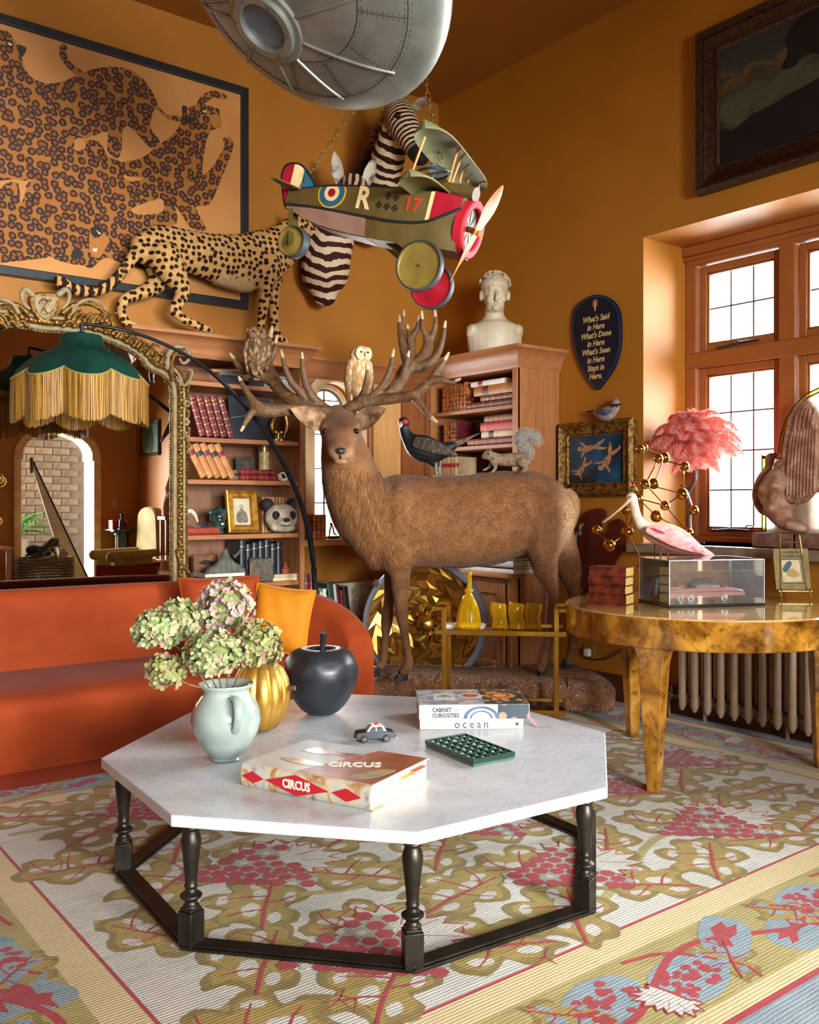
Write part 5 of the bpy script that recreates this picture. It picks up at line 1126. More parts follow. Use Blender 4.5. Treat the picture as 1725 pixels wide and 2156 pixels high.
# pheasant
ph = thing('pheasant','dark iridescent cock pheasant standing on the stag back','pheasant',at(922,1000,d=5.38)); PDp = 5.36
def q_(x,y,r,rh=None,dd_=0): return pt(x,y,PDp+dd_,r,rh)
me = blob([MB().tube([q_(852,890,10),q_(852,905,11),q_(860,922,15),q_(878,938,24,27),q_(905,948,25,28),q_(932,948,18,19),q_(955,938,9,9)],14,4,rnd=True),MB().ball(at(850,889,d=PDp-.01),.033,10),MB().tube([q_(905,960,18),q_(918,978,9)],10,2,rnd=True)],.007,3)
t = NT('pheasant_feathers'); v = t.coord('Object'); n = t.noise(v,12,4); t.col(t.ramp(n,[(.35,'#060c10'),(.55,'#0a181e'),(.7,'#1c1510')])); t.set(rough=.5); t.bump(t.noise(t.coord('Object',(60,60,60)),2,3),.3,.004); ob('body',me,t.m,ph)
me = blob(MB().tube([q_(880,932,5,14,-.075),q_(910,940,6,16,-.085),q_(940,950,5,10,-.07),q_(962,958,2,4,-.05)],12,4,rnd=True),.006,2); ob('wing',me,feathers('pheasant_wing','#1c1a16','#3a2d1e','#5c4830',44),ph)
m = MB()
for i in range(4): m.tube([q_(945,936+i*1.6,4),q_(975,927+i*1.6,3),q_(1010-i*5,912+i*2.5,1)],6,3)
ob('tail',m,M('pheasant_tail','#4a3f30','#7a6a50',rough=.6,scale=60),ph)
ob('face_wattle',MB().ball(at(853,888,d=PDp-.038),(.022,.012,.018),10),M('wattle_red','#a81420',rough=.5),ph); ob('beak',MB().tube([q_(846,891,5,5,-.03),q_(843,899,2,2,-.05)],8,2,rnd=True),M('pheasant_beak','#c8c0a8',rough=.4),ph); ob('eye',MB().ball(at(851,886,d=PDp-.05),.005,8),EYE,ph)
for x,dd_ in ((918,-.03),(926,.04)):
    ob('leg',MB().tube([q_(x,975,3.5,3.5,dd_),q_(x+2,990,2.4,2.4,dd_),q_(x+3,1000,2.4,2.4,dd_)],8,2).tube([q_(x+3,1000,2,2,dd_),q_(x-7,1003,1.2,1.2,dd_-.03)],6,1),M('pheasant_leg','#6b5a48','#8a7860',rough=.6),ph)
# squirrel
sq = thing('squirrel','grey squirrel with curled bushy tail standing on the stag back','squirrel',at(1065,995,d=5.38)); PDp = 5.38
me = blob([MB().tube([q_(1020,962,6),q_(1027,958,10),q_(1038,962,11),q_(1055,968,13),q_(1080,968,15),q_(1100,968,16),q_(1108,970,11)],14,4,rnd=True),MB().ball(at(1027,949,d=PDp),(.01,.008,.016),8),MB().ball(at(1033,949,d=PDp-.02),(.01,.008,.016),8),
  MB().tube([q_(1042,972,7,7,-.03),q_(1044,985,4,4,-.04),q_(1036,994,3,3,-.05)],8,3,rnd=True),MB().tube([q_(1040,972,6,6,.03),q_(1030,984,3.5,3.5,.03),q_(1018,990,3,3,.03)],8,3,rnd=True),
  MB().tube([q_(1098,972,11,11,-.035),q_(1108,984,6,6,-.04),q_(1100,994,3.2,3.2,-.05)],8,3,rnd=True),MB().tube([q_(1092,974,9,9,.03),q_(1098,986,5,5,.03),q_(1086,992,3,3,.03)],8,3,rnd=True)],.0055,3)
SQ = M('squirrel_coat','#6a5138','#9a8468',rough=.85,scale=30,detail=5,bump=.4,bs=120,bd=.004); ob('body',me,SQ,sq)
tp = [q_(1106,966,6),q_(1114,956,9),q_(1106,942,10),q_(1096,928,10),q_(1098,917,10),q_(1112,915,9),q_(1126,921,10),q_(1133,928,7)]; tm = blob(MB().tube(tp,12,4,rnd=True),.006,2)
tl_ = ob('tail',tm,M('squirrel_tail','#857a70','#b0a698',rough=.9,scale=40),sq); fm,p = fur(tm,5000,.028,lambda p: np.random.default_rng(4).normal(0,1,(len(p),3)),.0009,.8,seed=6); ob('tail_fur',fm,M('squirrel_tail_fur','#7c6c5c','#d2cabe',rough=.9,isl=True),tl_,kind='stuff')
ob('eye',MB().ball(at(1028,956,d=PDp-.026),.006,8),EYE,sq)
# ================================================================ books and curios on the shelves
PAGE = M('book_pages','#d9c6a0','#e8dabb',rough=.85,scale=3,st=(200,200,200)); GILT = M('gilt_tooling','#c79a3c','#e0b85a',rough=.3,metal=.7)
ORD = ['first','second','third','fourth','fifth','sixth','seventh','eighth','ninth','tenth','eleventh','twelfth']
def leather(name,a,b_): return M('leather_'+name,a,b_,rough=.42,scale=22,detail=5,bump=.12,bs=90,rnd=.35)
RLE = leather('dark_red','#5e0f14','#7c1a1e'); TAN = leather('tan','#a0602c','#bd7c42'); BLKL = leather('black','#121418','#20242a'); MAR = M('leather_marbled','#5a1c10','#b0602a',rough=.35,scale=30,detail=6,lo=.4,hi=.6,rnd=.3)
VEL = leather('vellum','#cdb488','#dcc8a0'); MRN = leather('maroon','#4a1016','#651c20'); BRN = leather('brown','#5c3418','#7c4c26'); WHT = M('paper_white','#d9d4c8','#e8e4da',rough=.6,scale=20); GREY = M('box_grey','#6c6c68','#7c7c78',rough=.6); GRN = leather('green','#1c3a26','#2a4c34'); RDB = leather('bright_red','#a01a1e','#b82428'); BLU = leather('blue','#22344a','#30465e')
def book(label,Mx,t,w,h,cov,group,bands='gilt',pages=PAGE,name='book',title=None,tcol=None,label_mat=None,r=.006):
    """x: thickness 0..t, y: from the spine (0) back to w, z: height 0..h"""
    o = thing(name,label,'book',Mx.translation,group); bt_ = min(.003,t*.15); m = MB(Mx)
    m.box((0,r*.6,0),(bt_,w,h)); m.box((t-bt_,r*.6,0),(t,w,h)); n = 6
    arc = [(t/2-t/2*math.cos(a),r*.6-r*1.2*math.sin(a)*.9) for a in np.linspace(0,math.pi,n)]+[(t-bt_,r*.6+.002),(bt_,r*.6+.002)]
    m.prism(arc,0,h); ob('cover',m,cov,o,smooth=40); ob('pages',MB(Mx).box((bt_,r*.6+.002,.003),(t-bt_,w-.004,h-.003)),pages,o,smooth=0)
    if bands:
        b_ = MB(Mx)
        zs = (.12,.3,.46,.62,.8,.9) if bands != 'two' else (.15,.85)
        for z in zs: b_.prism([(t/2-(t/2+.0006)*math.cos(a),r*.6-(r*1.2*.9+.0008)*math.sin(a)) for a in np.linspace(.12,math.pi-.12,n)]+[(t/2,r*.6)],h*z-.0015,h*z+.0015)
        ob('spine_band',b_,GILT if bands != 'plain' else cov,o,smooth=40,kind='stuff')
    if label_mat:
        ob('title_label',MB(Mx).prism([(t/2-(t/2+.0004)*math.cos(a),r*.6-(r*1.2*.9+.0005)*math.sin(a)) for a in np.linspace(.15,math.pi-.15,n)]+[(t/2,r*.6)],h*.64,h*.78),label_mat,o,smooth=40)
    if title: text(title,min(t*.62,.03),Mx @ frame((t/2,-r*.55,h*.5),(0,0,-1),(1,0,0),(0,-1,0)),tcol or GILT,o,ext=.0004)
    return o
LF = lambda x,z,y=5.07: Matrix.Translation((x,y,z))                     # left bookcase: x right, y back
def RF(y,z,x=4.10): return frame((x,y,z),(0,-1,0),(1,0,0),(0,0,1))   # right bookcase: x to the right of the picture, y into the shelf
def tilt(Mx,deg): return Mx @ Matrix.Rotation(math.radians(deg),4,'Y')
def lie(Mx,h): return Mx @ frame((0,0,0),(0,0,1),(0,1,0),(-1,0,0)) @ Matrix.Translation((0,0,-h))  # lying flat, spine to the front, length along x
def lx(px_,Y=5.07): return at(px_,1000,Y=Y).x
g = 'dark red gilt books on the left bookcase'
x = lx(402)
for i in range(5): book('%s leaning dark red gilt book from the left on the second shelf down' % ORD[i],tilt(LF(x+i*.0465+.055,1.592),-17),.041,.17,.25-.004*(i % 3),RLE,g)
g = 'tan leather books on the left bookcase'; x = lx(398)
for i in range(5): book('%s leaning tan law book from the left on the third shelf down' % ORD[i],tilt(LF(x+i*.047+.075,1.346),-28),.04,.16,.225-.006*(i % 2),TAN,g,'two',label_mat=BLKL if i % 2 else RLE)
for i in range(2): book(('lower' if i == 0 else 'upper')+' red gilt book lying flat beside the dark skull',lie(LF(lx(502)+.006*(1-i),1.341+i*.034),.27),.033,.18,.27,RLE,'flat red books on the left bookcase')
g = 'black books on the bottom shelf'; x = lx(517)
for i in range(7): book('%s black gilt book from the left on the lowest visible shelf' % ORD[i],LF(x+i*.043,.718,5.14),.041,.18,.255-.008*((i*3) % 4),BLKL,g,'two')
g = 'small tan books behind the panda mask'; x = lx(552,5.2)
for i in range(8): book('%s small tan book from the left behind the panda mask' % ORD[i],LF(x+i*.024,1.016,5.20),.023,.14,.225,TAN,g,None,label_mat=RLE if i % 2 else None)
book('old brown folio lying on the top shelf beside the mirror',lie(LF(lx(378),1.917),.26),.055,.25,.26,BRN,None,None)
book('rust red ledger lying flat left of the gilt portrait',lie(LF(lx(384),1.017),.235),.042,.19,.235,leather('rust','#8a2c18','#a03a22'),None,None)
for i,(a,b_,c_) in enumerate(((lx(425),.29,WHT),(lx(428),.28,GRN),(lx(432),.26,WHT))): book(['lowest white','green middle','upper white'][i]+' flat book under the grey mountain carving',lie(LF(a,.718+i*.022),b_),.02,.2,b_,c_,'flat books under the mountain carving',None,r=.002)
for i,(a,b_) in enumerate(((lx(575),.19),(lx(578),.17))): book(['lower','upper'][i]+' small cream book lying at the right end of the bottom shelf',lie(LF(a,.718+i*.021),b_),.02,.12,b_,VEL,'small cream books',None,r=.002)
ob_ = MB(); o = tag(ob('wooden_board',MB(LF(lx(445),1.976) @ Matrix.Rotation(math.radians(-5),4,'Y')).box((0,0,0),(.30,.2,.02)),OAKX,smooth=0,bevel=.002),'slanting reddish wooden board lying on the top shelf','board')
def boxthing(name,label,cat,Mx,sx,sy,sz,mat,mat2=None,txt=None):
    o = thing(name,label,cat,Mx.translation); ob('box_base',MB(Mx).box((0,0,0),(sx,sy,sz*.7)),mat,o,smooth=0,bevel=.003); ob('lid',MB(Mx).box((-.002,-.002,sz*.7),(sx+.002,sy+.002,sz)),mat2 or mat,o,smooth=0,bevel=.003)
    if txt: text(txt,sz*.45,Mx @ frame((sx*.66,-.003,sz*.5),(1,0,0),(0,0,1),(0,-1,0)),WHT,o)
    return o
boxthing('archive_box','dark slate storage box on the top shelf left of the tawny owl','box',LF(lx(463),1.917),.15,.2,.07,BLKL,GREY); boxthing('archive_box','grey lettered box on the top shelf behind the left antler','box',LF(lx(556),1.917),.20,.2,.075,GREY,None,'NITY')
# picture panel, binoculars, golden claws
o = thing('picture_panel','dark slate square picture leaning at the back of the second shelf','picture',LF(lx(485),1.59).translation); Mx = LF(lx(487,5.2),1.59,5.20) @ Matrix.Rotation(math.radians(-8),4,'X')
ob('panel',MB(Mx).box((0,0,0),(.30,.012,.28)),M('slate_blue_print','#2a3338','#37424a',rough=.35),o,bevel=.001); ob('pale_line',MB(Mx).bar((.01,-.001,.14),(.16,-.001,.17),.002,.002),WHT,o)
DKB = M('dark_bronze_cast','#17120f','#2e241e',rough=.4,metal=.3,scale=14)
o = thing('binoculars','small green and gold opera glasses on the second shelf','binoculars',(lx(588),5.07,1.59)); Mx = LF(lx(588),1.59,5.08)
for s_ in (-1,1): ob('barrel',MB(Mx).lathe([(.013,0),(.014,.012),(.010,.016),(.009,.045),(.012,.05),(.012,.058),(0,.058)],16,(s_*.018,0,0)),M('green_enamel','#10382c',rough=.3),o); ob('rim',MB(Mx).lathe([(.0145,.0),(.0148,.006),(.0142,.012)],16,(s_*.018,0,0),cap=False).lathe([(.0125,.048),(.0128,.058),(.008,.06)],16,(s_*.018,0,0),cap=False),GILT,o)
ob('bridge',MB(Mx).tube([(-.018,0,.02,.004),(.018,0,.02,.004)],8,1).tube([(-.016,0,.045,.003),(.016,0,.045,.003)],8,1).tube([(0,0,.012,.005),(0,0,.05,.005)],8,1),GILT,o)
o = thing('golden_sculpture','golden twisted claw sculpture at the right end of the second shelf','sculpture',(lx(610),5.15,1.59)); GOLDL = M('dull_gold_cast','#8a5c1c','#c08a34',rough=.35,metal=.6,scale=30,bump=.4,bs=90)
for (a,b_,c_) in (((580,918),(572,895),(585,868)),((597,922),(604,895),(598,862)),((612,922),(624,890),(614,860)),((620,915),(632,885),(622,858))):
    ob('claw',MB().tube([(*at(*a,Y=5.17),.010),(*at(*b_,Y=5.17),.016),(*at(*c_,Y=5.17),.008)],10,5,rnd=True),GOLDL,o)
ob('claw_base',MB(LF(lx(575),1.588,5.12)).box((0,0,0),(.15,.1,.012)),GOLDL,o,bevel=.003)
# third shelf curios
def skull(name,label,p,s_,mat):
    o = thing(name,label,'skull',p); Mx = Matrix.Translation(Vector(p)) @ Matrix.Rotation(math.radians(14),4,'Z')
    me = blob([MB(Mx).ball((0,.02*s_,.62*s_),(.36*s_,.45*s_,.38*s_),14),MB(Mx).ball((0,-.22*s_,.34*s_),(.27*s_,.22*s_,.26*s_),12),MB(Mx).ball((0,-.26*s_,.14*s_),(.2*s_,.17*s_,.14*s_),12),MB(Mx).ball((.2*s_,-.22*s_,.45*s_),(.1*s_,.12*s_,.06*s_),8),MB(Mx).ball((-.2*s_,-.22*s_,.45*s_),(.1*s_,.12*s_,.06*s_),8)],.05*s_,2); ob('cranium',me,mat,o)
    for q in (-1,1): ob('eye_socket',MB(Mx).ball((q*.13*s_,-.40*s_,.42*s_),(.085*s_,.06*s_,.075*s_),10),M('socket_black','#050404',rough=.8),o)
    ob('nose_cavity',MB(Mx).ball((0,-.44*s_,.28*s_),(.04*s_,.04*s_,.06*s_),8),MATS['socket_black'],o)
    for i in range(6): ob('tooth',MB(Mx).cbox(((i-2.5)*.05*s_,-.43*s_,.14*s_),(.04*s_,.03*s_,.08*s_)),M('old_teeth','#6a6258',rough=.5),o,smooth=0)
skull('skull','blackened skull on the third shelf of the left bookcase',(lx(484),5.17,1.34),.13,DKB)
o = thing('postcard','dark old photograph propped behind the flat red books','photograph',(lx(520),5.25,1.34)); Mx = LF(lx(500,5.27),1.341,5.27) @ Matrix.Rotation(math.radians(-8),4,'X'); ob('print',MB(Mx).box((0,0,0),(.13,.003,.15)),M('sepia_print','#2c2018','#5c4838',rough=.6,scale=26),o); ob('backing',MB(Mx).box((-.004,.003,0),(.134,.006,.154)),BLKL,o)
o = thing('round_tin','tall cream printed tin standing on the third shelf','tin',(lx(556),5.2,1.34)); Mx = LF(lx(556,5.22),1.34,5.22); ob('body',MB(Mx).lathe([(.034,0),(.034,.2),(0,.2)],24),M('printed_tin','#b08c4c','#d9c08a',rough=.4,scale=34),o); ob('lid',MB(Mx).lathe([(.035,.185),(.0355,.19),(.0355,.218),(.03,.222),(0,.222)],24),M('tin_lid','#8c7448',rough=.3,metal=.6),o); ob('rim',MB(Mx).lathe([(.0345,0),(.0352,.004),(.0345,.01)],24,cap=False),MATS['tin_lid'],o)
SHELL = M('chalky_shell','#b8aa90','#d8ccb4',rough=.7,scale=24,bump=.4,bs=50)
def spiral_shell(name,label,p,r_,mat,turn=0,flat=False):
    m = MB(vframe(p,turn)); P = []
    for i in range(40):
        t_ = i/39*4.6*math.pi/2; rr = r_*math.exp(-.17*(4.6*math.pi/2-t_)/1.2)*.62; P.append((rr*math.cos(t_),.0+(.3*rr if not flat else 0),rr*math.sin(t_)+r_*.55,rr*.42))
    m.tube(P,12,1,up=(0,1,0),rnd=True); o = thing(name,label,'shell',p); ob('whorl',blob(m,r_*.06,1),mat,o); ob('lip',MB(vframe(p,turn)).tube([(P[-1][0]+.3*P[-1][3]*math.cos(a),P[-1][1]+P[-1][3]*math.sin(a)*.9,P[-1][2]+.0+.9*P[-1][3]*math.cos(a),.006) for a in np.linspace(0,6.28,13)],6,1),mat,o); return o
spiral_shell('sea_shell','white spiral shell at the right end of the third shelf',(lx(606),5.13,1.341),.062,SHELL);
o = thing('fossil','pale fossil shell lying left of the white spiral shell','fossil',(lx(588),5.1,1.34)); ob('slab',blob([MB().ball((lx(589),5.12,1.365),(.045,.04,.026),12),MB().ball((lx(582),5.11,1.372),(.03,.03,.028),10)],.006,2),SHELL,o); ob('ridge',MB().tube([(lx(583)+.012*math.cos(a)*(1-a/9),5.083,1.372+.012*math.sin(a)*(1-a/9),.003) for a in np.linspace(0,7,18)],6,1),SHELL,o)
# second lowest shelf: gilt portrait, panda, glass head
o = thing('gilt_portrait','small portrait of a seated man in a wide gilt frame','picture',(lx(515),5.15,1.016)); Mx = LF(lx(479,5.12),1.02,5.12) @ Matrix.Rotation(math.radians(-9),4,'X') @ Matrix.Rotation(math.radians(4),4,'Z'); W_,H_ = .215,.262; GOLDF = M('gilt_frame','#a06a1c','#d09a3e',rough=.32,metal=.65,scale=30,bump=.15,bs=120)
def picframe(o,Mx,W_,H_,prof,mat,name='frame_rail'):        # prof: list of (inset, height), frame in x/z plane, out towards -y
    for i,(a,b_) in enumerate((((0,0),(W_,0)),((W_,0),(W_,H_)),((W_,H_),(0,H_)),((0,H_),(0,0)))):
        a,b_ = Vector(a),Vector(b_); d = (b_-a).normalized(); n_ = Vector((-d.y,d.x)); V = []
        for ins,ht in prof:
            for q,s_ in ((a,1),(b_,-1)): z = q+d*s_*ins+n_*ins; V.append((z.x,-ht,z.y))
        k = len(prof); F = [(2*j,2*j+1,2*j+3,2*j+2) for j in range(k-1)]+[(2*k-2,2*k-1,1,0)]; ob(name,MB(Mx).add(V,F),mat,o,smooth=30)
picframe(o,Mx,W_,H_,[(0,0),(0,.022),(.008,.026),(.02,.016),(.036,.014),(.044,.02),(.05,.012),(.05,0)],GOLDF)
ob('mount',MB(Mx).box((.048,-.006,.048),(W_-.048,-.002,H_-.048)),M('portrait_paper','#b8a98c','#cfc2a6',rough=.7,scale=14),o,smooth=0)
PM2 = Mx @ frame((W_/2,-.0065,H_/2),(1,0,0),(0,0,1),(0,-1,0)); ob('sitter',MB().prism(smooth_poly([(-.035,-.065),(-.04,-.02),(-.02,.005),(-.008,.012),(-.008,.02),(-.013,.035),(0,.047),(.013,.035),(.008,.02),(.008,.012),(.02,.005),(.035,-.02),(.035,-.065)],3),0,.0006,PM2),M('portrait_ink','#57503f','#877c66',rough=.7,scale=50),o,smooth=0)
ob('sitter_face',MB().prism([(.009*math.cos(a),.031+.012*math.sin(a)) for a in np.linspace(0,6.28,13)[:-1]],.0006,.001,PM2),M('portrait_skin','#b59c80',rough=.7),o,smooth=0)
pa_ = thing('panda_mask','black and white panda head mask leaning on the fourth shelf','mask',(lx(592),5.1,1.016)); pc_ = Vector((lx(592,5.12),5.12,1.016)); Mx = Matrix.Translation(pc_) @ Matrix.Rotation(math.radians(-12),4,'Z')
t = NT('panda_papier'); t.col(t.ramp(t.noise(t.coord('Object'),18,4),[(.3,'#9a8a70'),(.65,'#d6c9ae')])); t.set(rough=.7); PAN = t.m; PBL = M('panda_black','#12141a','#20242c',rough=.75)
ob('head',blob([MB(Mx).ball((0,0,.095),(.108,.085,.092),18),MB(Mx).ball((0,-.07,.065),(.055,.04,.04),12),MB(Mx).ball((0,-.03,.03),(.085,.06,.03),12)],.008,3),PAN,pa_)
for s_ in (-1,1):
    ob('ear',MB(Mx).ball((s_*.085,.01,.175),(.042,.03,.042),14),PBL,pa_); ob('eye_patch',MB(Mx).ball((s_*.05,-.066,.108),(.026,.016,.03),12,Matrix.Rotation(s_*.5,3,'Y')),PBL,pa_); ob('eye',MB(Mx).ball((s_*.046,-.083,.112),.007,8),EYE,pa_)
ob('nose',MB(Mx).ball((0,-.11,.082),(.022,.012,.014),10),PBL,pa_); ob('mouth',MB(Mx).tube([(-.04,-.088,.052,.003),(0,-.112,.045,.003),(.04,-.088,.052,.003)],6,4),PBL,pa_)
o = thing('glass_head','dark green glass head beside the gilt portrait','sculpture',(lx(459),5.13,1.016)); GGL = M('green_glass_cast','#16211e','#3c5a54',rough=.12,scale=12,coat=.5,bump=.3,bs=30); hb_ = Vector((lx(459,5.14),5.14,1.016))
ob('head',blob([MB().ball(hb_+Vector((0,0,.105)),(.05,.055,.06),14),MB().ball(hb_+Vector((0,-.02,.06)),(.038,.04,.04),12),MB().tube([(*(hb_+Vector((0,.01,0))),.045),(*(hb_+Vector((0,.01,.05))),.03)],12,2)],.007,2),GGL,o)
for s_ in (-1,1): ob('ear',MB().ball(hb_+Vector((s_*.045,0,.13)),(.02,.014,.022),8),GGL,o)
ob('snout',MB().ball(hb_+Vector((0,-.06,.062)),(.02,.018,.015),8),GGL,o)
o = thing('boar_tusk','white curved bone arch on the rust red ledger','bone',(lx(400),5.12,1.06)); BONE = M('old_bone','#c9b896','#e0d2b6',rough=.6,scale=20); ob('tusk',MB().tube([(*at(384,1098,Y=5.13),.008),(*at(392,1080,Y=5.13),.012),(*at(402,1076,Y=5.12),.013),(*at(411,1085,Y=5.11),.011),(*at(416,1098,Y=5.11),.006)],10,5,rnd=True),BONE,o); ob('tusk_root',MB().ball(at(388,1068,Y=5.15),(.02,.02,.02),10),BONE,o)
o = thing('paper_knife','slim blue handled paper knife on the rust red ledger','knife',(lx(430),5.09,1.06)); ob('handle',MB().tube([(lx(424),5.085,1.065,.005),(lx(443),5.085,1.065,.004)],8,1),M('blue_handle','#1c3a6c',rough=.3),o); ob('blade',MB().bar((lx(410),5.085,1.062),(lx(424),5.085,1.065),.002,.008),M('steel','#9a9a98',rough=.25,metal=.9),o)
# bottom shelf
o = thing('mountain_carving','grey green stone carving like a folded mountain peak','sculpture',(lx(475),5.12,.784)); ROCK = M('grey_green_stone','#4a4c40','#6c6c5a',rough=.75,scale=14,bump=.5,bs=50); mc = Vector((lx(474,5.13),5.13,.784)); m = MB()
for i,(dx,h_,w) in enumerate(((-.085,.05,.03),(-.05,.085,.032),(-.015,.125,.03),(.015,.14,.026),(.05,.09,.032),(.085,.06,.03))): m.tube([(mc.x+dx*1.15,mc.y,mc.z+.01,w,.05),(mc.x+dx*.8,mc.y,mc.z+h_*.6,w*.7,.035),(mc.x+dx*.55,mc.y,mc.z+h_,w*.25,.012)],8,3,up=(0,1,0),rnd=True)
ob('peak',blob(m,.007,1),ROCK,o); ob('crest',MB().tube([(mc.x+.05,mc.y-.01,mc.z+.09,.014),(mc.x+.08,mc.y-.01,mc.z+.11,.008),(mc.x+.10,mc.y-.01,mc.z+.14,.002)],8,3),ROCK,o)
o = thing('stone_block','rough grey stone block standing before the black books','stone',(lx(548),5.07,.718)); me = blob(MB(rotz((lx(548,5.09),5.09,.718),-14)).box((-.07,-.03,0),(.07,.035,.145)),.008,2); rough_up(me,.008,30.); ob('block',me,M('rough_grey_stone','#4a4036','#6c6254',rough=.9,scale=40,bump=.6,bs=110),o); ob('label_stripe',MB(rotz((lx(548,5.09),5.09,.718),-14)).box((-.071,-.034,.03),(-.066,.02,.12)),M('pale_stone_face','#8c7c64',rough=.8),o)
o = thing('wooden_box','small dark carved wooden box leaning at the left of the lowest visible shelf','box',(lx(435),5.25,.718)); Mx = LF(lx(410,5.24),.719,5.24) @ Matrix.Rotation(math.radians(-6),4,'X'); ob('panel',MB(Mx).box((0,0,0),(.16,.04,.17)),BRN,o,bevel=.004); ob('carved_leaf',MB(Mx).prism(smooth_poly([(.03,.12),(.08,.138),(.13,.12),(.08,.105)],3),0,.002,frame((0,-.0005,0),(1,0,0),(0,0,1),(0,-1,0))),DKB,o)
o = thing('turned_pot','small terracotta turned pot on the cream books','pot',(lx(604),5.1,.76)); ob('body',MB(LF(lx(604,5.1),.760,5.12)).lathe([(.026,0),(.026,.03),(.018,.036),(.018,.045),(.010,.05),(.010,.062),(0,.064)],20),M('terracotta','#8a3c1c','#a04a26',rough=.6),o); ob('cap',MB(LF(lx(604,5.1),.760,5.12)).lathe([(.012,.06),(.012,.066),(0,.068)],16),MATS['terracotta'],o)
# ---------------------------------------------------------------- right bookcase
def ryy(px_): return at(px_,900,X=4.10).y
g = 'marbled books standing on the upper right shelf'; y = ryy(931)
for i in range(7): book('%s marbled red brown book from the left on the upper shelf under the bust' % ORD[i],RF(y-i*.0375,1.826),.036,.17,.185-.004*(i % 3),MAR,g,'gilt')
g = 'marbled books standing on the middle right shelf'; y = ryy(934)
for i in range(4): book('%s marbled book from the left above the pheasant tail' % ORD[i],RF(y-i*.036,1.581),.034,.17,.175,MAR if i < 3 else MRN,g,'gilt')
g = 'vellum books standing on the lower right shelf'; y = ryy(922)
for i in range(5): book('%s cream vellum book with red bands from the left, behind the pheasant' % ORD[i],RF(y-i*.045,1.321),.042,.16,.195,VEL,g,None,label_mat=RDB)
def rstack(items,z):
    for (pa,pb,t_,cov,lab,bands,nm) in items:
        ya,yb = ryy(pa),ryy(pb); book(lab,lie(RF(ya,z),ya-yb) if True else None,t_,.2,ya-yb,cov,'books lying flat on the right bookcase',bands,label_mat=nm); z += t_+.001
rstack([(978,1087,.042,MRN,'long maroon gilt book lying lowest in the upper right stack','gilt',None),(1012,1086,.036,BRN,'dark brown gilt book lying second in the upper right stack','gilt',None),(998,1084,.062,TAN,'thick tan calf book lying third in the upper right stack','two',RLE),(992,1062,.034,WHT,'white and red book lying on top of the upper right stack',None,RDB)],1.826)
rstack([(985,1087,.045,RLE,'red gilt book lying lowest in the middle right stack','gilt',None),(1014,1087,.042,VEL,'cream and black book lying second in the middle right stack',None,BLKL),(1012,1088,.058,RDB,'bright red book lying third in the middle right stack','two',None),(1020,1088,.04,BRN,'brown gilt book lying on top of the middle right stack','gilt',None)],1.581)
rstack([(964,1022,.075,VEL,'thick vellum volume lying behind the squirrel','plain',RDB)],1.321)
z = .766
for i,(pa,pb,t_,cov,lab) in enumerate(((925,1086,.026,WHT,'long white book lying lowest on the cabinet top under the stag'),(1010,1086,.018,BLKL,'thin black book in the pile on the cabinet top'),(1030,1086,.03,WHT,'white paged volume in the pile on the cabinet top'),(1028,1087,.024,leather('teal','#3c7a78','#56928e'),'pale teal book in the pile on the cabinet top'),(1040,1087,.018,BLU,'dark blue book in the pile on the cabinet top'),(1052,1088,.03,GREY,'grey book on top of the pile on the cabinet top'))):
    ya,yb = at(pa,1180,X=4.02).y,at(pb,1180,X=4.02).y; book(lab,lie(RF(ya,z,4.0),ya-yb),t_,.19,ya-yb,cov,'pile of books on the cabinet top',None,r=.002); z += t_+.001
# ---------------------------------------------------------------- niche: sill and low shelf
g = 'marbled books on the arched window sill'; x = at(660,1100,Y=5.27).x
for i in range(3): book(['left','middle','right'][i]+' marbled amber book of the three on the arched window sill',LF(x+i*.034,.961,5.27),.033,.11,.165,M('leather_amber','#8a3414','#c8742c',rough=.35,scale=34,lo=.42,hi=.58),g,'gilt')
o = thing('iron_scroll','small wrought iron scroll stand on the arched window sill','ornament',(at(700,1130,Y=5.3).x,5.3,.96)); xx = at(700,1130,Y=5.3).x; ob('foot',MB().box((xx-.05,5.28,.961),(xx+.05,5.34,.98)),DKB,o,bevel=.003); ob('scroll',MB().tube([(xx-.02,5.31,.98,.006),(xx-.01,5.31,1.03,.006),(xx+.005,5.31,1.05,.006),(xx+.02,5.31,1.0,.006),(xx+.04,5.31,.985,.005)],8,4),DKB,o); ob('finial',MB().ball((xx-.005,5.31,1.06),.011,10),DKB,o)
o = thing('pink_crystal','translucent pink crystal on the arched window sill by the stag chest','crystal',(at(728,1130,Y=5.28).x,5.28,.96)); xx = at(726,1130,Y=5.28).x; PKC = M('pink_crystal','#e6a0a8','#f0c0c4',rough=.2,trans=.4)
for dx,h_,r_ in ((0,.10,.02),(.03,.07,.018),(-.025,.06,.016)): ob('shard',MB().lathe([(r_,0),(r_,h_*.75),(0,h_)],6,(xx+dx,5.29,.961)),PKC,o,smooth=10)
g = 'books leaning on the low shelf'
LOWB = [(648,.036,.40,MRN,'tall maroon book at the left end of the low shelf',None),(664,.05,.36,RLE,'thick dark red book on the low shelf beside the lamp stem',None),(683,.018,.29,GRN,'thin dark green book on the low shelf',None),(688,.022,.285,VEL,'thin cream book on the low shelf',None),(696,.032,.30,M('black_white_spine','#101010','#d8d4cc',rough=.5,scale=16,lo=.48,hi=.52),'black and white patterned book on the low shelf',None),(707,.042,.335,GRN,'green book lettered in gilt on the low shelf','PETERSHAM'),(720,.018,.325,WHT,'thin white book next to the green lettered book',None),(726,.022,.32,MRN,'narrow maroon book on the low shelf',None),(733,.022,.285,RDB,'bright red book on the low shelf',None),(740,.038,.305,BLKL,'black book with red lettering at the right end of the low shelf',None)]
x = at(650,1320,Y=5.06).x
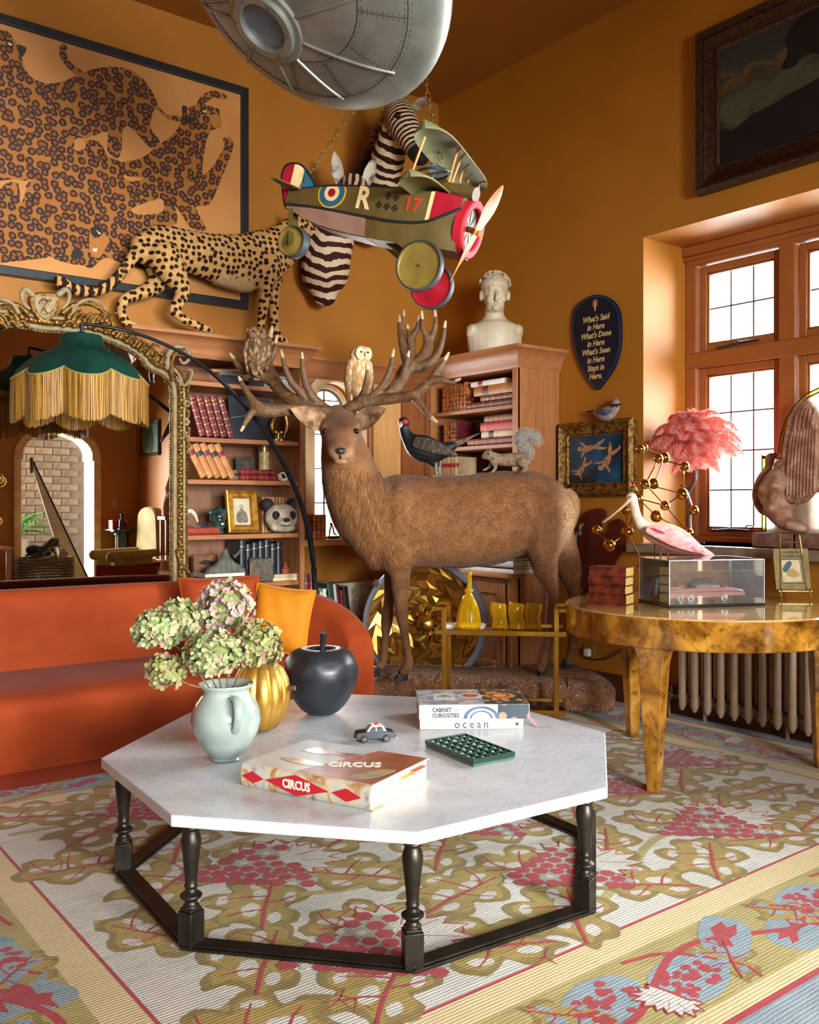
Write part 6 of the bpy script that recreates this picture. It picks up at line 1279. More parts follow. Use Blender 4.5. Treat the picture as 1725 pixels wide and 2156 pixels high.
for i,(p_,t_,h_,cov,lab,ti) in enumerate(LOWB):
    book(lab,tilt(LF(x+(.03 if i > 1 else 0),.348,5.10),-7 if i > 1 else 0),t_,.2,h_,cov,g,'two' if i < 2 else None,title=ti,r=.003); x += t_*1.02+.003
cs = thing('carved_capital','pale carved stone rosette capital standing behind the bookcase books','sculpture',(3.62,5.25,.345)); STN = M('carved_limestone','#9c8c74','#bcae96',rough=.85,scale=16,bump=.5,bs=60); c0 = at(765,1290,Y=5.22)
ob('slab',MB().box((c0.x-.20,5.22,.62),(c0.x+.16,5.36,.665)).box((c0.x-.16,5.24,.348),(c0.x+.12,5.36,.62)),STN,cs,bevel=.008)
for k in range(9): a = k*2*math.pi/9; ob('petal',MB().ball((c0.x+.075*math.cos(a),5.22,.52+.075*math.sin(a)),(.045,.03,.045),10),STN,cs)
ob('rosette',MB().lathe([(.05,0),(.05,.012),(.035,.02),(.03,.012),(.02,.014),(.014,.03),(0,.034)],20,axis=frame((c0.x,5.205,.52),(1,0,0),(0,0,1),(0,-1,0))),STN,cs)
for s_ in (-1,1): ob('leaf',MB().tube([(c0.x+s_*.05,5.22,.37,.03,.02),(c0.x+s_*.10,5.21,.44,.045,.02),(c0.x+s_*.13,5.20,.58,.03,.02)],10,3,up=(0,1,0),rnd=True),STN,cs)
# ================================================================ things on the marble table
TZ = .3855
def onm(x,y): return at(x,y,Z=TZ)
CEL = M('celadon_glaze','#87938b','#a5aea4',rough=.14,scale=7,detail=5,coat=.4,bump=.06,bs=40)
vp = onm(476,1598); vs_ = thing('celadon_jug','pale celadon glazed jug of hydrangeas on the marble table','jug',vp)
VP_ = [(0,0),(.046,0),(.050,.004),(.047,.010),(.060,.022),(.083,.052),(.102,.09),(.110,.125),(.107,.155),(.095,.183),(.078,.204),(.072,.214),(.073,.222),(.082,.232),(.087,.237),(.086,.242),(.079,.240),(.068,.222),(.07,.19),(.06,.18),(0,.18)]
ob('body',MB().lathe(VP_,48,vp),CEL,vs_,smooth=60); hd_ = (-FR*.9+RT*.45).normalized()
def hp_(r_,z,s_=0): return (*(vp+hd_*r_+UP*z),.013,.009)
ob('handle',MB().tube([hp_(.078,.205),hp_(.105,.212),hp_(.132,.195),hp_(.138,.165),hp_(.126,.135),hp_(.108,.112)],12,5,rnd=True),CEL,vs_)
ob('water',MB().lathe([(0,.181),(.066,.181)],24,vp,cap=False),M('dark_water','#2c1c10',rough=.05),vs_)
def petal_mesh(cen,rad,n,seed,squash=(1,1,1),ps=.0145):
    rg = np.random.default_rng(seed); V = []; F = []
    for i in range(n):
        z = 1-2*(i+.5)/n; a = i*2.39996; d = np.array((math.sqrt(max(0,1-z*z))*math.cos(a),math.sqrt(max(0,1-z*z))*math.sin(a),z))+rg.normal(0,.12,3); d /= np.linalg.norm(d)
        if d[2] < -.75: continue
        p = np.array(cen)+d*np.array(squash)*rad*(.86+.2*rg.random()); nn = d+rg.normal(0,.38,3); nn /= np.linalg.norm(nn); u_ = np.cross(nn,(.3,.5,.8)); u_ /= np.linalg.norm(u_); w_ = np.cross(nn,u_); r0 = rg.random()*1.6
        for k in range(4):
            t_ = r0+k*math.pi/2; e = u_*math.cos(t_)+w_*math.sin(t_); f_ = -u_*math.sin(t_)+w_*math.cos(t_); s_ = ps*(.8+.45*rg.random()); b0 = len(V)
            for (l_,q,h_) in ((0,0,0),(.55,.5,.16),(1.0,.28,.34),(1.0,-.28,.34),(.55,-.5,.16)): V.append(tuple(p+e*s_*l_+f_*s_*q+nn*s_*h_))
            F += [(b0,b0+1,b0+2,b0+3,b0+4)]
    m = MB(); m.v = V; m.f = F; m.mi = [0]*len(F); return m
def petal_mat(name,stops):
    t = NT(name); t.col(t.mix(.3,t.ramp(t.island(),stops),t.ramp(t.noise(t.coord('Object'),22,3),[(.35,stops[0][1]),(.65,stops[-1][1])]))); t.set(rough=.7,spec=.2); return t.m
GP = petal_mat('green_hydrangea',[(0,'#6f8240'),(.35,'#97a86a'),(.7,'#b2c08a'),(.92,'#b8ac80'),(1,'#a87274')]); PP = petal_mat('pink_hydrangea',[(0,'#829248'),(.3,'#a8b078'),(.55,'#c08e98'),(.8,'#b06480'),(1,'#cca4ac')]); YP = petal_mat('olive_hydrangea',[(0,'#707a34'),(.4,'#98a05e'),(.75,'#b2ae76'),(1,'#a0666a')])
STEM = M('hydrangea_stem','#5c4428','#7c6a3a',rough=.7,scale=30)
def bloom(label,x,y,d,rpx,mat,seed,sq=(1,1,.92),bend=0):
    c = at(x,y,d=d); r_ = rpx*d/FPX; o = thing('hydrangea',label,'flower',c,'hydrangea heads in the celadon jug'); rm = vp+UP*.225+RT*((x-476)*.00032)+FR*((d-2.88)*.25)
    ob('stem',MB().tube([(*(vp+UP*.19),.0028),(*rm,.0028),(*(rm.lerp(c,.5)+UP*(.02-bend)),.0026),(*c,.002)],6,5),STEM,o)
    ob('bud_core',MB().ball(c,(r_*.74*sq[0],r_*.74*sq[1],r_*.74*sq[2]),14),M('bloom_core','#6c7838','#868f4c',rough=.9,scale=60),o); ob('florets',petal_mesh(c,r_,int(210*(rpx/55)**2),seed,sq),mat,o,smooth=0,kind='stuff')
bloom('pale green hydrangea head at the far left of the jug',330,1328,2.84,47,GP,1); bloom('tall pale green hydrangea head above the left side of the jug',378,1310,2.9,43,GP,12,(.9,.9,1.1)); bloom('lowest olive hydrangea head drooping at the left of the jug',348,1415,2.78,36,YP,2,(1,1,.95),.03)
bloom('pink and green hydrangea head at the top of the bunch',475,1282,3.0,57,PP,3,(1,1,1.0)); bloom('green hydrangea head in front directly over the jug',448,1378,2.78,54,GP,4); bloom('green pink hydrangea head at the right of the bunch',543,1362,2.86,50,YP,5,(1,1,1.02))
# gilded gourd
gp_ = onm(546,1545)+FR*.05; t = NT('gilded_gourd'); v = t.coord('Object'); t.col(t.ramp(t.noise(v,9,5),[(.3,'#8a5c1a'),(.55,'#c4923c'),(.75,'#dcb45c')])); t.set(rough=.36,metal=.72); t.bump(t.noise(v,45,4),.15,.003); GOURD = t.m
o = thing('gilded_gourd','gilded ribbed gourd standing behind the celadon jug','gourd',gp_)
def gfn(a,z): return 1-.07*abs(math.cos(a*5.5+.4))**3*(1 if .02 < z < .25 else .3)
ob('body',MB().lathe([(0,0),(.035,.002),(.062,.018),(.088,.055),(.103,.10),(.106,.14),(.098,.185),(.08,.22),(.052,.245),(.02,.25),(0,.246)],88,gp_,fn=lambda a,z: 1-.10*(1-abs(math.sin(a*5.5))**.6)),GOURD,o,smooth=50)
ob('stem',MB().tube([(*(gp_+UP*.155+RT*.09-FR*.02),.010),(*(gp_+UP*.158+RT*.125-FR*.03),.009)],8,2),M('gourd_stem','#5c3a22',rough=.7),o)
# black apple
ap = onm(675,1508)+FR*.04; o = thing('black_apple','oversized matt black apple sculpture on the marble table','apple sculpture',ap); t = NT('black_patina'); v = t.coord('Object'); t.col(t.ramp(t.noise(v,10,5),[(.3,'#16181b'),(.7,'#26292e')])); t.set(rough=.36,spec=.5); t.bump(t.noise(v,38,4),.12,.003); APM = t.m
AP = [(0,.004),(.028,0),(.055,.006),(.085,.03),(.115,.075),(.135,.13),(.140,.175),(.130,.215),(.108,.243),(.08,.255),(.052,.252),(.028,.236),(.012,.215),(0,.208)]
ob('body',MB().lathe([tuple(q) for q in cr(AP,3)],56,ap,fn=lambda a,z: 1+.035*math.cos(a*5)*(z > .2 or z < .03)+.012*math.cos(2*a+1)),APM,o,smooth=180)
ob('stem',MB().tube([(*(ap+UP*.20),.011),(*(ap+UP*.26+RT*.004),.010),(*(ap+UP*.315+RT*.010-FR*.01),.014)],10,4),APM,o)
# circus book
ca_,cb_,cc_ = onm(512,1655),onm(783,1709),onm(900,1646); ux_ = (cb_-ca_).normalized(); uy_ = UP.cross(ux_).normalized(); BW,BD,BH = (cb_-ca_).length,(cc_-cb_).length,.068; CM = frame(ca_,ux_,uy_,UP)
cb = thing('circus_book','huge illustrated circus book with red diamond spine on the marble table','book',ca_)
t = NT('circus_art'); v = t.coord('Object'); n = t.noise(v,9,5,.6,1.5); t.col(t.ramp(n,[(.3,'#7a5a3c'),(.42,'#b98a5c'),(.5,'#c9bca0'),(.6,'#b8b4a8'),(.7,'#8c6a52')])); t.set(rough=.4); CART = t.m
CPALE = M('circus_sky','#a9acac','#bdbab0',rough=.35,scale=5); CRED = M('circus_red','#b81c28',rough=.3); CBRN = M('circus_brown','#7c4026','#a86240',rough=.35,scale=7)
ob('back_cover',MB(CM).box((0,.004,0),(BW,BD+.006,.004)),CART,cb,bevel=.001); fc = ob('front_cover',MB(CM).box((0,.004,BH-.004),(BW,BD+.006,BH)),CPALE,cb,bevel=.001)
sp_ = [(.004,0),(-.004,.006),(-.008,.02),(-.009,BH/2),(-.008,BH-.02),(-.004,BH-.006),(.004,BH),(.007,BH-.004),(.004,BH/2),(.007,.004)]
V = [(x,y,z) for x in (0,BW) for y,z in sp_]; k = len(sp_); so = ob('spine',MB(CM).add(V,[tuple(range(k)),tuple(range(2*k-1,k-1,-1))]+[(i,k+i,k+(i+1) % k,(i+1) % k) for i in range(k)]),CART,cb,smooth=40)
ob('pages',MB(CM).box((.004,.006,.004),(BW-.006,BD,BH-.004)),M('thick_pages','#c9b592','#e6dcc4',rough=.85,scale=2,st=(1,1,160)),cb,smooth=0)
SPF = CM @ frame((0,-.0095,0),(1,0,0),(0,0,1),(0,-1,0))
def dia(cx_,w,h): return [(cx_-w/2,BH/2),(cx_,BH/2-h/2),(cx_+w/2,BH/2),(cx_,BH/2+h/2)]
for cx_,w,h in ((.10*BW,.18*BW,.034),(.45*BW,.50*BW,.058),(.83*BW,.22*BW,.036)): ob('red_diamond',MB().prism(dia(cx_,w,h),0,.0006,SPF),CRED,so,smooth=0)
text('CIRCUS',.034,SPF @ Matrix.Translation((.45*BW,BH/2,.001)),M('print_cream','#e8dcc8',rough=.5),so,bold=.0012,sx=.82)
TPF = CM @ Matrix.Translation((0,0,BH+.0002))
ob('cover_art',MB().prism([(BW*.42,.01),(BW*.99,.01),(BW*.99,BD),(BW*.62,BD)],0,.0005,TPF),CBRN,fc,smooth=0)
ob('cover_art',MB().prism(smooth_poly([(BW*.15,BD*.62),(BW*.22,BD*.78),(BW*.40,BD*.74),(BW*.60,BD*.80),(BW*.62,BD*.58),(BW*.42,BD*.66),(BW*.30,BD*.60)],3),.0005,.001,TPF),M('circus_figure','#c88a80','#7a4a5a',rough=.2,scale=18),fc,smooth=0)
ob('cover_art',MB().prism(smooth_poly([(BW*.14,BD*.30),(BW*.30,BD*.38),(BW*.50,BD*.30),(BW*.34,BD*.22)],3),.0005,.001,TPF),M('circus_figure_two','#c87a6a','#d2b060',rough=.2,scale=18),fc,smooth=0)
ob('cover_art',MB().prism(smooth_poly([(BW*.78,BD*.10),(BW*.92,BD*.2),(BW*.96,BD*.5),(BW*.85,BD*.42)],3),.0006,.0011,TPF),M('circus_ring','#b89a5c','#7c8a86',rough=.2,scale=24),fc,smooth=0)
text('CIRCUS',.062,TPF @ Matrix.Translation((BW*.66,BD*.46,.0012)) @ Matrix.Rotation(math.radians(28),4,'Z'),MATS['print_cream'],fc,'cover_lettering',bold=.002,sx=.72)
for i,(cl,z,yy) in enumerate((('#d8481c',.055,.9),('#e8b04a',.050,.7),('#e9e2d0',.034,.45))): ob('page_marker',MB(CM).box((BW-.05,BD*(yy-.22),z),(BW+.012,BD*yy,z+.0012)),M('page_marker%d' % i,cl,rough=.6),cb,smooth=0)
# toy police car
def toy_car(o,Mx,L_,prof,w,body,roofprof,roof,wheels,wr,ww,wmat,glassm=None):
    def solid(P,w0,w1,m):  # side profile in x,z with width taper at the top
        n = len(P); zs = [p[1] for p in P]; z0,z1 = min(zs),max(zs); V = []
        for s_ in (-1,1): V += [(x,s_*(w0+(w1-w0)*(z-z0)/(z1-z0+1e-9))/2,z) for x,z in P]
        return m.add(V,[tuple(range(n-1,-1,-1)),tuple(range(n,2*n))]+[(i,(i+1) % n,n+(i+1) % n,n+i) for i in range(n)])
    b_ = ob('body',solid(prof,w,w*.9,MB(Mx)),body,o,smooth=40,bevel=L_*.012); r_ = ob('roof',solid(roofprof,w*.86,w*.66,MB(Mx)),roof,o,smooth=40,bevel=L_*.01)
    for x in wheels:
        for s_ in (-1,1):
            W_ = ob('wheel',MB(Mx @ Matrix.Translation((x,s_*w*.46,wr)) @ Matrix.Rotation(math.pi/2,4,'X')).lathe([(0,-ww/2),(wr*.8,-ww/2),(wr,-ww*.3),(wr,ww*.3),(wr*.8,ww/2),(0,ww/2)],18),wmat,o); ob('hub_cap',MB(Mx @ Matrix.Translation((x,s_*(w*.46+ww/2+.0006),wr)) @ Matrix.Rotation(-s_*math.pi/2,4,'X')).lathe([(wr*.6,-.001),(wr*.45,.001),(0,.0025*wr/.012)],14),M('hub_chrome','#b0aeaa',rough=.2,metal=.9),W_)
    return b_
tc_ = onm(748,1561); TM = frame(tc_,(onm(832,1557)-tc_),UP.cross(onm(832,1557)-tc_),UP); o = thing('toy_police_car','tin toy police car with red roof lamp on the marble table','toy car',tc_); L_ = .135
BCAR = M('tin_black','#0a0e14','#16222c',rough=.4,scale=30,spec=.3)
toy_car(o,TM,L_,[(0,.012),(.0,.026),(.006,.034),(.045,.037),(.10,.037),(.128,.033),(.135,.026),(.135,.012)],.056,BCAR,[(.036,.036),(.050,.053),(.058,.056),(.088,.056),(.096,.052),(.106,.036)],M('tin_cream','#c9b898','#ddd0b4',rough=.3,scale=26),(.028,.104),.0125,.010,M('tin_tyre','#2a241e',rough=.5))
for P in ([(.046,.038),(.056,.052),(.068,.052),(.068,.038)],[(.072,.038),(.072,.052),(.088,.052),(.096,.038)]): ob('window',MB(TM).add([(x,-.0255+(z-.036)*.27-.0008,z) for x,z in P],[(0,1,2,3)]),M('toy_window','#2c3438',rough=.1),o)
ob('roof_lamp',MB(TM).lathe([(.005,0),(.005,.004),(.003,.007),(0,.008)],12,(.075,0,.056)),M('lamp_red','#c01820',rough=.2),o); ob('bumper',MB(TM).bar((-.003,-.027,.014),(-.003,.027,.014),.003,.005),MATS['hub_chrome'],o); ob('bumper',MB(TM).bar((.138,-.027,.014),(.138,.027,.014),.003,.005),MATS['hub_chrome'],o)
# ocean and cabinet of curiosities
ob0 = onm(884,1536); oux = (onm(1103,1534)-ob0).normalized(); OMx = frame(ob0,oux,UP.cross(oux),UP); INK = M('print_black','#161616',rough=.4)
def flatbook(name,label,Mx,w,dp,h,cov,pages=PAGE):
    o = thing(name,label,'book',Mx.translation); ob('back_cover',MB(Mx).box((0,0,0),(w,dp,.004)),cov,o,bevel=.001); f_ = ob('front_cover',MB(Mx).box((0,0,h-.004),(w,dp,h)),cov,o,bevel=.001); s_ = ob('spine',MB(Mx).box((0,-.003,0),(w,.003,h)),cov,o,bevel=.0015); ob('pages',MB(Mx).box((.004,.003,.004),(w-.004,dp-.004,h-.004)),pages,o,smooth=0); return o,f_,s_
GLW = M('gloss_white_cover','#bdbab2','#c8c5bc',rough=.42,scale=4)
o,f_,s_ = flatbook('ocean_book','white book lettered ocean lying under the cabinet book',OMx,.375,.27,.037,GLW); SF = OMx @ frame((0,-.0032,0),(1,0,0),(0,0,1),(0,-1,0)); text('ocean',.042,SF @ Matrix.Translation((.187,.0175,0)),INK,s_,sp=1.45,sx=.9); ob('publisher_mark',MB().lathe([(.006,0),(.006,.0006),(0,.0006)],16,axis=SF @ Matrix.Translation((.352,.018,0))),INK,s_)
OM2 = OMx @ Matrix.Translation((-.003,-.004,.0375)); o,f_,s_ = flatbook('cabinet_book','thick cabinet of curiosities book with floral cover on top of the ocean book',OM2,.40,.27,.052,GLW); SF = OM2 @ frame((0,-.0032,0),(1,0,0),(0,0,1),(0,-1,0))
text('CABINET',.021,SF @ Matrix.Translation((.048,.033,0)),INK,s_,align='LEFT',sx=.82,bold=.0005); text('OF',.010,SF @ Matrix.Translation((.126,.031,0)),INK,s_,align='LEFT'); text('CURIOSITIES',.021,SF @ Matrix.Translation((.048,.013,0)),INK,s_,align='LEFT',sx=.82,bold=.0005)
def floral(nm,a,b_,c_,d_,sc=26):
    t = NT(nm); w = t.n('TexVoronoi'); w.inputs['Scale'].default_value = sc; t.l(t.coord('Object'),w.inputs[0]); t.col(t.mix(t.ramp(w.outputs['Distance'],[(.3,'#000000'),(.45,'#ffffff')]),t.ramp(t.n('SeparateColor').outputs[0] if False else t.math('FRACT',t.math('MULTIPLY',w.outputs['Distance'],7)),[(.2,a),(.6,b_),(.9,c_)]),d_)); t.set(rough=.18,coat=.4); return t.m
FLO = floral('floral_print','#b8342c','#d89a34','#e0d8c4','#24343c'); ob('floral_panel',MB().prism([(.285,0),(.398,0),(.398,.052),(.285,.052)],0,.0005,SF),FLO,s_,smooth=0)
BLA = M('print_slate_blue','#4c5c74','#64748c',rough=.2,scale=20)
for r0,r1 in ((.045,.056),(.03,.036)): ob('blue_arc',MB().add([SF @ Vector((.225+r_*math.cos(a)*1.15,.002+r_*.8*math.sin(a),.0006)) for a in np.linspace(0,math.pi,15) for r_ in (r0,r1)],[(2*i,2*i+1,2*i+3,2*i+2) for i in range(14)]),BLA,s_,smooth=0)
TF = OM2 @ Matrix.Translation((0,0,.0524)); ob('floral_panel',MB().prism([(.24,.002),(.398,.002),(.398,.268),(.24,.268)],0,.0004,TF),FLO,f_,smooth=0); ob('printed_ground',MB().prism([(.004,.002),(.24,.002),(.24,.268),(.004,.268)],0,.0003,TF),M('blue_grey_print','#8c98a8','#c4c4c0',rough=.18,scale=28,lo=.45,hi=.55,coat=.4),f_,smooth=0)
ob('title_plate',MB().prism([(.06,.09),(.14,.09),(.14,.19),(.06,.19)],.0004,.0009,TF),GLW,f_,smooth=0)
text('CABINET\nOF\nCURIOSITIES',.012,TF @ Matrix.Translation((.10,.145,.001)),INK,f_,'cover_lettering',sx=.8)
for (cx_,cy_,r_,cl) in ((.31,.15,.055,'#d08a2c'),(.31,.15,.04,'#a83024'),(.31,.15,.025,'#e0b04c'),(.20,.15,.045,'#d8d0c4'),(.20,.15,.03,'#a84440')): ob('printed_rosette',MB().prism([(cx_+r_*(1+.12*math.cos(12*a))*math.cos(a),cy_+r_*(1+.12*math.cos(12*a))*math.sin(a)) for a in np.linspace(0,2*math.pi,49)[:-1]],.0004+(.06-r_)*.02,.0006+(.06-r_)*.02,TF),M('rosette'+cl,cl,rough=.2,coat=.4),f_,smooth=0)
ob('bookmark_ribbon',MB(OMx).tube([(.36,.10,.034,.006,.0005),(.41,.08,.02,.006,.0005),(.43,.03,.0012,.006,.0005),(.475,.02,.0012,.006,.0005)],6,5),M('pink_ribbon','#d08a98',rough=.5),o)
# green tray of specimens
ta,tb,td = onm(897,1572),onm(997,1615),onm(985,1556); tx_ = (onm(1083,1598)-tb); ty_ = (onm(897,1572)-tb); W1,W2 = tx_.length,ty_.length
GM = frame(tb,tx_,ty_,UP); sk = GM; GRNB = M('bottle_green_enamel','#0e3a2c','#16483a',rough=.3,coat=.3); o = thing('specimen_tray','dark green compartment tray of small glass pieces on the marble table','tray',tb); TXV,TYV = tx_.normalized(),ty_.normalized()
def tg(a,b_,z): return tb+TXV*a*W1+TYV*b_*W2+UP*z
def tbox(a0,b0,a1,b1,z0,z1): return MB().add([tg(a,b_,z) for z in (z0,z1) for a,b_ in ((a0,b0),(a1,b0),(a1,b1),(a0,b1))],[(3,2,1,0),(4,5,6,7),(0,1,5,4),(1,2,6,5),(2,3,7,6),(3,0,4,7)])
ob('base',tbox(0,0,1,1,0,.012),M('tray_tin','#5c6a5c','#76806c',rough=.4,metal=.5,scale=30),o);
for a0,b0,a1,b1 in ((-.01,-.01,1.01,.025),(-.01,.975,1.01,1.01),(-.01,.025,.02,.975),(.98,.025,1.01,.975)): ob('rim',tbox(a0,b0,a1,b1,.008,.023),GRNB,o,smooth=0)
NA,NB = 5,8
for i in range(1,NA): ob('divider',tbox(i/NA-.008,.02,i/NA+.008,.98,.012,.022),GRNB,o,smooth=0)
for j in range(1,NB): ob('divider',tbox(.02,j/NB-.006,.98,j/NB+.006,.012,.0215),GRNB,o,smooth=0)
SIL = M('glass_specimen','#b4b8b4','#e8e8e4',rough=.15,metal=.5,scale=40)
for i in range(NA):
    for j in range(NB):
        c = tg((i+.5)/NA,(j+.5)/NB,.0135); rs = random.uniform(.6,1.1); ob('specimen',MB().ball(c+UP*.004,(.0085*rs,.0085*rs,.005*rs),8,Matrix.Rotation(random.random()*3,3,'Z') @ Matrix.Diagonal((1.2,.8,1))),SIL,o)
# ================================================================ bar cart
BRS = M('polished_brass','#c08a2c','#d6a244',rough=.16,metal=.95,scale=6); SMK = M('smoked_mirror','#3a2416','#4a2e1c',rough=.06,metal=.6)
fl,fr_ = at(935,1330,d=4.82),at(1172,1330,d=4.74); fl.z = fr_.z = 0; cx_ = (fr_-fl).normalized(); cy_ = Vector((-cx_.y,cx_.x,0)); CW = (fr_-fl).length; CDp = .27; KM = frame(fl,cx_,cy_,UP); zt,zb_ = .535,.135
ct_ = thing('bar_cart','two tier brass bar cart with smoked mirror trays in front of the stag','bar cart',fl+cx_*CW/2)
for x in (0,CW):
    for y in (0,CDp): ob('post',MB(KM).box((x-.012,y-.009,.045),(x+.012,y+.009,.665 if y == 0 else .65)),BRS,ct_,smooth=0,bevel=.002); ob('castor',MB(KM).ball((x,y,.032),(.012,.015,.0155),10).tube([(x,y,.03,.006),(x,y,.05,.006)],8,1),M('cart_castor','#2a2622',rough=.4),ct_)
for z,nm in ((zt,'upper'),(zb_,'lower')):
    e = .045
    for a,b_ in (((-e,-.012),(CW+e,-.012)),((-e,CDp+.012),(CW+e,CDp+.012)),((-e,-.012),(-e,CDp+.012)),((CW+e,-.012),(CW+e,CDp+.012))): ob('tray_rail',MB(KM).bar((*a,z),(*b_,z),.010,.026),BRS,ct_,smooth=0,bevel=.002)
    ob('tray_glass',MB(KM).box((-e+.005,-.007,z-.003),(CW+e-.005,CDp+.007,z+.003)),SMK,ct_,smooth=0)
for x,s_ in ((-.045,-1),(CW+.045,1)):
    for y in (0,CDp): ob('handle_rail',MB(KM).bar((x-s_*.05,y,.655),(x+s_*.01,y,.655),.012,.018),BRS,ct_,smooth=0)
    ob('handle_rail',MB(KM).bar((x+s_*.012,-.01,.655),(x+s_*.012,CDp+.01,.655),.012,.022),BRS,ct_,smooth=0,bevel=.002); ob('handle_rail',MB(KM).bar((x+s_*.01,-.01,.26),(x+s_*.01,CDp+.01,.26),.01,.012),BRS,ct_,smooth=0)
def kp(x,y=.14): return KM @ Vector((x,y,zt+.0035))
t = NT('amber_glass'); t.col('#e6bc1c'); t.set(rough=.06,spec=.8); tr = t.n('BsdfTransparent'); tr.inputs[0].default_value = hx('#fbe27c'); mx = t.n('MixShader'); lw = t.n('LayerWeight'); lw.inputs[0].default_value = .5; t.l(t.math('MULTIPLY_ADD',lw.outputs['Facing'],.6,.22),mx.inputs[0]); t.l(tr.outputs[0],mx.inputs[1]); t.l(t.b.outputs[0],mx.inputs[2]); t.l(mx.outputs[0],t.t.nodes['Material Output'].inputs[0]); AMB = t.m
def fluted(k,amp): return lambda a,z: 1+amp*math.cos(k*(a+z*9))
px0_ = (955+1010)/2; dcx = .0+(982-935)*4.88/FPX; dp_ = kp(dcx); o = thing('decanter','fluted yellow glass decanter with twisted neck on the brass cart','decanter',dp_)
ob('bottle',MB().lathe([(0,.006),(.055,0),(.066,.012),(.064,.04),(.056,.09),(.043,.135),(.028,.168),(.019,.18),(.018,.19),(.023,.195),(.022,.205),(.014,.21)],48,dp_,fn=fluted(11,.05)),AMB,o,smooth=50); ob('neck',MB().tube([(*(dp_+UP*.205),.014),(*(dp_+UP*.24+RT*.006),.012),(*(dp_+UP*.275+RT*.004),.012),(*(dp_+UP*.30+RT*.014),.009)],12,5),AMB,o,smooth=50)
ob('neck_ring',MB().lathe([(.0235,.193),(.026,.199),(.0235,.206)],24,dp_,cap=False),AMB,o)
for i,x in enumerate((1047,1084,1119)):
    gp2 = kp((x-935)*4.88/FPX); o = thing('tumbler',['left','middle','right'][i]+' wavy yellow glass tumbler of the three on the brass cart','glass',gp2,'yellow tumblers on the brass cart')
    V = []; m = MB(); P = []
    for zz in np.linspace(0,.135,10): P.append((gp2.x+.006*math.sin(zz*42+i),gp2.y,gp2.z+zz,.040+.003*math.cos(zz*60)))
    m.tube(P,24,2,cap=False); b_ = ob('wall',m,AMB,o,smooth=60); ob('base',MB().lathe([(0,.002),(.038,.002),(.039,.014),(0,.018)],24,gp2),AMB,o)
o = thing('paper_stack','white card lying on the upper tray of the brass cart','paper',kp(.0,.1)); ob('sheet',MB(KM).box((-.02,.16,zt+.0035),(.20,.29,zt+.010)),WHT,o,smooth=0); ob('lower_sheet',MB(KM).box((-.01,.17,zt+.0105),(.19,.28,zt+.014)),WHT,o,smooth=0)
# ================================================================ gold reflector lamp leaning behind the stag
rc_ = at(892,1312,d=5.9); rr_ = 134*5.9/FPX; rn = (-FR-RT*.28+UP*.14).normalized(); rx_ = (RT-rn*RT.dot(rn)).normalized(); GXM = frame(rc_,rx_,rn.cross(rx_),rn); o = thing('searchlight_reflector','giant round faceted gold mirror reflector in a grey rim behind the stag','reflector',Vector((rc_.x,rc_.y,0)))
ob('rim',MB(GXM).lathe([(rr_*.91,-.10),(rr_,-.09),(rr_*1.0,.02),(rr_*.97,.035),(rr_*.92,.03),(rr_*.91,.0)],64,cap=False),M('grey_rim','#7c8490','#949ca8',rough=.35,metal=.4),o)
GMIR = M('gold_mirror','#c88a24','#ecc064',rough=.26,metal=.9,scale=3)
m = MB(GXM); rg = random.Random(8); rings_ = 7; nseg = 26; P = {}
for i in range(rings_+1):
    for k in range(nseg): r_ = rr_*.93*(.08+.92*i/rings_); a = 2*math.pi*(k+.5*(i % 2))/nseg; P[i,k] = Vector((r_*math.cos(a),r_*math.sin(a),-.085*(1-(r_/rr_)**2)+rg.uniform(-.006,.006)))
for i in range(rings_):
    for k in range(nseg):
        a,b_,c_,d_ = P[i,k],P[i,(k+1) % nseg],P[i+1,k],P[i+1,(k+1) % nseg]
        for tri in (((a,c_,d_) if i % 2 == 0 else (a,c_,b_)),((a,d_,b_) if i % 2 == 0 else (b_,c_,d_))):
            q = MB(GXM); ctr = (tri[0]+tri[1]+tri[2])/3; q.add([ctr+(v-ctr)*.985+Vector((0,0,rg.uniform(-.012,.012))) for v in tri],[(0,1,2)]); m.add([Vector(v) for v in []],[]); ob('mirror_facet',q,GMIR,o,smooth=0)
ob('backing_bowl',MB(GXM).lathe([(0,-.12),(rr_*.5,-.11),(rr_*.92,-.04)],48,cap=False),M('bowl_gold','#8a5c18',rough=.3,metal=.8),o)
ob('hub',MB(GXM).lathe([(.0,-.08),(.05,-.075),(.055,-.03),(.03,-.01),(0,-.005)],24),GMIR,o)
for a in (math.radians(140),math.radians(38)): ob('clip',MB(GXM @ Matrix.Rotation(a,4,'Z')).box((rr_*.93,-.02,.0),(rr_*1.03,.02,.045)),MATS['hub_chrome'],o,smooth=0,bevel=.003)
ob('foot',MB().box((rc_.x-.10,rc_.y-.04,.0158),(rc_.x+.10,rc_.y+.08,rc_.z-rr_+.014)),DKB,o,bevel=.004)
# ================================================================ on the round table
RZ = .7425
def onr(x,y): return at(x,y,Z=RZ)
sp0 = onr(1318,1275); z = RZ; SM = lambda z_: vframe((sp0.x,sp0.y,z_),-32)
for i,(t_,l_,dx) in enumerate(((.046,.185,0),(.038,.17,.004),(.04,.175,.002),(.044,.172,.0))):
    Mx = SM(z) @ Matrix.Translation((-l_-dx,.0,0)); book(['bottom','second','third','top'][i]+' marbled calf book of the stack beside the glass car case',lie(Mx,l_),t_,.12,l_,M('leather_calf','#340f08','#6e2a16',rough=.35,scale=26,detail=6,rnd=.2),'stack of marbled books on the round table','plain',pages=M('gilt_edges','#c9a050','#dcb868',rough=.5,metal=.2,scale=4)); z += t_+.0005
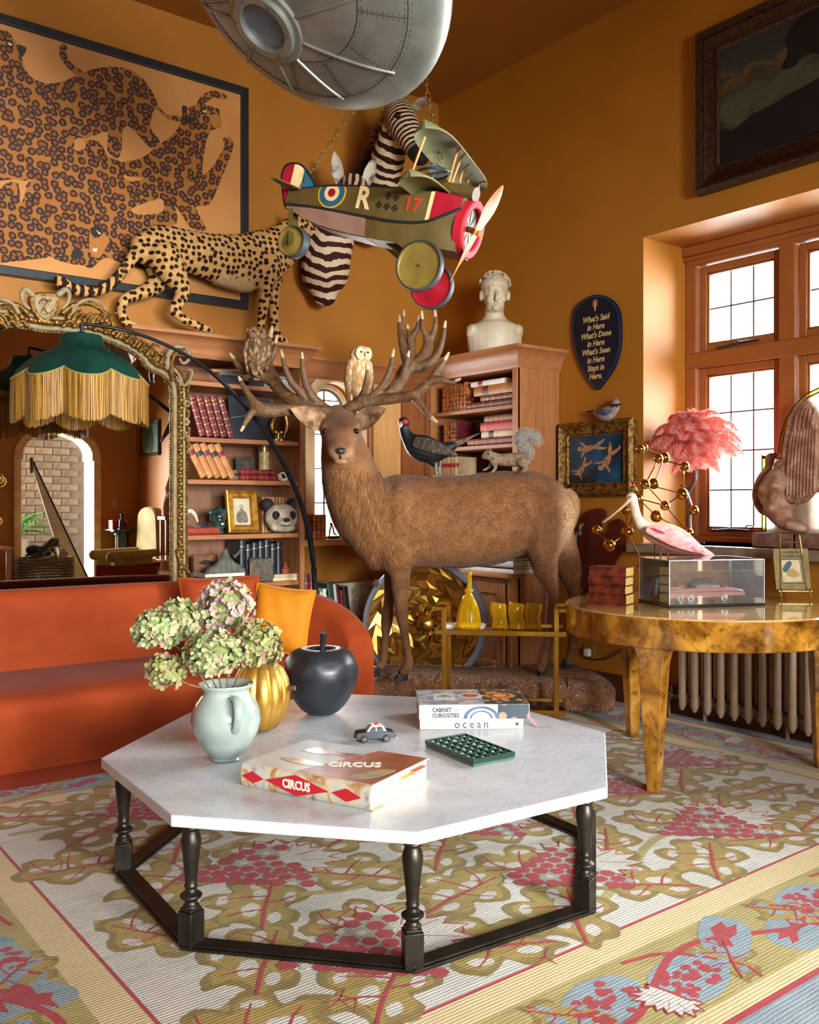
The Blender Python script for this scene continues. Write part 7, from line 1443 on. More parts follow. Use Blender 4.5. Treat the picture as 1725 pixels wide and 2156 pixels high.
# display case with pink car
cs0 = onr(1410,1280); DM = vframe(cs0,12.7); cw,cdp,chh = .465,.285,.205; dc = thing('display_case','clear acrylic display case on the round table','display case',cs0)
ACR = glass('acrylic',(.985,.99,.995,1),.3,haze=.025); EDGE = M('acrylic_edge','#b8c4cc','#ccd6dc',rough=.15,spec=.6)  # diffuse haze mixed in to stand for bright reflections on the case
ob('base',MB(DM).box((-.004,-.004,0),(cw+.004,cdp+.004,.012)),M('case_base_black','#0c0c0e',rough=.25),dc,bevel=.002); ob('mirror_floor',MB(DM).box((.004,.004,.012),(cw-.004,cdp-.004,.0135)),M('case_mirror','#8c9296',rough=.05,metal=.9),dc)
for lo,hi in (((0,0,.0125),(cw,.003,chh)),((0,cdp-.003,.0125),(cw,cdp,chh)),((0,.003,.0125),(.003,cdp-.003,chh)),((cw-.003,.003,.0125),(cw,cdp-.003,chh)),((0,0,chh),(cw,cdp,chh+.003))): ob('pane',MB(DM).box(lo,hi),ACR,dc,smooth=0)
for x in (0,cw):
    for y in (0,cdp): ob('edge',MB(DM).bar((x,y,.0125),(x,y,chh+.003),.0035),EDGE,dc,smooth=0)
for a,b_ in (((0,0),(cw,0)),((0,cdp),(cw,cdp)),((0,0),(0,cdp)),((cw,0),(cw,cdp))): ob('edge',MB(DM).bar((*a,chh+.0015),(*b_,chh+.0015),.0035),EDGE,dc,smooth=0)
PKP = M('pink_car_paint','#a87068','#b67c72',rough=.2,coat=.6,scale=4); pc = thing('model_car','pink six wheeled model limousine inside the acrylic case','model car',DM @ Vector((.23,.13,.0135)))
PMx = DM @ Matrix.Translation((.022,.13,.0135)); L_ = .40
toy_car(pc,PMx,L_,[(0,.018),(.0,.042),(.012,.052),(.10,.060),(.15,.064),(.33,.064),(.385,.052),(.395,.040),(.395,.020)],.118,PKP,[(.135,.063),(.165,.09),(.19,.098),(.24,.10),(.275,.094),(.31,.064)],glass('canopy',(.75,.8,.8,1),.3),(.072,.122,.29),.0175,.014,M('white_wall_tyre','#6c6862','#d8d4cc',rough=.4,scale=60))
ob('grille',MB(PMx).box((-.012,-.03,.016),(.0,.03,.052)),M('car_chrome','#9c9ca0',rough=.12,metal=1.),pc,bevel=.002)
for s_ in (-1,1): ob('headlamp',MB(PMx).ball((-.004,s_*.042,.034),(.008,.011,.011),10),MATS['car_chrome'],pc); ob('side_trim',MB(PMx).bar((.31,s_*.060,.024),(.40,s_*.060,.024),.004,.006),MATS['car_chrome'],pc); ob('side_trim',MB(PMx).bar((.0,s_*.0585,.046),(.39,s_*.055,.046),.002,.0025),MATS['car_chrome'],pc)
ob('canopy_frame',MB(PMx).tube([(.135,0,.064,.002),(.165,0,.091,.002),(.19,0,.099,.002),(.24,0,.101,.002),(.275,0,.095,.002),(.31,0,.065,.002)],6,2),MATS['car_chrome'],pc); ob('interior',MB(PMx).box((.16,-.04,.06),(.28,.04,.074)),M('cream_seats','#c8bca8',rough=.7),pc,bevel=.006)
# spoonbill
sbp = thing('spoonbill','stuffed pink spoonbill with tiny crown behind the acrylic case','spoonbill',at(1400,1250,d=4.56)); PDp = 4.52; PKF = None
t = NT('spoonbill_plumage'); t.col(t.mix(t.attr('pink'),t.ramp(t.noise(t.coord('Object'),30,4),[(.3,'#c9b294'),(.7,'#e2d2bc')]),t.ramp(t.noise(t.coord('Object',(20,20,60)),3,4),[(.3,'#d06a72'),(.7,'#e6a8a6')]))); t.set(rough=.75); t.bump(t.noise(t.coord('Object',(40,40,90)),2,3),.4,.004); SPM = t.m
me = blob([MB().tube([q_(1333,1050,10),q_(1336,1066,9.5),q_(1342,1088,10),q_(1352,1106,13),q_(1374,1119,19,21),q_(1405,1128,25,27),q_(1435,1140,24,24),q_(1468,1156,15,13),q_(1500,1168,6,4)],14,4,rnd=True),MB().ball(at(1330,1047,d=PDp),(.028,.028,.026),10)],.007,3)
c = vco(me); rel = c-np.array(CAM); d_ = rel@np.array(FR); xx = CX+FPX*(rel@np.array(RT))/d_; yy = HY-FPX*rel[:,2]/d_; attr(me,'pink',smst(1352,1385,xx)*.9*smst(1100,1135,yy)+smst(1440,1480,xx)*.3*smst(1100,1135,yy)); ob('body',me,SPM,sbp)
for dd_,nm in ((-.075,'wing'),(.075,'wing')):
    w_ = ob(nm,blob(MB().tube([q_(1368,1116,5,10,dd_),q_(1398,1124,6,17,dd_*1.05),q_(1435,1140,6,17,dd_*1.05),q_(1475,1158,4,9,dd_*.8),q_(1506,1172,2,3,dd_*.5)],12,4,rnd=True),.005,2),M('spoonbill_wing','#dc8e90','#efc0b8',rough=.7,scale=26,st=(1,1,2),bump=.3,bs=80),sbp)
    for i in range(8): ob('red_shoulder_feather',MB().tube([q_(1370+i*5,1113+i*1.2,1.5,2.5,dd_*1.1),q_(1384+i*5,1118+i*1.8,2.2,4,dd_*1.17),q_(1400+i*5,1126+i*2,1,1.5,dd_*1.12)],8,3,rnd=True),M('spoonbill_red','#b8142c','#d23c48',rough=.7,scale=50),w_)
    for i in range(7): ob('flight_feather',MB().tube([q_(1420+i*6,1136+i*2.5,2,5,dd_*1.06),q_(1455+i*6,1150+i*3,1.6,4,dd_*.95),q_(1486+i*4,1163+i*2.2,.8,1.5,dd_*.7)],8,2),M('spoonbill_flight','#d87880','#eab4ae',rough=.7,scale=40),w_)
ob('bill',MB().tube([q_(1328,1050,6,5,-.01),q_(1312,1066,5,2.8,-.02),q_(1295,1080,4.5,2,-.03),q_(1280,1092,8,1.8,-.04),q_(1272,1098,6.5,1.5,-.045)],10,4,rnd=True),M('spoonbill_bill','#b39c78','#cdb894',rough=.5,scale=26),sbp)
ob('eye',MB().ball(at(1327,1046,d=PDp-.028),.005,8),M('red_eye','#6c1c14',rough=.1),sbp); cr_ = at(1334,1032,d=PDp)
ob('crown',MB().lathe([(.021,-.006),(.024,0),(.021,.006),(.018,.012),(.010,.02),(0,.022)],18,cr_),M('crown_black_gold','#20180c','#a8842c',rough=.4,metal=.4,scale=90),sbp); ob('crown_top',MB().lathe([(.008,.018),(.007,.03),(.014,.04),(.012,.042),(0,.04)],14,cr_),M('crown_red','#9c1420',rough=.4),sbp)
for x in (1392,1408): a = at(x,1150,d=PDp); b_ = at(x-2,1190,d=PDp+.02); ob('leg',MB().tube([(*a,.006),(*b_,.005),(b_.x,b_.y,RZ,.005)],8,2).tube([(b_.x,b_.y,RZ+.004,.004),(*(b_-FR*.05-RT*.03).xy,RZ+.003,.002)],6,1),M('spoonbill_leg','#6c3c38',rough=.6),sbp)
# molecule sculpture
mol = thing('molecule_sculpture','brass ball and rod molecule sculpture behind the spoonbill','sculpture',at(1385,1258,d=4.62)); BALL = M('mirror_brass','#b8842e','#c8943a',rough=.04,metal=1.)
def mo(x,y,r_,dd_=0): return (at(1200+x*.3043,820+y*.3043,d=4.62+dd_),r_*.3043*(4.62+dd_)/FPX)
AT = dict(A=mo(490,412,31,-.05),A2=mo(516,404,28,.12),B=mo(615,478,33,-.04),B2=mo(655,470,38,.08),C=mo(797,532,33),D=mo(522,655,35,-.06),D2=mo(583,652,38,.08),E=mo(778,722,41),F=mo(660,803,34,-.06),G=mo(475,755,31,.06),H=mo(858,836,34,.04),I=mo(600,877,42,.06),J=mo(188,973,33,-.08),K=mo(275,1078,42,-.14),L=mo(400,985,40,-.1),Q=mo(390,832,33,.04),N=mo(820,995,36,.06),S=mo(512,1212,45,-.02))
for p_,r_ in AT.values(): ob('ball',MB().ball(p_,r_,24),BALL,mol,smooth=180)
for a,b_ in ('AB','BC','BD',('B2','D2'),('A2','B2'),('B','B2'),('D','D2'),'CE','DE','DF','DG','EF','EH','GF','GI','FN','JK','KL','LQ','LG','LS',('Q','G'),('I','N')): ob('rod',MB().tube([(*AT[a][0],.0028),(*AT[b_][0],.0028)],8,1),BALL,mol)
s_p = AT['S'][0]; ft = Vector((s_p.x+.10,s_p.y+.03,RZ)); ob('rod',MB().tube([(*s_p,.003),(*ft,.003)],8,1).tube([(*AT['N'][0],.003),(*(ft+RT*.02),.003)],8,1).tube([(*AT['I'][0],.003),(*ft,.003)],8,1),BALL,mol); ob('stand',MB().lathe([(.045,0),(.045,.006),(.01,.012),(0,.012)],24,ft),BALL,mol)
# storybook on a little brass easel
al0 = onr(1676,1258)+FR*.02; AMx = vframe(al0+UP*.036,-4) @ Matrix.Rotation(math.radians(-14),4,'X'); al = thing('storybook','worn olive cloth storybook with pasted picture propped on a brass easel','book',al0); AW,AH,AT_ = .165,.205,.026
OLB = M('olive_cloth','#7c6a40','#94804e',rough=.75,scale=20,bump=.1,bs=150); ob('cover',MB(AMx).box((-AW/2,0,0),(AW/2,.003,AH)).box((-AW/2,AT_-.003,0),(AW/2,AT_,AH)).box((-AW/2-.003,0,0),(-AW/2+.002,AT_,AH)),OLB,al,bevel=.001); ob('pages',MB(AMx).box((-AW/2+.002,.003,.003),(AW/2-.004,AT_-.003,AH-.003)),PAGE,al,smooth=0)
AF = AMx @ frame((0,-.0004,0),(1,0,0),(0,0,1),(0,-1,0)); DKO = M('olive_print','#2a2210',rough=.7); text('ALICE IN',.020,AF @ Matrix.Translation((0,AH-.02,0)),DKO,al,bold=.0004); text('WONDERLAND',.018,AF @ Matrix.Translation((0,AH-.04,0)),DKO,al,sx=.9,bold=.0004)
for lo,hi in (((-.058,.03),(.058,.033)),((-.058,.15),(.058,.153)),((-.058,.033),(-.055,.15)),((.055,.033),(.058,.15))): ob('printed_border',MB().prism([(lo[0],lo[1]),(hi[0],lo[1]),(hi[0],hi[1]),(lo[0],hi[1])],0,.0005,AF),DKO,al,smooth=0)
ob('picture_label',MB().prism([(-.05,.037),(.042,.04),(.035,.148),(-.05,.146)],0,.0006,AF),M('picture_paper','#b8a67c','#cfc09a',rough=.7,scale=16),al,smooth=0); ob('picture_patch',MB().prism(smooth_poly([(-.048,.10),(-.02,.14),(0,.135),(-.01,.11),(-.03,.085)],3),.0006,.001,AF),M('picture_blue','#2c4a5c',rough=.6),al,smooth=0); ob('picture_patch',MB().prism(smooth_poly([(-.03,.075),(-.005,.105),(.02,.09),(.03,.07),(0,.06)],3),.001,.0014,AF),M('picture_ochre','#a8843c',rough=.6),al,smooth=0)
es = thing('book_easel','small brass easel holding the olive storybook','easel',al0); EB = M('aged_brass','#7c6434','#957c46',rough=.4,metal=.8,scale=40)
for x in (-.062,.062): ob('front_leg',MB(vframe(al0,-4)).tube([(x*1.15,-.03,0,.004),(x*1.1,-.02,.03,.004)],8,2).tube([(x,-.005,.03,.004),(x*.75,.066,.30,.004)],8,1).ball((x*.75,.066,.302),.006,8).tube([(x*1.1,-.022,.03,.0035),(x*1.05,-.03,.045,.003)],6,2),EB,es)
ob('ledge',MB(vframe(al0,-4)).bar((-.08,-.008,.031),(.08,-.008,.031),.03,.005),EB,es); ob('cross_bar',MB(vframe(al0,-4)).tube([(-.05,.058,.265,.003),(.05,.058,.265,.003)],8,1).ball((0,.058,.265),.006,8),EB,es); ob('back_strut',MB(vframe(al0,-4)).tube([(0,.06,.26,.004),(0,.15,0,.004)],8,1),EB,es)
# ================================================================ window sill
SZ = .968
br_ = thing('brick_plinth','worn brick under the winged beast on the window sill','brick',at(1640,1150,X=4.5)); y1 = at(1589,1130,X=4.52).y; BRK = M('old_brick','#5c3424','#8a6450',rough=.9,scale=16,bump=.5,bs=60)
ob('brick',MB().box((4.49,y1-.235,SZ),(4.71,y1,SZ+.075)),BRK,br_,bevel=.006); ob('brick',MB().box((4.49,y1-.48,SZ),(4.71,y1-.245,SZ+.075)),BRK,br_,bevel=.006)
gr = thing('winged_beast','weathered terracotta winged beast statue on bricks at the window','statue',at(1650,1118,X=4.52)); t = NT('weathered_terracotta'); v = t.coord('Object'); t.col(t.ramp(t.noise(v,11,6,.65,.5),[(.3,'#6c3824'),(.5,'#94664c'),(.68,'#c2a284')])); t.set(rough=.85); t.bump(t.noise(v,50,4),.4,.005); TER = t.m; GX_ = 4.60
def gq(x,y,r_,rh=None,dx=0): p = at(x,y,X=GX_+dx); d_ = (p-CAM).dot(FR); return (*p,r_*d_/FPX,(rh or r_)*d_/FPX)
ob('body',blob([MB().tube([gq(1640,1040,40,46),gq(1665,1015,42,46),gq(1710,995,40,44),gq(1755,975,36,50),gq(1770,930,26,30)],14,4,rnd=True),MB().ball(gq(1642,1045,1,1,-.05)[:3],(.08,.06,.125),12),MB().tube([gq(1640,1070,30,34,-.06),gq(1655,1100,20,18,-.06),gq(1690,1112,16,10,-.06)],10,3,rnd=True),MB().tube([gq(1640,1070,28,34,.06),gq(1655,1100,18,18,.06),gq(1690,1112,16,10,.06)],10,3,rnd=True),MB().tube([gq(1750,1000,18,22),gq(1745,1060,12),gq(1740,1112,12)],10,3,rnd=True),MB().tube([gq(1770,920,24,26),gq(1775,880,26,28),gq(1800,880,14,16)],12,3,rnd=True)],.011,3),TER,gr)
ob('tail',MB().tube([gq(1632,1080,8),gq(1606,1075,8),gq(1592,1045,8),gq(1600,1010,7),gq(1618,985,8),gq(1622,965,10),gq(1632,958,5)],10,5,rnd=True),TER,gr)
for dx in (-.075,.085):
    WP = [gq(*p,1,1,dx)[:3] for p in smooth_poly([(1655,1050),(1648,985),(1655,920),(1668,872),(1686,850),(1706,845),(1722,868),(1735,930),(1738,1000),(1715,1040),(1690,1060)],3)]
    Mw = frame((GX_+dx,0,0),(0,-1,0),(0,0,1),(-1,0,0)); w_ = ob('wing',MB().prism([(-p[1],p[2]) for p in WP],-.018,.018,Mw),TER,gr,smooth=30,bevel=.006)
    for i in range(9): ob('feather_ridge',MB().tube([gq(1660+i*7,1045-abs(i-3)*2,3.2,5,dx-.014),gq(1662+i*7,985,3.4,5,dx-.020),gq(1668+i*6.6,925,3,5,dx-.018),gq(1680+i*5,880,2.5,4,dx-.012)],8,3,rnd=True),TER,w_)
    for i in range(5): ob('feather_ridge',MB().tube([gq(1676+i*9,905-i*3,4,6,dx-.02),gq(1680+i*9,880-i*2,4,6,dx-.02),gq(1686+i*7,862,3,4,dx-.016)],8,3,rnd=True),TER,w_)
# stained glass panel
sg = thing('stained_glass_panel','arched yellow and white stained glass panel leaning in the window','stained glass',at(1640,1117,X=4.66)); GXs = 4.80; SF_ = frame((GXs,0,0),(0,-1,0),(0,0,1),(-1,0,0))
def sgp(x,y): p = at(x,y,X=GXs); return (-p.y,p.z)
YG = M('yellow_stained_glass','#d8b014','#f0d848',rough=.2,trans=.7,scale=20); WG = M('white_stained_glass','#d8d2bc','#efe8d4',rough=.3,trans=.6,scale=20,lo=.4,hi=.6)
a0,a1 = sgp(1606,1117),sgp(1611,958); x0 = a0[0]; zb0 = SZ+.002; zs0 = a1[1]; cxs = sgp(1745,900)[0]; b_w = .022
xs1 = sgp(1640,958)[0]; ztop = sgp(1745,812)[1]
def archp(inset,n=12): rx = cxs-xs1-inset; rz = ztop-zs0-inset; return [(cxs-rx*math.cos(t),zs0+rz*math.sin(t)) for t in np.linspace(0,math.pi,n)]
out_ = [(x0,zb0),(x0,zs0)]+archp(0)+[(2*cxs-x0,zs0),(2*cxs-x0,zb0)]; inn_ = [(x0+b_w,zb0+b_w),(x0+b_w,zs0-b_w*.6),(xs1+b_w,zs0-b_w*.6)]
ob('white_field',MB().prism([(x0+b_w,zb0+b_w),(x0+b_w,zs0-b_w)]+[(xs1+b_w,zs0-b_w)]+archp(b_w)+[(2*cxs-xs1-b_w,zs0-b_w),(2*cxs-x0-b_w,zs0-b_w),(2*cxs-x0-b_w,zb0+b_w)],0,.004,SF_),WG,sg,smooth=0)
def strip(p,q,w,n):
    p,q = Vector(p),Vector(q); d = (q-p)/n; nn = Vector((-d.y,d.x)).normalized()*w
    for i in range(n):
        a,b_ = p+d*(i+.04),p+d*(i+.96); ob('yellow_pane',MB().prism([tuple(a),tuple(b_),tuple(b_+nn),tuple(a+nn)],0,.005,SF_),YG,sg,smooth=0)
strip((x0,zb0),(x0,zs0),-b_w,4); strip((x0,zs0),(xs1,zs0),-b_w,1); strip((2*cxs-x0,zs0),(2*cxs-x0,zb0),-b_w,4); strip((2*cxs-xs1,zs0),(2*cxs-x0,zs0),-b_w,1); strip((x0+b_w,zb0),(2*cxs-x0-b_w,zb0),b_w,5)
A_,B_ = archp(0),archp(b_w)
for i in range(11): ob('yellow_pane',MB().prism([A_[i],A_[i+1],B_[i+1],B_[i]],0,.005,SF_),YG,sg,smooth=0)
LDM = MATS['lead_came']
for P in (out_+[out_[0]],[(x0+b_w,zb0),(x0+b_w,zs0-b_w),(xs1+b_w,zs0-b_w)]+B_+[(2*cxs-xs1-b_w,zs0-b_w),(2*cxs-x0-b_w,zs0-b_w),(2*cxs-x0-b_w,zb0)]): ob('lead_line',MB().tube([(*(SF_ @ Vector((p[0],p[1],.0025))),.0045) for p in P],6,1,up=(1,0,0)),LDM,sg)
ob('painted_head',MB().prism([(sgp(1640,985)[0]+.03*math.cos(a),sgp(1640,985)[1]+.04*math.sin(a)) for a in np.linspace(0,6.28,15)[:-1]],.004,.006,SF_),M('glass_paint','#c99a2c','#e8d8a8',rough=.3,trans=.3,scale=50),sg,smooth=0)
# feather lamp
fl_ = thing('feather_lamp','coral ostrich feather lamp on a branch stem at the window','lamp',at(1460,1132,X=4.47)); FX = 4.60
def fq(x,y,r_): p = at(x,y,X=FX); d_ = (p-CAM).dot(FR); return (*p,r_*d_/FPX)
BRCH = M('branch_bronze','#3c2018','#6a4030',rough=.5,scale=30,bump=.4,bs=60); b0 = Vector(fq(1455,1128,1)[:3]); b0.z = SZ
ob('branch',MB().tube([(*b0,.016),fq(1451,1095,5),fq(1453,1065,6),fq(1446,1040,6.5),fq(1462,1012,5),fq(1464,985,5),fq(1466,940,4)],10,5).tube([fq(1447,1040,4),fq(1440,1025,3),fq(1432,1022,1.5)],8,3),BRCH,fl_); ob('foot',MB().tube([(*(b0+UP*.008),.012),(*(b0+Vector((-.02,-.06,.008))),.010),(*(b0+Vector((-.03,-.11,.006))),.006)],8,3,rnd=True).tube([(*(b0+UP*.008),.012),(*(b0+Vector((.03,.05,.006))),.006)],8,2,rnd=True),BRCH,fl_)
fc_ = Vector(fq(1466,915,1)[:3]); t = NT('coral_feather'); t.col(t.ramp(t.island(),[(0,'#e07a70'),(.3,'#f09c8e'),(.7,'#f6b6aa'),(1,'#fbd6cc')])); t.set(rough=.8,spec=.1); t.b.inputs['Subsurface Weight'].default_value = 0; trn = t.n('BsdfTranslucent'); trn.inputs[0].default_value = hx('#f8a090'); mx = t.n('MixShader'); mx.inputs[0].default_value = .42; t.l(t.b.outputs[0],mx.inputs[1]); t.l(trn.outputs[0],mx.inputs[2]); t.l(mx.outputs[0],t.t.nodes['Material Output'].inputs[0]); FEA = t.m; rg = random.Random(21)
ob('lamp_shade_core',MB().ball(fc_+UP*.0,(.13,.13,.085),16),M('coral_core','#c8584c',rough=.9),fl_)
def feather(base,d0,L_,droop,w,seed):
    r2 = random.Random(seed); m = MB(); P = []; p = Vector(base); d = Vector(d0).normalized(); n = 12
    for i in range(n+1): P.append((p.copy(),d.copy())); p = p+d*L_/n; d = (d+Vector((0,0,-droop/n*(.4+1.6*i/n)))).normalized()
    sd0 = P[0][1].cross(UP); sd0 = sd0.normalized() if sd0.length > .1 else RT.copy()
    m.tube([(*q[0],.0014) for q in P],5,1)
    for i in range(n):
        for k in range(7):
            f = (i+k/7)/n; a,b_ = P[i],P[i+1]; c = a[0].lerp(b_[0],k/7); dr = a[1].lerp(b_[1],k/7).normalized(); sd = sd0; nm = sd.cross(dr).normalized(); wl = w*(math.sin(math.pi*min(1,.12+f*.9))**.6)
            for s_ in (-1,1):
                tip = c+sd*s_*wl*r2.uniform(.8,1.15)+dr*wl*.75+nm*wl*r2.uniform(-.45,.1)-UP*wl*r2.uniform(0,.35); mid = c.lerp(tip,.5)+nm*wl*.18; th_ = dr*.0028; m.add([c-th_,c+th_,mid+th_*.9,mid-th_*.9,tip],[(0,1,2,3),(3,2,4)])
    return m
cnt = 0
for lay_,(n,el,L_,dr) in enumerate(((11,-52,.19,.2),(14,-22,.21,.7),(15,5,.22,1.5),(13,32,.21,2.2),(10,58,.17,2.6),(5,80,.11,2.8))):
    for k in range(n):
        a = 2*math.pi*(k+.5*(lay_ % 2))/n+rg.uniform(-.15,.15); e = math.radians(el+rg.uniform(-7,7)); d = Vector((math.cos(a)*math.cos(e),math.sin(a)*math.cos(e),math.sin(e)))
        cnt += 1; ob('feather',feather(fc_+Vector((d.x*.07,d.y*.07,d.z*.05+.0)),d,L_*rg.uniform(.85,1.1),dr,.058*rg.uniform(.85,1.2),cnt),FEA,fl_,smooth=0)
# ================================================================ on the right wall
def wx_(x,y,X): p = at(x,y,X=X); return (-p.y,p.z)
WXM = lambda X: frame((X,0,0),(0,-1,0),(0,0,1),(-1,0,0))       # polygon plane of the right wall
pt_ = thing('painters_palette','large dark wooden painters palette with dried paint against the right wall','palette',at(1260,1240,X=4.42)); PX_ = XW-.02
pp = [(1190+x*.1113,1060+y*.1113) for x,y in ((650,90),(740,105),(795,160),(805,240),(760,330),(710,430),(715,540),(780,600),(850,590),(880,480),(905,370),(960,305),(1040,290),(1120,340),(1180,440),(1195,600),(1160,760),(1080,940),(980,1120),(900,1320),(800,1560),(640,1720),(420,1740),(290,1620),(180,1400),(120,1100),(130,850),(200,560),(330,280),(480,140))]
po_ = ob('board',MB().prism([wx_(*p,PX_) for p in smooth_poly(pp,2)],0,.012,WXM(PX_)),wood('palette_wood','#3e160c','#66281a',2,.25,5),pt_,smooth=0,bevel=.002)
rg = random.Random(4)
for i in range(34):
    f = i/33; yy_ = 400+f*1240; xl = 330-260*math.sin(f*2.6)+f*f*90; cl = rg.choice(['#8c8a84','#a8904c','#2c4a50','#5c6a5c','#7a4a34','#c8b89c','#8c2c28','#2c3c48','#4c6a44'])
    p = wx_(1190+(xl+rg.uniform(0,70))*.1113,1060+yy_*.1113,PX_); ob('paint_daub',MB(WXM(PX_)).ball((p[0],p[1],.013),(.012*rg.uniform(.6,1.3),.016*rg.uniform(.6,1.3),.005),8),M('daub'+cl,cl,rough=.5),pt_)
def wallpic(name,label,corners,prof,fmat,X=XW-.004):           # corners px: TL, BR on wall
    a = at(*corners[0],X=X-.03); b_ = at(*corners[1],X=X-.03); W_ = a.y-b_.y; H_ = a.z-b_.z; o = thing(name,label,'painting',(X,(a.y+b_.y)/2,b_.z)); Mx = frame((X,a.y,b_.z),(0,-1,0),(1,0,0),(0,0,1)); picframe(o,Mx,W_,H_,prof,fmat); return o,Mx,W_,H_
OLDG = M('old_gilt_carving','#4a2e10','#9c742e',rough=.4,metal=.55,scale=40,detail=5,lo=.4,hi=.6,bump=.7,bs=110,bd=.006)
o,Mx,W_,H_ = wallpic('cherub_painting','small dark blue painting of tumbling cherubs in a deep gilt frame',((1177,893),(1335,1045)),[(0,0),(0,.035),(.02,.055),(.035,.04),(.06,.03),(.075,.035),(.08,.022),(.088,.02),(.088,0)],OLDG)
t = NT('night_blue_oil'); t.col(t.ramp(t.noise(t.coord('Object'),7,5),[(.3,'#0c1c26'),(.5,'#123a52'),(.7,'#1c5878')])); t.set(rough=.25,coat=.3); ob('canvas',MB(Mx).box((.08,-.02,.08),(W_-.08,-.012,H_-.08)),t.m,o,smooth=0)
CF = Mx @ frame((0,-.0205,0),(1,0,0),(0,0,1),(0,-1,0)); FLS = M('oil_flesh','#8a5c3c','#c89468',rough=.4,scale=40)
def cz(P): return [(.08+(W_-.16)*x,.08+(H_-.16)*y) for x,y in P]
for cx2,cy2,an,s2 in ((.40,.72,.15,.20),(.72,.48,1.05,.22),(.24,.30,.9,.17)):
    B2 = MB()
    for i,(ex,ey,ra,rb2,ea) in enumerate(((-.95,.12,.24,.26,0),(-.2,0,.62,.30,.1),(.75,.25,.5,.16,.5),(.8,-.15,.5,.16,-.35),(-.75,-.45,.42,.11,1.0),(-.6,.5,.42,.10,-.9),(1.25,.5,.22,.1,.9),(1.28,-.3,.22,.1,.2))):
        B2.prism(cz([(cx2+s2*((ex+ra*math.cos(q)*math.cos(ea)-rb2*math.sin(q)*math.sin(ea))*math.cos(an)-(ey+ra*math.cos(q)*math.sin(ea)+rb2*math.sin(q)*math.cos(ea))*math.sin(an)),cy2+s2*((ex+ra*math.cos(q)*math.cos(ea)-rb2*math.sin(q)*math.sin(ea))*math.sin(an)+(ey+ra*math.cos(q)*math.sin(ea)+rb2*math.sin(q)*math.cos(ea))*math.cos(an))) for q in np.linspace(0,6.28,15)[:-1]]),i*.0001,.0006+i*.0001,CF)
    ob('painted_cherub',B2,FLS,o,smooth=0,kind='stuff')
ob('painted_rock',MB().prism(smooth_poly(cz([(.02,.02),(.02,.2),(.2,.16),(.4,.12),(.5,.02)]),3),0,.0007,CF),M('oil_dark','#0c1216','#1a2024',rough=.3),o,smooth=0)
o,Mx,W_,H_ = wallpic('landscape_painting','large dark landscape painting with stormy sky high on the right wall',((1469,74),(1920,275)),[(0,0),(0,.05),(.02,.07),(.045,.06),(.05,.045),(.055,.05),(.062,.045),(.12,.03),(.125,.036),(.14,.025),(.14,0)],M('dark_gilt_frame','#1c120c','#4a2c1a',rough=.35,metal=.4,scale=60,bump=.5,bs=120))
t = NT('storm_landscape'); tc = t.n('TexCoord'); gsep = t.n('SeparateXYZ'); t.l(tc.outputs['Generated'],gsep.inputs[0]); n = t.noise(t.coord('Generated',(2.2,2.2,3.2)),2.2,6,.6,.6); hgt = t.math('ADD',gsep.outputs[2],t.math('MULTIPLY',t.math('SUBTRACT',n,.5),.7)); sky = t.ramp(hgt,[(.28,'#10161a'),(.36,'#3c3c2c'),(.5,'#464a38'),(.62,'#2a2a22'),(.72,'#5a4424'),(.78,'#2c3430'),(1,'#242a28')]); t.col(sky); t.set(rough=.35,coat=.2); ob('canvas',MB(Mx).box((.13,-.025,.13),(W_-.13,-.015,H_-.13)),t.m,o,smooth=0)
CF = Mx @ frame((0,-.0255,0),(1,0,0),(0,0,1),(0,-1,0)); DKP = M('oil_shadow','#0a0e14','#141a1e',rough=.35)
def lz(P): return [(.13+(W_-.26)*x,.13+(H_-.26)*y) for x,y in P]
ob('painted_bank',MB().prism(smooth_poly(lz([(.0,.0),(.0,.30),(.10,.26),(.22,.33),(.36,.36),(.6,.42),(1,.5),(1,0)]),3),0,.001,CF),DKP,o,smooth=0); ob('painted_tree',MB().prism(smooth_poly(lz([(.42,.62),(.46,.74),(.44,.84),(.52,.96),(.64,1.0),(.98,1.0),(.98,.5),(.72,.46),(.66,.6),(.56,.66),(.5,.6)]),3),0,.0012,CF),DKP,o,smooth=0)
# plaque
pq = thing('shield_plaque','dark navy shield plaque with gold motto lettering on the right wall','plaque',at(1256,822,X=XW)); PX_ = XW-.022
sh = smooth_poly([wx_(*p,PX_) for p in ((1256,620),(1284,628),(1303,650),(1308,690),(1306,735),(1293,775),(1272,806),(1257,821),(1238,801),(1220,768),(1208,728),(1205,682),(1211,648),(1231,629))],3); cxp = sum(p[0] for p in sh)/len(sh); czp = sum(p[1] for p in sh)/len(sh)
ob('board',MB().prism(sh,-.018,0,WXM(PX_)),M('plaque_edge','#0c1420',rough=.3),pq,smooth=0,bevel=.004); ob('blue_border',MB().prism([(cxp+(x-cxp)*.955,czp+(z_-czp)*.965) for x,z_ in sh],0,.001,WXM(PX_)),M('plaque_blue','#1c4a78',rough=.3),pq,smooth=0); ob('navy_field',MB().prism([(cxp+(x-cxp)*.925,czp+(z_-czp)*.945) for x,z_ in sh],.001,.002,WXM(PX_)),M('plaque_navy','#0c0e1e','#12142a',rough=.3),pq,smooth=0)
PGL = M('plaque_gold','#d8b878',rough=.4)
for i,s_ in enumerate(("What's Said",'in Here',"What's Done",'in Here',"What's Seen",'in Here','Stays in','Here.')):
    y_ = 671+i*17.3; p = wx_(1255,y_-(1255-1257)*.0,PX_); text(s_,.052,WXM(PX_) @ Matrix.Translation((p[0],p[1],.0025)),PGL,pq,shear=.22,bold=.0009,sx=.86)
p = wx_(1254,641,PX_); EM = WXM(PX_) @ Matrix.Translation((p[0],p[1],.0025)); EOR = M('emblem_orange','#b0542c',rough=.4)
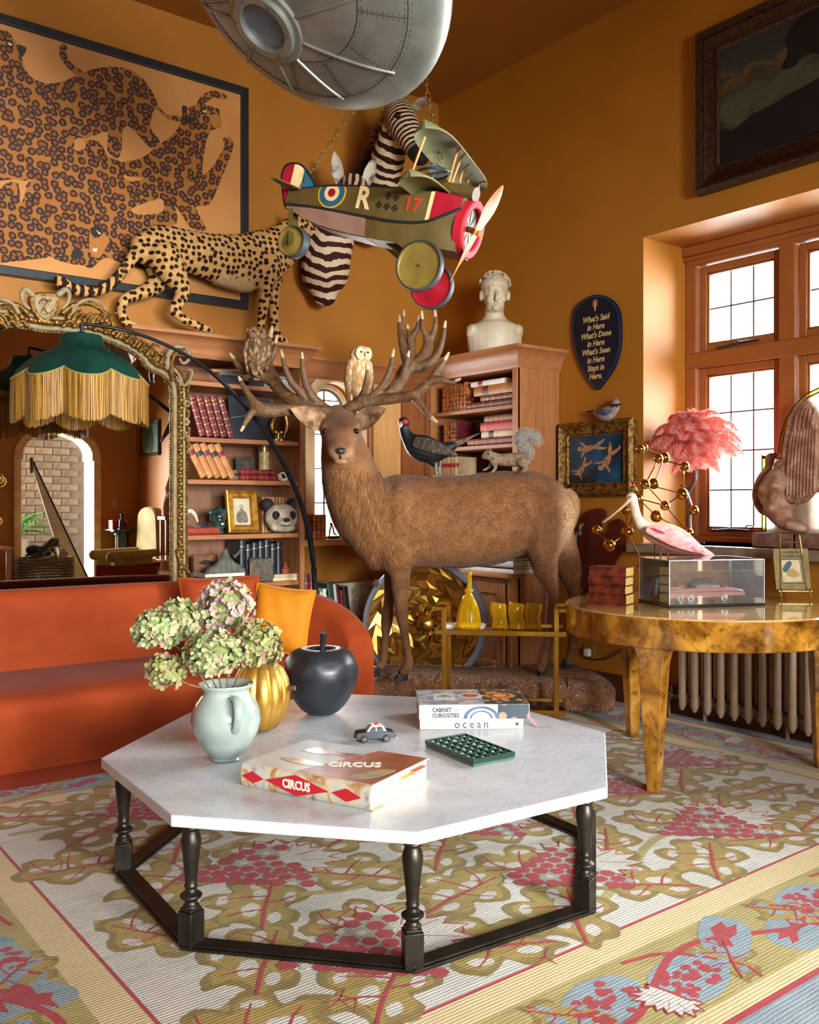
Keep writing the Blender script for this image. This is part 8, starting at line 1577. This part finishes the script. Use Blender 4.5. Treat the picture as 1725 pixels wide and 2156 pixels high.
ob('emblem',MB().prism([(-.003,-.035),(0,-.042),(.003,-.035),(.003,.03),(-.003,.03)],0,.001,EM),WHT,pq,smooth=0)
for s_ in (-1,1): ob('emblem',MB().prism([(s_*.004,-.02),(s_*.018,-.012),(s_*.022,.03),(s_*.012,.018),(s_*.004,.012)],0,.001,EM),EOR,pq,smooth=0)
# jay on the cherub frame
jy = thing('jay','small pinkish jay perched on top of the cherub painting frame','bird',at(1276,888,X=4.40)); JX = 4.40
def jq(x,y,r_,rh=None,dx=0): p = at(x,y,X=JX+dx); d_ = (p-CAM).dot(FR); return (*p,r_*d_/FPX,(rh or r_)*d_/FPX)
JM = M('jay_feathers','#8a6a62','#b0908a',rough=.8,scale=40,bump=.3,bs=120)
ob('body',blob([MB().tube([jq(1252,868,5),jq(1266,873,12,13),jq(1282,870,15,16),jq(1293,860,11,12),jq(1297,850,9)],12,4,rnd=True)],.005,2),JM,jy); ob('head',MB().ball(jq(1297,848,1)[:3],(.026,.026,.024),12),M('jay_head','#6c5c60','#9c8a88',rough=.8,scale=60),jy); ob('crest',MB().tube([jq(1297,846,7),jq(1299,840,3)],8,2,rnd=True),MATS['jay_head'],jy)
ob('mask',MB().tube([jq(1289,852,3,2,-.03),jq(1297,853,4,2.5,-.045),jq(1306,851,3,2,-.03)],8,2,rnd=True),BLKL,jy); ob('beak',MB().tube([jq(1298,852,2.5,2.5,-.04),jq(1300,858,1,1,-.07)],8,2),BLKL,jy); ob('tail',MB().tube([jq(1258,866,5,2.5),jq(1242,866,4,2),jq(1236,867,2.5,1.5)],8,2),M('jay_tail','#14181e',rough=.6),jy); ob('wing',MB().tube([jq(1262,866,3,5,-.035),jq(1275,868,3.5,7,-.045),jq(1286,866,2,4,-.04)],10,3,rnd=True),M('jay_wing','#2c4a6c','#54657c',rough=.7,scale=60),jy)
for x in (1273,1281): ob('leg',MB().tube([jq(x,882,1.2),jq(x,892,1.2)],6,1),BLKL,jy)
# marble bust
bp_ = Vector((4.22,at(1042,743,X=4.22).y,2.1805)); bu = thing('marble_bust','white marble bust of a curly haired young man on the right bookcase','bust',bp_); BM = vframe(bp_,2); t = NT('aged_marble'); v = t.coord('Object'); t.col(t.ramp(t.noise(v,7,6),[(.3,'#b8a480'),(.7,'#d8cbb0')])); t.set(rough=.5); t.bump(t.noise(v,40,4),.12,.003); BMM = t.m; s6 = 5.95/FPX
def bz(y): return (743-y)*s6
B = [MB(BM).tube([(0,.01,bz(743),.175,.12),(0,.01,bz(700),.182,.125),(0,.015,bz(682),.168,.11),(0,.02,bz(670),.11,.08),(0,.02,bz(655),.068,.068),(0,.015,bz(636),.060,.064)],20,4,up=(0,1,0)),MB(BM).ball((0,.0,bz(606)),(.086,.105,.105),18),MB(BM).ball((0,-.03,bz(636)),(.062,.068,.058),14),MB(BM).ball((0,-.085,bz(645)),(.030,.022,.022),10),MB(BM).ball((0,.01,bz(590)),(.096,.11,.085),18)]
B += [MB(BM).tube([(0,-.098,bz(608),.012),(0,-.122,bz(622),.013),(0,-.118,bz(628),.016)],8,3,rnd=True)]
for q in (-1,1): B += [MB(BM).ball((q*.032,-.088,bz(602)),(.024,.018,.008),10),MB(BM).ball((q*.092,.0,bz(613)),(.014,.026,.036),8),MB(BM).ball((q*.04,-.07,bz(625)),(.026,.03,.03),10),MB(BM).ball((q*.15,.01,bz(690)),(.045,.085,.05),10)]
me = blob(B,.006,3); c = vco(me); inv = np.array(BM.inverted()); lc = c@inv[:3,:3].T+inv[:3,3]; lc[:,2] = np.maximum(lc[:,2],.0005); lc[:,0] = np.clip(lc[:,0],-.183,.183); mt = np.array(BM); setco(me,lc@mt[:3,:3].T+mt[:3,3]); ob('bust',me,BMM,bu)
rg = random.Random(2)
for i in range(90):
    a = rg.uniform(0,6.28); e = rg.uniform(.12,1.45); d = Vector((math.cos(a)*math.cos(e),math.sin(a)*math.cos(e),math.sin(e)))
    if d.y < -.35 and d.z < .42: continue
    p = Vector((d.x*.099,.01+d.y*.113,bz(590)+d.z*.088)); tg_ = d.orthogonal().normalized(); ob('hair_curl',MB(BM).tube([(*(p+tg_*(.014*math.cos(q))+d.cross(tg_)*(.014*math.sin(q))+d*.004),.0075) for q in (0,1.3,2.6,3.9)],6,2,rnd=True),BMM,bu)
for q in (-1,1): ob('eyelid',MB(BM).ball((q*.033,-.092,bz(607)),(.017,.010,.008),10),BMM,bu)
ob('lips',MB(BM).tube([(-.024,-.086,bz(635.5),.004),(0,-.1,bz(634.5),.007),(.024,-.086,bz(635.5),.004)],8,4,rnd=True).tube([(-.02,-.085,bz(638.5),.004),(0,-.099,bz(639),.007),(.02,-.085,bz(638.5),.004)],8,4,rnd=True),BMM,bu)
# socket with plug and flex
so_ = thing('wall_socket','white plug and flex in a wall socket by the stag base','socket',at(1240,1370,X=XW)); p = at(1240,1372,X=XW-.01); ob('plate',MB().box((XW-.008,p.y-.045,p.z-.045),(XW-.001,p.y+.045,p.z+.045)),M('mustard_plate','#9a6020',rough=.4),so_,bevel=.003); ob('plug',MB().box((XW-.04,p.y-.022,p.z-.028),(XW-.008,p.y+.022,p.z+.022)),WHT,so_,bevel=.008)
ob('flex',MB().tube([(XW-.03,p.y-.0,p.z-.025,.004),(XW-.035,p.y-.05,p.z-.04,.004),(XW-.03,p.y-.16,p.z-.02,.004),(XW-.02,p.y-.28,p.z+.05,.004)],6,5),BLKL,so_)
# ================================================================ gilt mirror standing behind the sofa
MY = 4.93; CRM = M('mirror_cream_gesso','#7a6a4a','#988864',rough=.6,scale=30,bump=.2,bs=80); t = NT('mirror_gold_leaf'); v = t.coord('Object'); t.col(t.ramp(t.noise(v,45,5,.7),[(.34,'#38220a'),(.5,'#78521a'),(.68,'#b08640')])); t.set(rough=.36,metal=.6); t.bump(t.noise(v,110,4),.5,.004); MGL = t.m
mi = thing('gilt_mirror','huge carved gilt mirror with crest standing behind the sofa','mirror',(1.3,MY,.5)); cX = at(92,700,Y=MY-.02).x
def mp(x,y): p = at(x,y,Y=MY-.02); return (p.x,p.z)
half = [mp(*p) for p in ((362,1300),(362,1200),(362,1050),(362,900),(362,828),(357,806),(344,792),(322,782),(308,772),(296,755),(270,738),(235,722),(190,708),(140,701),(92,698))]
half[0] = (half[0][0],.50); half = [(x,z) for x,z in half]; full = half+[(2*cX-x,z) for x,z in half[-2::-1]]
ctr_ = (cX,1.3)
ob('mirror_glass',MB().prism(full,.0,.004,frame((0,MY,0),(1,0,0),(0,0,1),(0,-1,0))),M('mirror_silver','#dcd8d0',rough=.0,metal=1.),mi,smooth=0)
ob('backboard',MB().prism([(cX+(x-cX)*1.06,1.35+(z-1.35)*1.05) for x,z in full],-.03,-.002,frame((0,MY,0),(1,0,0),(0,0,1),(0,-1,0))),BRN,mi,smooth=0)
FP_ = cr(full,5)
def offs(P,o_):
    T = np.gradient(P,axis=0); T /= np.linalg.norm(T,axis=1)[:,None]+1e-9; return P+np.stack([T[:,1],-T[:,0]],1)*o_
def mould(o_,r_,y,mat,nm): ob(nm,MB().tube([(x,MY-y,z,r_) for x,z in offs(FP_,o_)],10,1,up=(0,1,0)),mat,mi,smooth=60)
mould(.002,.008,.006,MGL,'inner_moulding'); mould(.020,.014,.012,CRM,'cream_moulding'); mould(.048,.020,.014,MGL,'gilt_moulding'); mould(.074,.011,.012,CRM,'cream_moulding')
def resample(P,step):
    s = np.concatenate([[0],np.cumsum(np.linalg.norm(np.diff(P,axis=0),axis=1))]); n = int(s[-1]/step); q = np.linspace(0,s[-1],n); return np.stack([np.interp(q,s,P[:,0]),np.interp(q,s,P[:,1])],1)
bd = MB()
for x,z in resample(offs(FP_,.0),.016): bd.ball((x,MY-.016,z),.0065,6)
for x,z in resample(offs(FP_,.092),.018): bd.ball((x,MY-.012,z),.0085,6)
ob('beading',bd,MGL,mi,kind='stuff')
Q = resample(offs(FP_,.048),.042); T = np.gradient(Q,axis=0)
lm = MB(); lm.tube([(0,0,-.020,.002,.002),(0,-.004,-.006,.012,.005),(0,-.006,.008,.009,.006),(0,-.002,.022,.002,.002)],8,3,up=(0,1,0)); LEAFM = lm.mesh('carved_leaf'); LEAFM.polygons.foreach_set('use_smooth',[True]*len(LEAFM.polygons)); LEAFM.materials.append(MGL)
for i,((x,z),(tx,tz)) in enumerate(zip(Q,T)):
    if x < .3 or z < .55: continue
    for s_ in (-1,1):
        l = bpy.data.objects.new('carved_leaf',LEAFM); COL.objects.link(l); l.parent = mi; l.matrix_parent_inverse = PINV[mi.name]; l.matrix_basis = Matrix.Translation((x,MY-.033,z)) @ Matrix.Rotation(math.atan2(tx,tz)+s_*.45,4,'Y')
def carve(nm,P,r0,mat=None,yy=.03): ob(nm,MB().tube([(mp(*p)[0],MY-yy,mp(*p)[1],r0*(1-.55*i/(len(P)-1))) for i,p in enumerate(P)],10,5,up=(0,1,0),rnd=True),mat or MGL,mi)
# shoulder scrolls, flowers and drops on the right side
carve('scroll',[(350,775),(352,748),(370,730),(392,738),(396,756),(384,766),(376,756)],.016,CRM,.035); carve('scroll',[(360,800),(356,775),(366,745),(385,735)],.013,MGL,.045); carve('scroll',[(372,800),(385,812),(398,800),(402,782),(394,778)],.012,CRM,.035); carve('scroll',[(330,770),(318,745),(322,725),(334,730)],.012)
for x,y,r_ in ((392,850,.02),(390,888,.023),(393,915,.016)):
    X_,Z_ = mp(x,y)
    for k in range(6): a = k*math.pi/3; ob('flower_petal',MB().ball((X_+r_*.7*math.cos(a),MY-.03,Z_+r_*.7*math.sin(a)),(r_*.5,.006,r_*.5),8),CRM,mi)
    ob('flower_heart',MB().ball((X_,MY-.036,Z_),r_*.35,8),MGL,mi)
for y in (790,805,822,838,866,902,925,935): carve('leaf_drop',[(390+(y % 7),y),(396,y+9),(392,y+18)],.012)
carve('scroll',[(372,1160),(378,1185),(392,1200),(402,1215),(392,1225),(382,1215)],.014); carve('scroll',[(376,1140),(384,1160),(380,1180)],.012)
# crest
for s_ in (1,-1):
    def ms(P): return [(92+s_*(x-92),y) for x,y in P]
    carve('crest_scroll',ms([(130,660),(150,645),(180,640),(205,650),(228,672),(236,690),(226,698)]),.016,MGL,.04); carve('crest_scroll',ms([(148,660),(160,642),(185,632),(208,640),(224,662)]),.012,CRM,.045)
    carve('crest_scroll',ms([(120,622),(134,612),(142,622),(138,640),(126,652)]),.016,CRM,.05)
    for i in range(9): x = 140+i*10; y = 672-abs(i-3)*3+i*1.5; carve('acanthus_leaf',ms([(x,y+8),(x+8,y-6),(x+16+i,y-16+(i % 3)*4)]),.014,MGL,.045)
    for i in range(8): x = 130+i*22; y = 688+i*i*.9; carve('acanthus_leaf',ms([(x,y),(x+10,y-10),(x+22,y-6)]),.011,MGL,.05)
    for i in range(7): x = 250+i*14; y = 712+i*9; carve('acanthus_leaf',ms([(x,y),(x+8,y-12),(x+20,y-8)]),.013,MGL,.04)
sx_ = [mp(*p) for p in smooth_poly([(60,622),(92,616),(122,622),(120,650),(108,672),(92,684),(76,672),(62,650)],3)]; FWM = frame((0,MY,0),(1,0,0),(0,0,1),(0,-1,0))
ob('cartouche',MB().prism(sx_,.0,.045,FWM),MGL,mi,smooth=30,bevel=.008); sxc = (sum(p[0] for p in sx_)/len(sx_),sum(p[1] for p in sx_)/len(sx_)); ob('cartouche_field',MB().prism([(sxc[0]+(x-sxc[0])*.72,sxc[1]+(z-sxc[1])*.72) for x,z in sx_],.045,.052,FWM),CRM,mi,smooth=30,bevel=.003)
for P in ([(80,640),(88,632),(98,640),(88,650),(84,662),(96,664)],[(104,634),(96,640),(90,654),(100,662),(108,654)]): carve('monogram',P,.006,MGL,.054)
# ================================================================ arc lamp with fringed shade
al_ = thing('arc_lamp','black arc floor lamp with green scalloped fringed shade over the sofa','floor lamp',(2.96,4.76,0)); BST = M('black_steel','#15161a','#22242a',rough=.35,metal=.6)
AP_ = [(2.975,4.765,.02,.017)]+[(*at(x,y,d=d),r_) for x,y,d,r_ in ((664,1250,5.53,.017),(652,1130,5.45,.017),(628,1045,5.35,.0165),(580,945,5.18,.015),(512,850,4.98,.013),(430,772,4.80,.010),(340,722,4.65,.009),(255,694,4.53,.008),(172,681,4.46,.008))]
ob('arc_stem',MB().tube(AP_,8,6),BST,al_,smooth=60); ob('base_disc',MB().lathe([(0,0),(.15,0),(.155,.006),(.15,.02),(.02,.025),(0,.025)],40,(2.975,4.765,.0)),BST,al_)
lp = Vector(AP_[-1][:3]); ob('drop_rod',MB().tube([(*lp,.008),(*(lp-UP*.05),.008)],8,1).tube([(*(lp-UP*.04),.018),(*(lp-UP*.062),.022)],12,1),BST,al_)
k_ = 4.46/FPX; top_z = lp.z-.058; t = NT('green_silk'); v = t.coord('Object'); t.col(t.ramp(t.noise(v,4,3),[(.3,'#06281f'),(.7,'#0c3c30')])); t.set(rough=.6,spec=.2); t.bump(t.noise(t.coord('Object',(220,220,30)),1,2),.15,.001); GSK = t.m
lev = [(.0,40),(.012,42),(.045,46),(.065,53),(.083,68),(.10,87),(.125,106),(.155,126),(.185,138)]
N8,NS = 8,12; m = MB(); V = []; nA = N8*NS; edge = []
for i,(dz,rp) in enumerate(lev):
    f = i/(len(lev)-1)
    for k in range(nA):
        a = 2*math.pi*k/nA+.18; u = abs(((k % NS)/NS)*2-1); bul = 1-.15*smst(.25,1,f)*u**1.5; drop = .04*smst(.6,1,f)*(1-u*u); r_ = rp*k_*bul; V.append((lp.x+r_*math.cos(a),lp.y+r_*math.sin(a),top_z-dz-drop*(1 if i == len(lev)-1 else f)))
edge = V[-nA:]; F = [(i*nA+k,(i+1)*nA+k,(i+1)*nA+(k+1) % nA,i*nA+(k+1) % nA) for i in range(len(lev)-1) for k in range(nA)]+[tuple(range(nA))]; m.add(V,F); so2 = ob('shade',m,GSK,al_,smooth=50)
for k in range(N8): ob('shade_rib',MB().tube([(*V[i*nA+k*NS],.002) for i in range(len(lev))],6,1),GSK,so2)
ob('braid_trim',MB().tube([(*p,.004) for p in edge]+[(*edge[0],.004)],6,1),M('gold_green_braid','#6a7a3c','#a88a3c',rough=.6,scale=140),al_)
FRM = NT('gold_fringe'); FRM.col(FRM.ramp(FRM.island(),[(0,'#74490f'),(.5,'#a06e20'),(1,'#c0923c')])); FRM.set(rough=.6); FRM = FRM.m; fr = MB(); rg = random.Random(6)
for k in range(nA):
    a,b_ = Vector(edge[k]),Vector(edge[(k+1) % nA])
    for j in range(11):
        p = a.lerp(b_,j/11)+Vector((rg.uniform(-.003,.003),rg.uniform(-.003,.003),0)); L_ = .205+rg.uniform(-.006,.006); tn = (b_-a).normalized()*.0016; q = p-UP*L_+Vector((rg.uniform(-.004,.004),rg.uniform(-.004,.004),0)); fr.add([p-tn,p+tn,q+tn,q-tn],[(0,1,2,3)])
ob('fringe',fr,FRM,al_,smooth=0,kind='stuff'); ob('diffuser_disc',MB().lathe([(0,0),(.19,0),(.19,.004),(0,.004)],32,(lp.x,lp.y,top_z-.2)),M('frosted_disc','#b8b4a8',rough=.6),al_)
# ================================================================ the part of the room that the mirror shows
def mv(x,y,Yr): p = at(x,y,Y=2*MY-Yr); return Vector((p.x,Yr,p.z))
GRND = M('courtyard_stone','#9a8c74','#b8aa90',rough=.9,scale=5); struct('floor_courtyard',MB().box((2.6,-6.5,-.12),(6.0,YB-.3,-.02)),GRND)
wo = struct('wall_courtyard',MB().box((2.6,-4.45,-.02),(6.0,-4.3,3.6)),M('lime_mortar','#665c50',rough=.95)); bmk = MB().box((0,0,0),(.235,.03,.095)).mesh('brick'); bmk.materials.append(M('pale_brick','#5c5244','#7a6e5c',rough=.9,scale=7,rnd=.4))
for j in range(26):
    for i in range(7):
        l = bpy.data.objects.new('brick',bmk); COL.objects.link(l); l.parent = wo; l.location = (2.75+i*.25+(.125 if j % 2 else 0),-4.31,.0+j*.107)
def frond(o,base,d,L_,n,mat):
    m = MB(); P = []; p = Vector(base); d = Vector(d).normalized()
    for i in range(12): P.append(p.copy()); p = p+d*L_/11; d = (d+Vector((0,0,-.11))).normalized()
    m.tube([(*q,.006) for q in P],5,1)
    for i in range(1,11):
        w = L_*.28*math.sin(math.pi*(i+1)/12.5); tg_ = (P[i+1 if i < 11 else i]-P[i-1]).normalized(); sd = tg_.cross(UP).normalized()
        for s_ in (-1,1): m.add([P[i],P[i]+sd*s_*w*.5+tg_*w*.35+UP*.01,P[i]+sd*s_*w+tg_*w*.3-UP*.02,P[i]+sd*s_*w*.5-tg_*.0],[(0,1,2,3)])
    ob('frond',m,mat,o,smooth=0)
fe = thing('fern','green fern growing outside the doorway seen in the mirror','fern',(3.55,-3.6,0)); FGN = M('fern_green','#2c6a2c','#4c8c3c',rough=.6,scale=20)
for k in range(12): a = k*.55; frond(fe,(3.50,-3.7,.75),(math.cos(a),math.sin(a)*.6,.8+.3*math.sin(k)),.62,8,FGN)
ob('urn',MB().lathe([(.12,-.02),(.14,.05),(.07,.12),(.07,.3),(.2,.5),(.24,.7),(.22,.72),(0,.7)],28,(3.50,-3.7,0)),M('grey_urn','#76746c','#8c8a80',rough=.8),fe)
# basket of shoes on a low bench, brass flower lamp on a side table
bc = mv(92,1222,-1.0); BZ = bc.z; bt2 = thing('wooden_bench','low wooden bench carrying the basket, seen in the mirror','bench',(bc.x,-1.0,0)); ob('seat',MB().box((bc.x-.36,-1.28,BZ-.04),(bc.x+.36,-.72,BZ)),OAKX,bt2,bevel=.004)
for x in (-.32,.31):
    for y in (-1.24,-.76): ob('leg',MB().box((bc.x+x-.025,y-.025,0),(bc.x+x+.025,y+.025,BZ-.04)),OAK,bt2,bevel=.004)
bk_ = thing('wicker_basket','grey wicker basket of shoes on the bench in the mirror','basket',(bc.x,-1.0,BZ)); WIC = M('grey_wicker','#6a5c4c','#94866e',rough=.8,scale=50)
for j in range(8):
    z = BZ+.02+j*.033; P = []
    for k in range(72): a = 2*math.pi*k/72; e = .008*(1 if (k//2+j) % 2 else -1); P.append((bc.x+(.30+e)*math.copysign(abs(math.cos(a))**.6,math.cos(a)),-1.0+(.2+e)*math.copysign(abs(math.sin(a))**.6,math.sin(a)),z,.014))
    ob('woven_strand',MB().tube(P+[P[0]],6,1),WIC,bk_)
ob('basket_floor',MB().box((bc.x-.27,-1.17,BZ+.002),(bc.x+.27,-.83,BZ+.02)),WIC,bk_)
for s_ in (-1,1): ob('handle',MB().tube([(bc.x-.07,-1.0+s_*.2,BZ+.25,.012),(bc.x-.05,-1.0+s_*.22,BZ+.33,.012),(bc.x+.05,-1.0+s_*.22,BZ+.33,.012),(bc.x+.07,-1.0+s_*.2,BZ+.25,.012)],8,4),WIC,bk_)
def shoe(label,p,turn,upper,sole,roll=0):
    o = thing('shoe',label,'shoe',p,'shoes in the wicker basket'); Mx = Matrix.Translation(Vector(p)) @ Matrix.Rotation(math.radians(turn),4,'Z') @ Matrix.Rotation(math.radians(roll),4,'Y'); ob('upper',blob(MB(Mx).tube([(-.11,0,.06,.035,.05),(-.06,0,.06,.04,.055),(0,0,.05,.042,.04),(.07,0,.035,.044,.026),(.13,0,.03,.03,.018)],12,4,rnd=True),.008,2),upper,o); ob('sole',MB(Mx).prism(smooth_poly([(-.15,-.035),(-.05,-.04),(.08,-.05),(.15,-.03),(.165,0),(.15,.03),(.08,.05),(-.05,.04),(-.15,.035)],3),0,.022),sole,o,smooth=40)
    for i in range(4): ob('lace',MB(Mx).tube([(-.01+i*.022,-.025,.082-i*.008,.003),(0+i*.022,.025,.082-i*.008,.003)],6,1),WHT,o)
shoe('blue canvas shoe lying on top of the wicker basket',(bc.x-.08,-.93,BZ+.24),200,BLU,WHT,12); shoe('black trainer piled at the back of the wicker basket',(bc.x-.02,-1.05,BZ+.30),30,BLKL,BLKL,-10); shoe('dark trainer on top of the pile in the wicker basket',(bc.x+.06,-1.0,BZ+.36),150,BLKL,GREY,8); shoe('grey trainer at the right end of the wicker basket',(bc.x+.20,-.97,BZ+.25),100,GREY,WHT,-30)
lt = mv(22,1150,-1.05); tb2 = thing('side_table','reddish wooden side table at the left edge of the mirror','table',(lt.x-.15,-1.05,0)); ob('top',MB().box((lt.x-.5,-1.35,lt.z-.03),(bc.x-.39,-1.30+.55,lt.z)),OAKX,tb2,bevel=.004)
for x in (-.45,bc.x-.43-lt.x):
    for y in (-1.31,-.8): ob('leg',MB().box((lt.x+x-.025,y-.025,0),(lt.x+x+.025,y+.025,lt.z-.03)),OAK,tb2,bevel=.004)
lt.x = bc.x-.55
lo_ = thing('flower_lamp','brass and glass flower lamp on the side table in the mirror','lamp',(lt.x-.0,-1.05,lt.z)); GB = M('gold_glass_petal','#b88c3c','#e0c078',rough=.15,metal=.7,scale=20)
ob('stem',MB().tube([(lt.x-.02,-1.05,lt.z+.005,.02),(lt.x-.02,-1.05,lt.z+.3,.008),(lt.x-.0,-1.05,lt.z+.6,.008),(lt.x-.02,-1.05,lt.z+1.15,.006),(lt.x+.03,-1.05,lt.z+1.2,.006),(lt.x+.06,-1.05,lt.z+1.15,.006)],8,4),EB,lo_)
for zz,r_ in ((.28,.11),(.72,.15)):
    for k in range(6): a = k*math.pi/3; ob('petal',MB().ball((lt.x+r_*.6*math.cos(a),-1.05+r_*.5*math.sin(a),lt.z+zz+.03*math.sin(k*2)),(r_*.5,r_*.35,r_*.45),12),GB,lo_)
# white sail-like board leaning by the doorway
sb_a,sb_b,sb_c = mv(66,972,-1.30),mv(192,1230,-1.12),mv(106,1230,-1.12); wb_ = thing('white_board','tall white tapering board leaning by the doorway in the mirror','board',(sb_b.x,-1.1,0)); Vv = [sb_a+Vector((-.01,0,0)),sb_a+Vector((.02,0,0)),Vector((min(3.9,sb_b.x+.42),-1.32,.01)),Vector((sb_c.x+.34,-1.32,.01))]; ob('panel',MB().add(Vv+[v+Vector((0,-.03,0)) for v in Vv],[(0,1,2,3),(7,6,5,4),(0,4,5,1),(1,5,6,2),(2,6,7,3),(3,7,4,0)]),M('white_gelcoat','#c8beac','#d8d0c0',rough=.35),wb_,smooth=0,bevel=.004); ob('black_edge',MB().tube([(*Vv[1],.010),(*Vv[2],.012)],8,1),BLKL,wb_); ob('tip',MB().tube([(*(sb_a+UP*.03),.02),(*(sb_a-UP*.12+RT*.0),.016)],8,2,rnd=True),M('blue_grey_tip','#4a5c70',rough=.4),wb_)
# armchair, pedestal, red case, gnome, small landscape, switch
ac = mv(300,1215,-.55); ac.x = 3.93; ACZ = .0; arm_ = thing('armchair','pale olive velvet armchair reflected at the right of the mirror','armchair',(ac.x,-.5,0)); OLV = M('olive_velvet','#8c7c44','#a8985c',rough=.8,scale=5,sheen=.2)
for y in (-.42,-.98): ob('arm',MB().tube([(3.72,y,.60,.06),(4.28,y,.62,.06)],14,1,rnd=True).box((3.74,y-.05,.1),(4.28,y+.05,.58)),OLV,arm_,smooth=40)
ob('seat',MB().box((3.74,-.92,.12),(4.2,-.48,.44)),OLV,arm_,bevel=.03); ob('backrest',MB().prism(smooth_poly([(.42,.3),(.40,.9),(.46,1.10),(.7,1.16),(.94,1.10),(1.0,.9),(.98,.3)],3),-.06,.06,frame((4.30,0,0),(0,-1,0),(0,0,1),(-1,0,0))),OLV,arm_,smooth=40,bevel=.02)
for x in (3.78,4.3):
    for y in (-.93,-.47): ob('leg',MB().tube([(x,y,.12,.02),(x,y,0,.014)],8,1),BRN,arm_)
pd_ = mv(308,1113,-1.25); pe = thing('pedestal','dark fluted column pedestal reflected in the mirror','pedestal',(4.18,-1.25,0)); PGN = M('dark_green_marble','#141c1a','#2a3430',rough=.3,scale=12); pxx = 4.16
ob('shaft',MB().lathe([(.085,.06),(.082,pd_.z-.09)],60,(pxx,-1.25,0),fn=lambda a,z: 1-.07*abs(math.cos(a*8))),PGN,pe,smooth=40); ob('foot',MB().box((pxx-.13,-1.38,0),(pxx+.13,-1.12,.06)),PGN,pe,bevel=.006); ob('capital',MB().lathe([(.085,pd_.z-.09),(.10,pd_.z-.07),(.10,pd_.z-.05),(.14,pd_.z-.03),(.14,pd_.z-.015)],40,(pxx,-1.25,0)).box((pxx-.17,-1.42,pd_.z-.015),(pxx+.17,-1.08,pd_.z)),PGN,pe)
boxthing('red_case','small red leather case on the pedestal in the mirror','case',Matrix.Translation((pxx-.14,-1.34,pd_.z)),.2,.14,.11,RDB)
fg = thing('bronze_figurine','small dark seated bronze figure on the pedestal in the mirror','figurine',(pxx-.0,-1.14,pd_.z)); fgp = Vector((pxx-.06,-1.13,pd_.z)); ob('figure',blob([MB().tube([(*(fgp+Vector((0,0,.03))),.03),(*(fgp+Vector((0,0,.10))),.025),(*(fgp+Vector((.01,0,.14))),.015)],10,3,rnd=True),MB().ball(fgp+Vector((.01,0,.17)),.024,10),MB().tube([(*(fgp+Vector((0,0,.03))),.018),(*(fgp+Vector((.05,.03,.06))),.016),(*(fgp+Vector((.06,.04,.005))),.012)],8,3,rnd=True),MB().tube([(*(fgp+Vector((0,0,.11))),.012),(*(fgp+Vector((.05,.03,.08))),.01)],8,2,rnd=True)],.006,2),DKB,fg); ob('plinth',MB().box((fgp.x-.035,fgp.y-.035,pd_.z),(fgp.x+.035,fgp.y+.035,pd_.z+.012)),DKB,fg)
gn = thing('garden_gnome','pale bearded gnome figure beside the armchair in the mirror','figurine',(4.30,-.19,0)); gz = mv(340,1085,-1.0).z; gxp = 4.33
gst = tag(ob('plant_stand',MB().box((gxp-.12,-.3,gz-.04),(gxp+.1,-.08,gz)).box((gxp-.1,-.28,0),(gxp-.07,-.25,gz-.04)).box((gxp+.05,-.28,0),(gxp+.08,-.25,gz-.04)).box((gxp-.1,-.13,0),(gxp-.07,-.10,gz-.04)).box((gxp+.05,-.13,0),(gxp+.08,-.10,gz-.04)),OAK,bevel=.003),'tall thin wooden stand under the gnome in the mirror','stand')
gb = Vector((gxp-.02,-.19,gz)); GNM = M('gnome_plaster','#b89a84','#d0b8a0',rough=.7,scale=14); ob('body',blob([MB().tube([(*gb,.085),(*(gb+UP*.12),.09),(*(gb+UP*.22),.06)],12,3),MB().ball(gb+UP*.27,.055,12)],.01,2),M('gnome_coat','#a86a5c','#c08a78',rough=.7,scale=9),gn); ob('beard',MB().ball(gb+Vector((0,.04,.23)),(.045,.03,.06),12),M('gnome_beard','#d8d0c4',rough=.8),gn); ob('hat',MB().lathe([(.07,.30),(.06,.32),(.04,.37),(.015,.43),(0,.44)],18,gb),GNM,gn); ob('hat_bobble',MB().ball(gb+UP*.44,.014,8),GNM,gn)
p0,p1 = mv(309,900,-1.0),mv(346,965,-1.0); o,Mx,W_,H_ = None,None,.42,.42
zl_ = 1.78; o = thing('landscape_picture','small green landscape in a dark frame reflected in the mirror','painting',(XW,-1.05,zl_)); Mx = frame((XW-.004,-.78,zl_),(0,-1,0),(1,0,0),(0,0,1)); picframe(o,Mx,.56,.42,[(0,0),(0,.03),(.03,.02),(.04,.012),(.04,0)],M('dark_wood_frame','#3c2a1c',rough=.5))
ob('canvas',MB(Mx).box((.035,-.012,.035),(.525,-.006,.385)),M('green_landscape','#2c5c4c','#7aa08c',rough=.5,scale=6),o,smooth=0); ob('painted_tree',MB().prism(smooth_poly([(.2,.05),(.16,.2),(.22,.34),(.28,.36),(.32,.2),(.28,.05)],3),0,.001,Mx @ frame((0,-.0125,0),(1,0,0),(0,0,1),(0,-1,0))),M('painted_tree','#1c3c24',rough=.6),o,smooth=0)
sw_ = mv(258,1058,YB); o = thing('light_switch','brass double light switch beside the doorway in the mirror','switch',(4.15,YB,sw_.z)); ob('plate',MB().box((4.11,YB+.001,sw_.z-.07),(4.19,YB+.008,sw_.z+.07)),EB,o,bevel=.002); ob('toggle',MB().box((4.14,YB+.008,sw_.z+.02),(4.16,YB+.02,sw_.z+.035)),EB,o); ob('toggle',MB().box((4.14,YB+.008,sw_.z-.035),(4.16,YB+.02,sw_.z-.02)),EB,o)
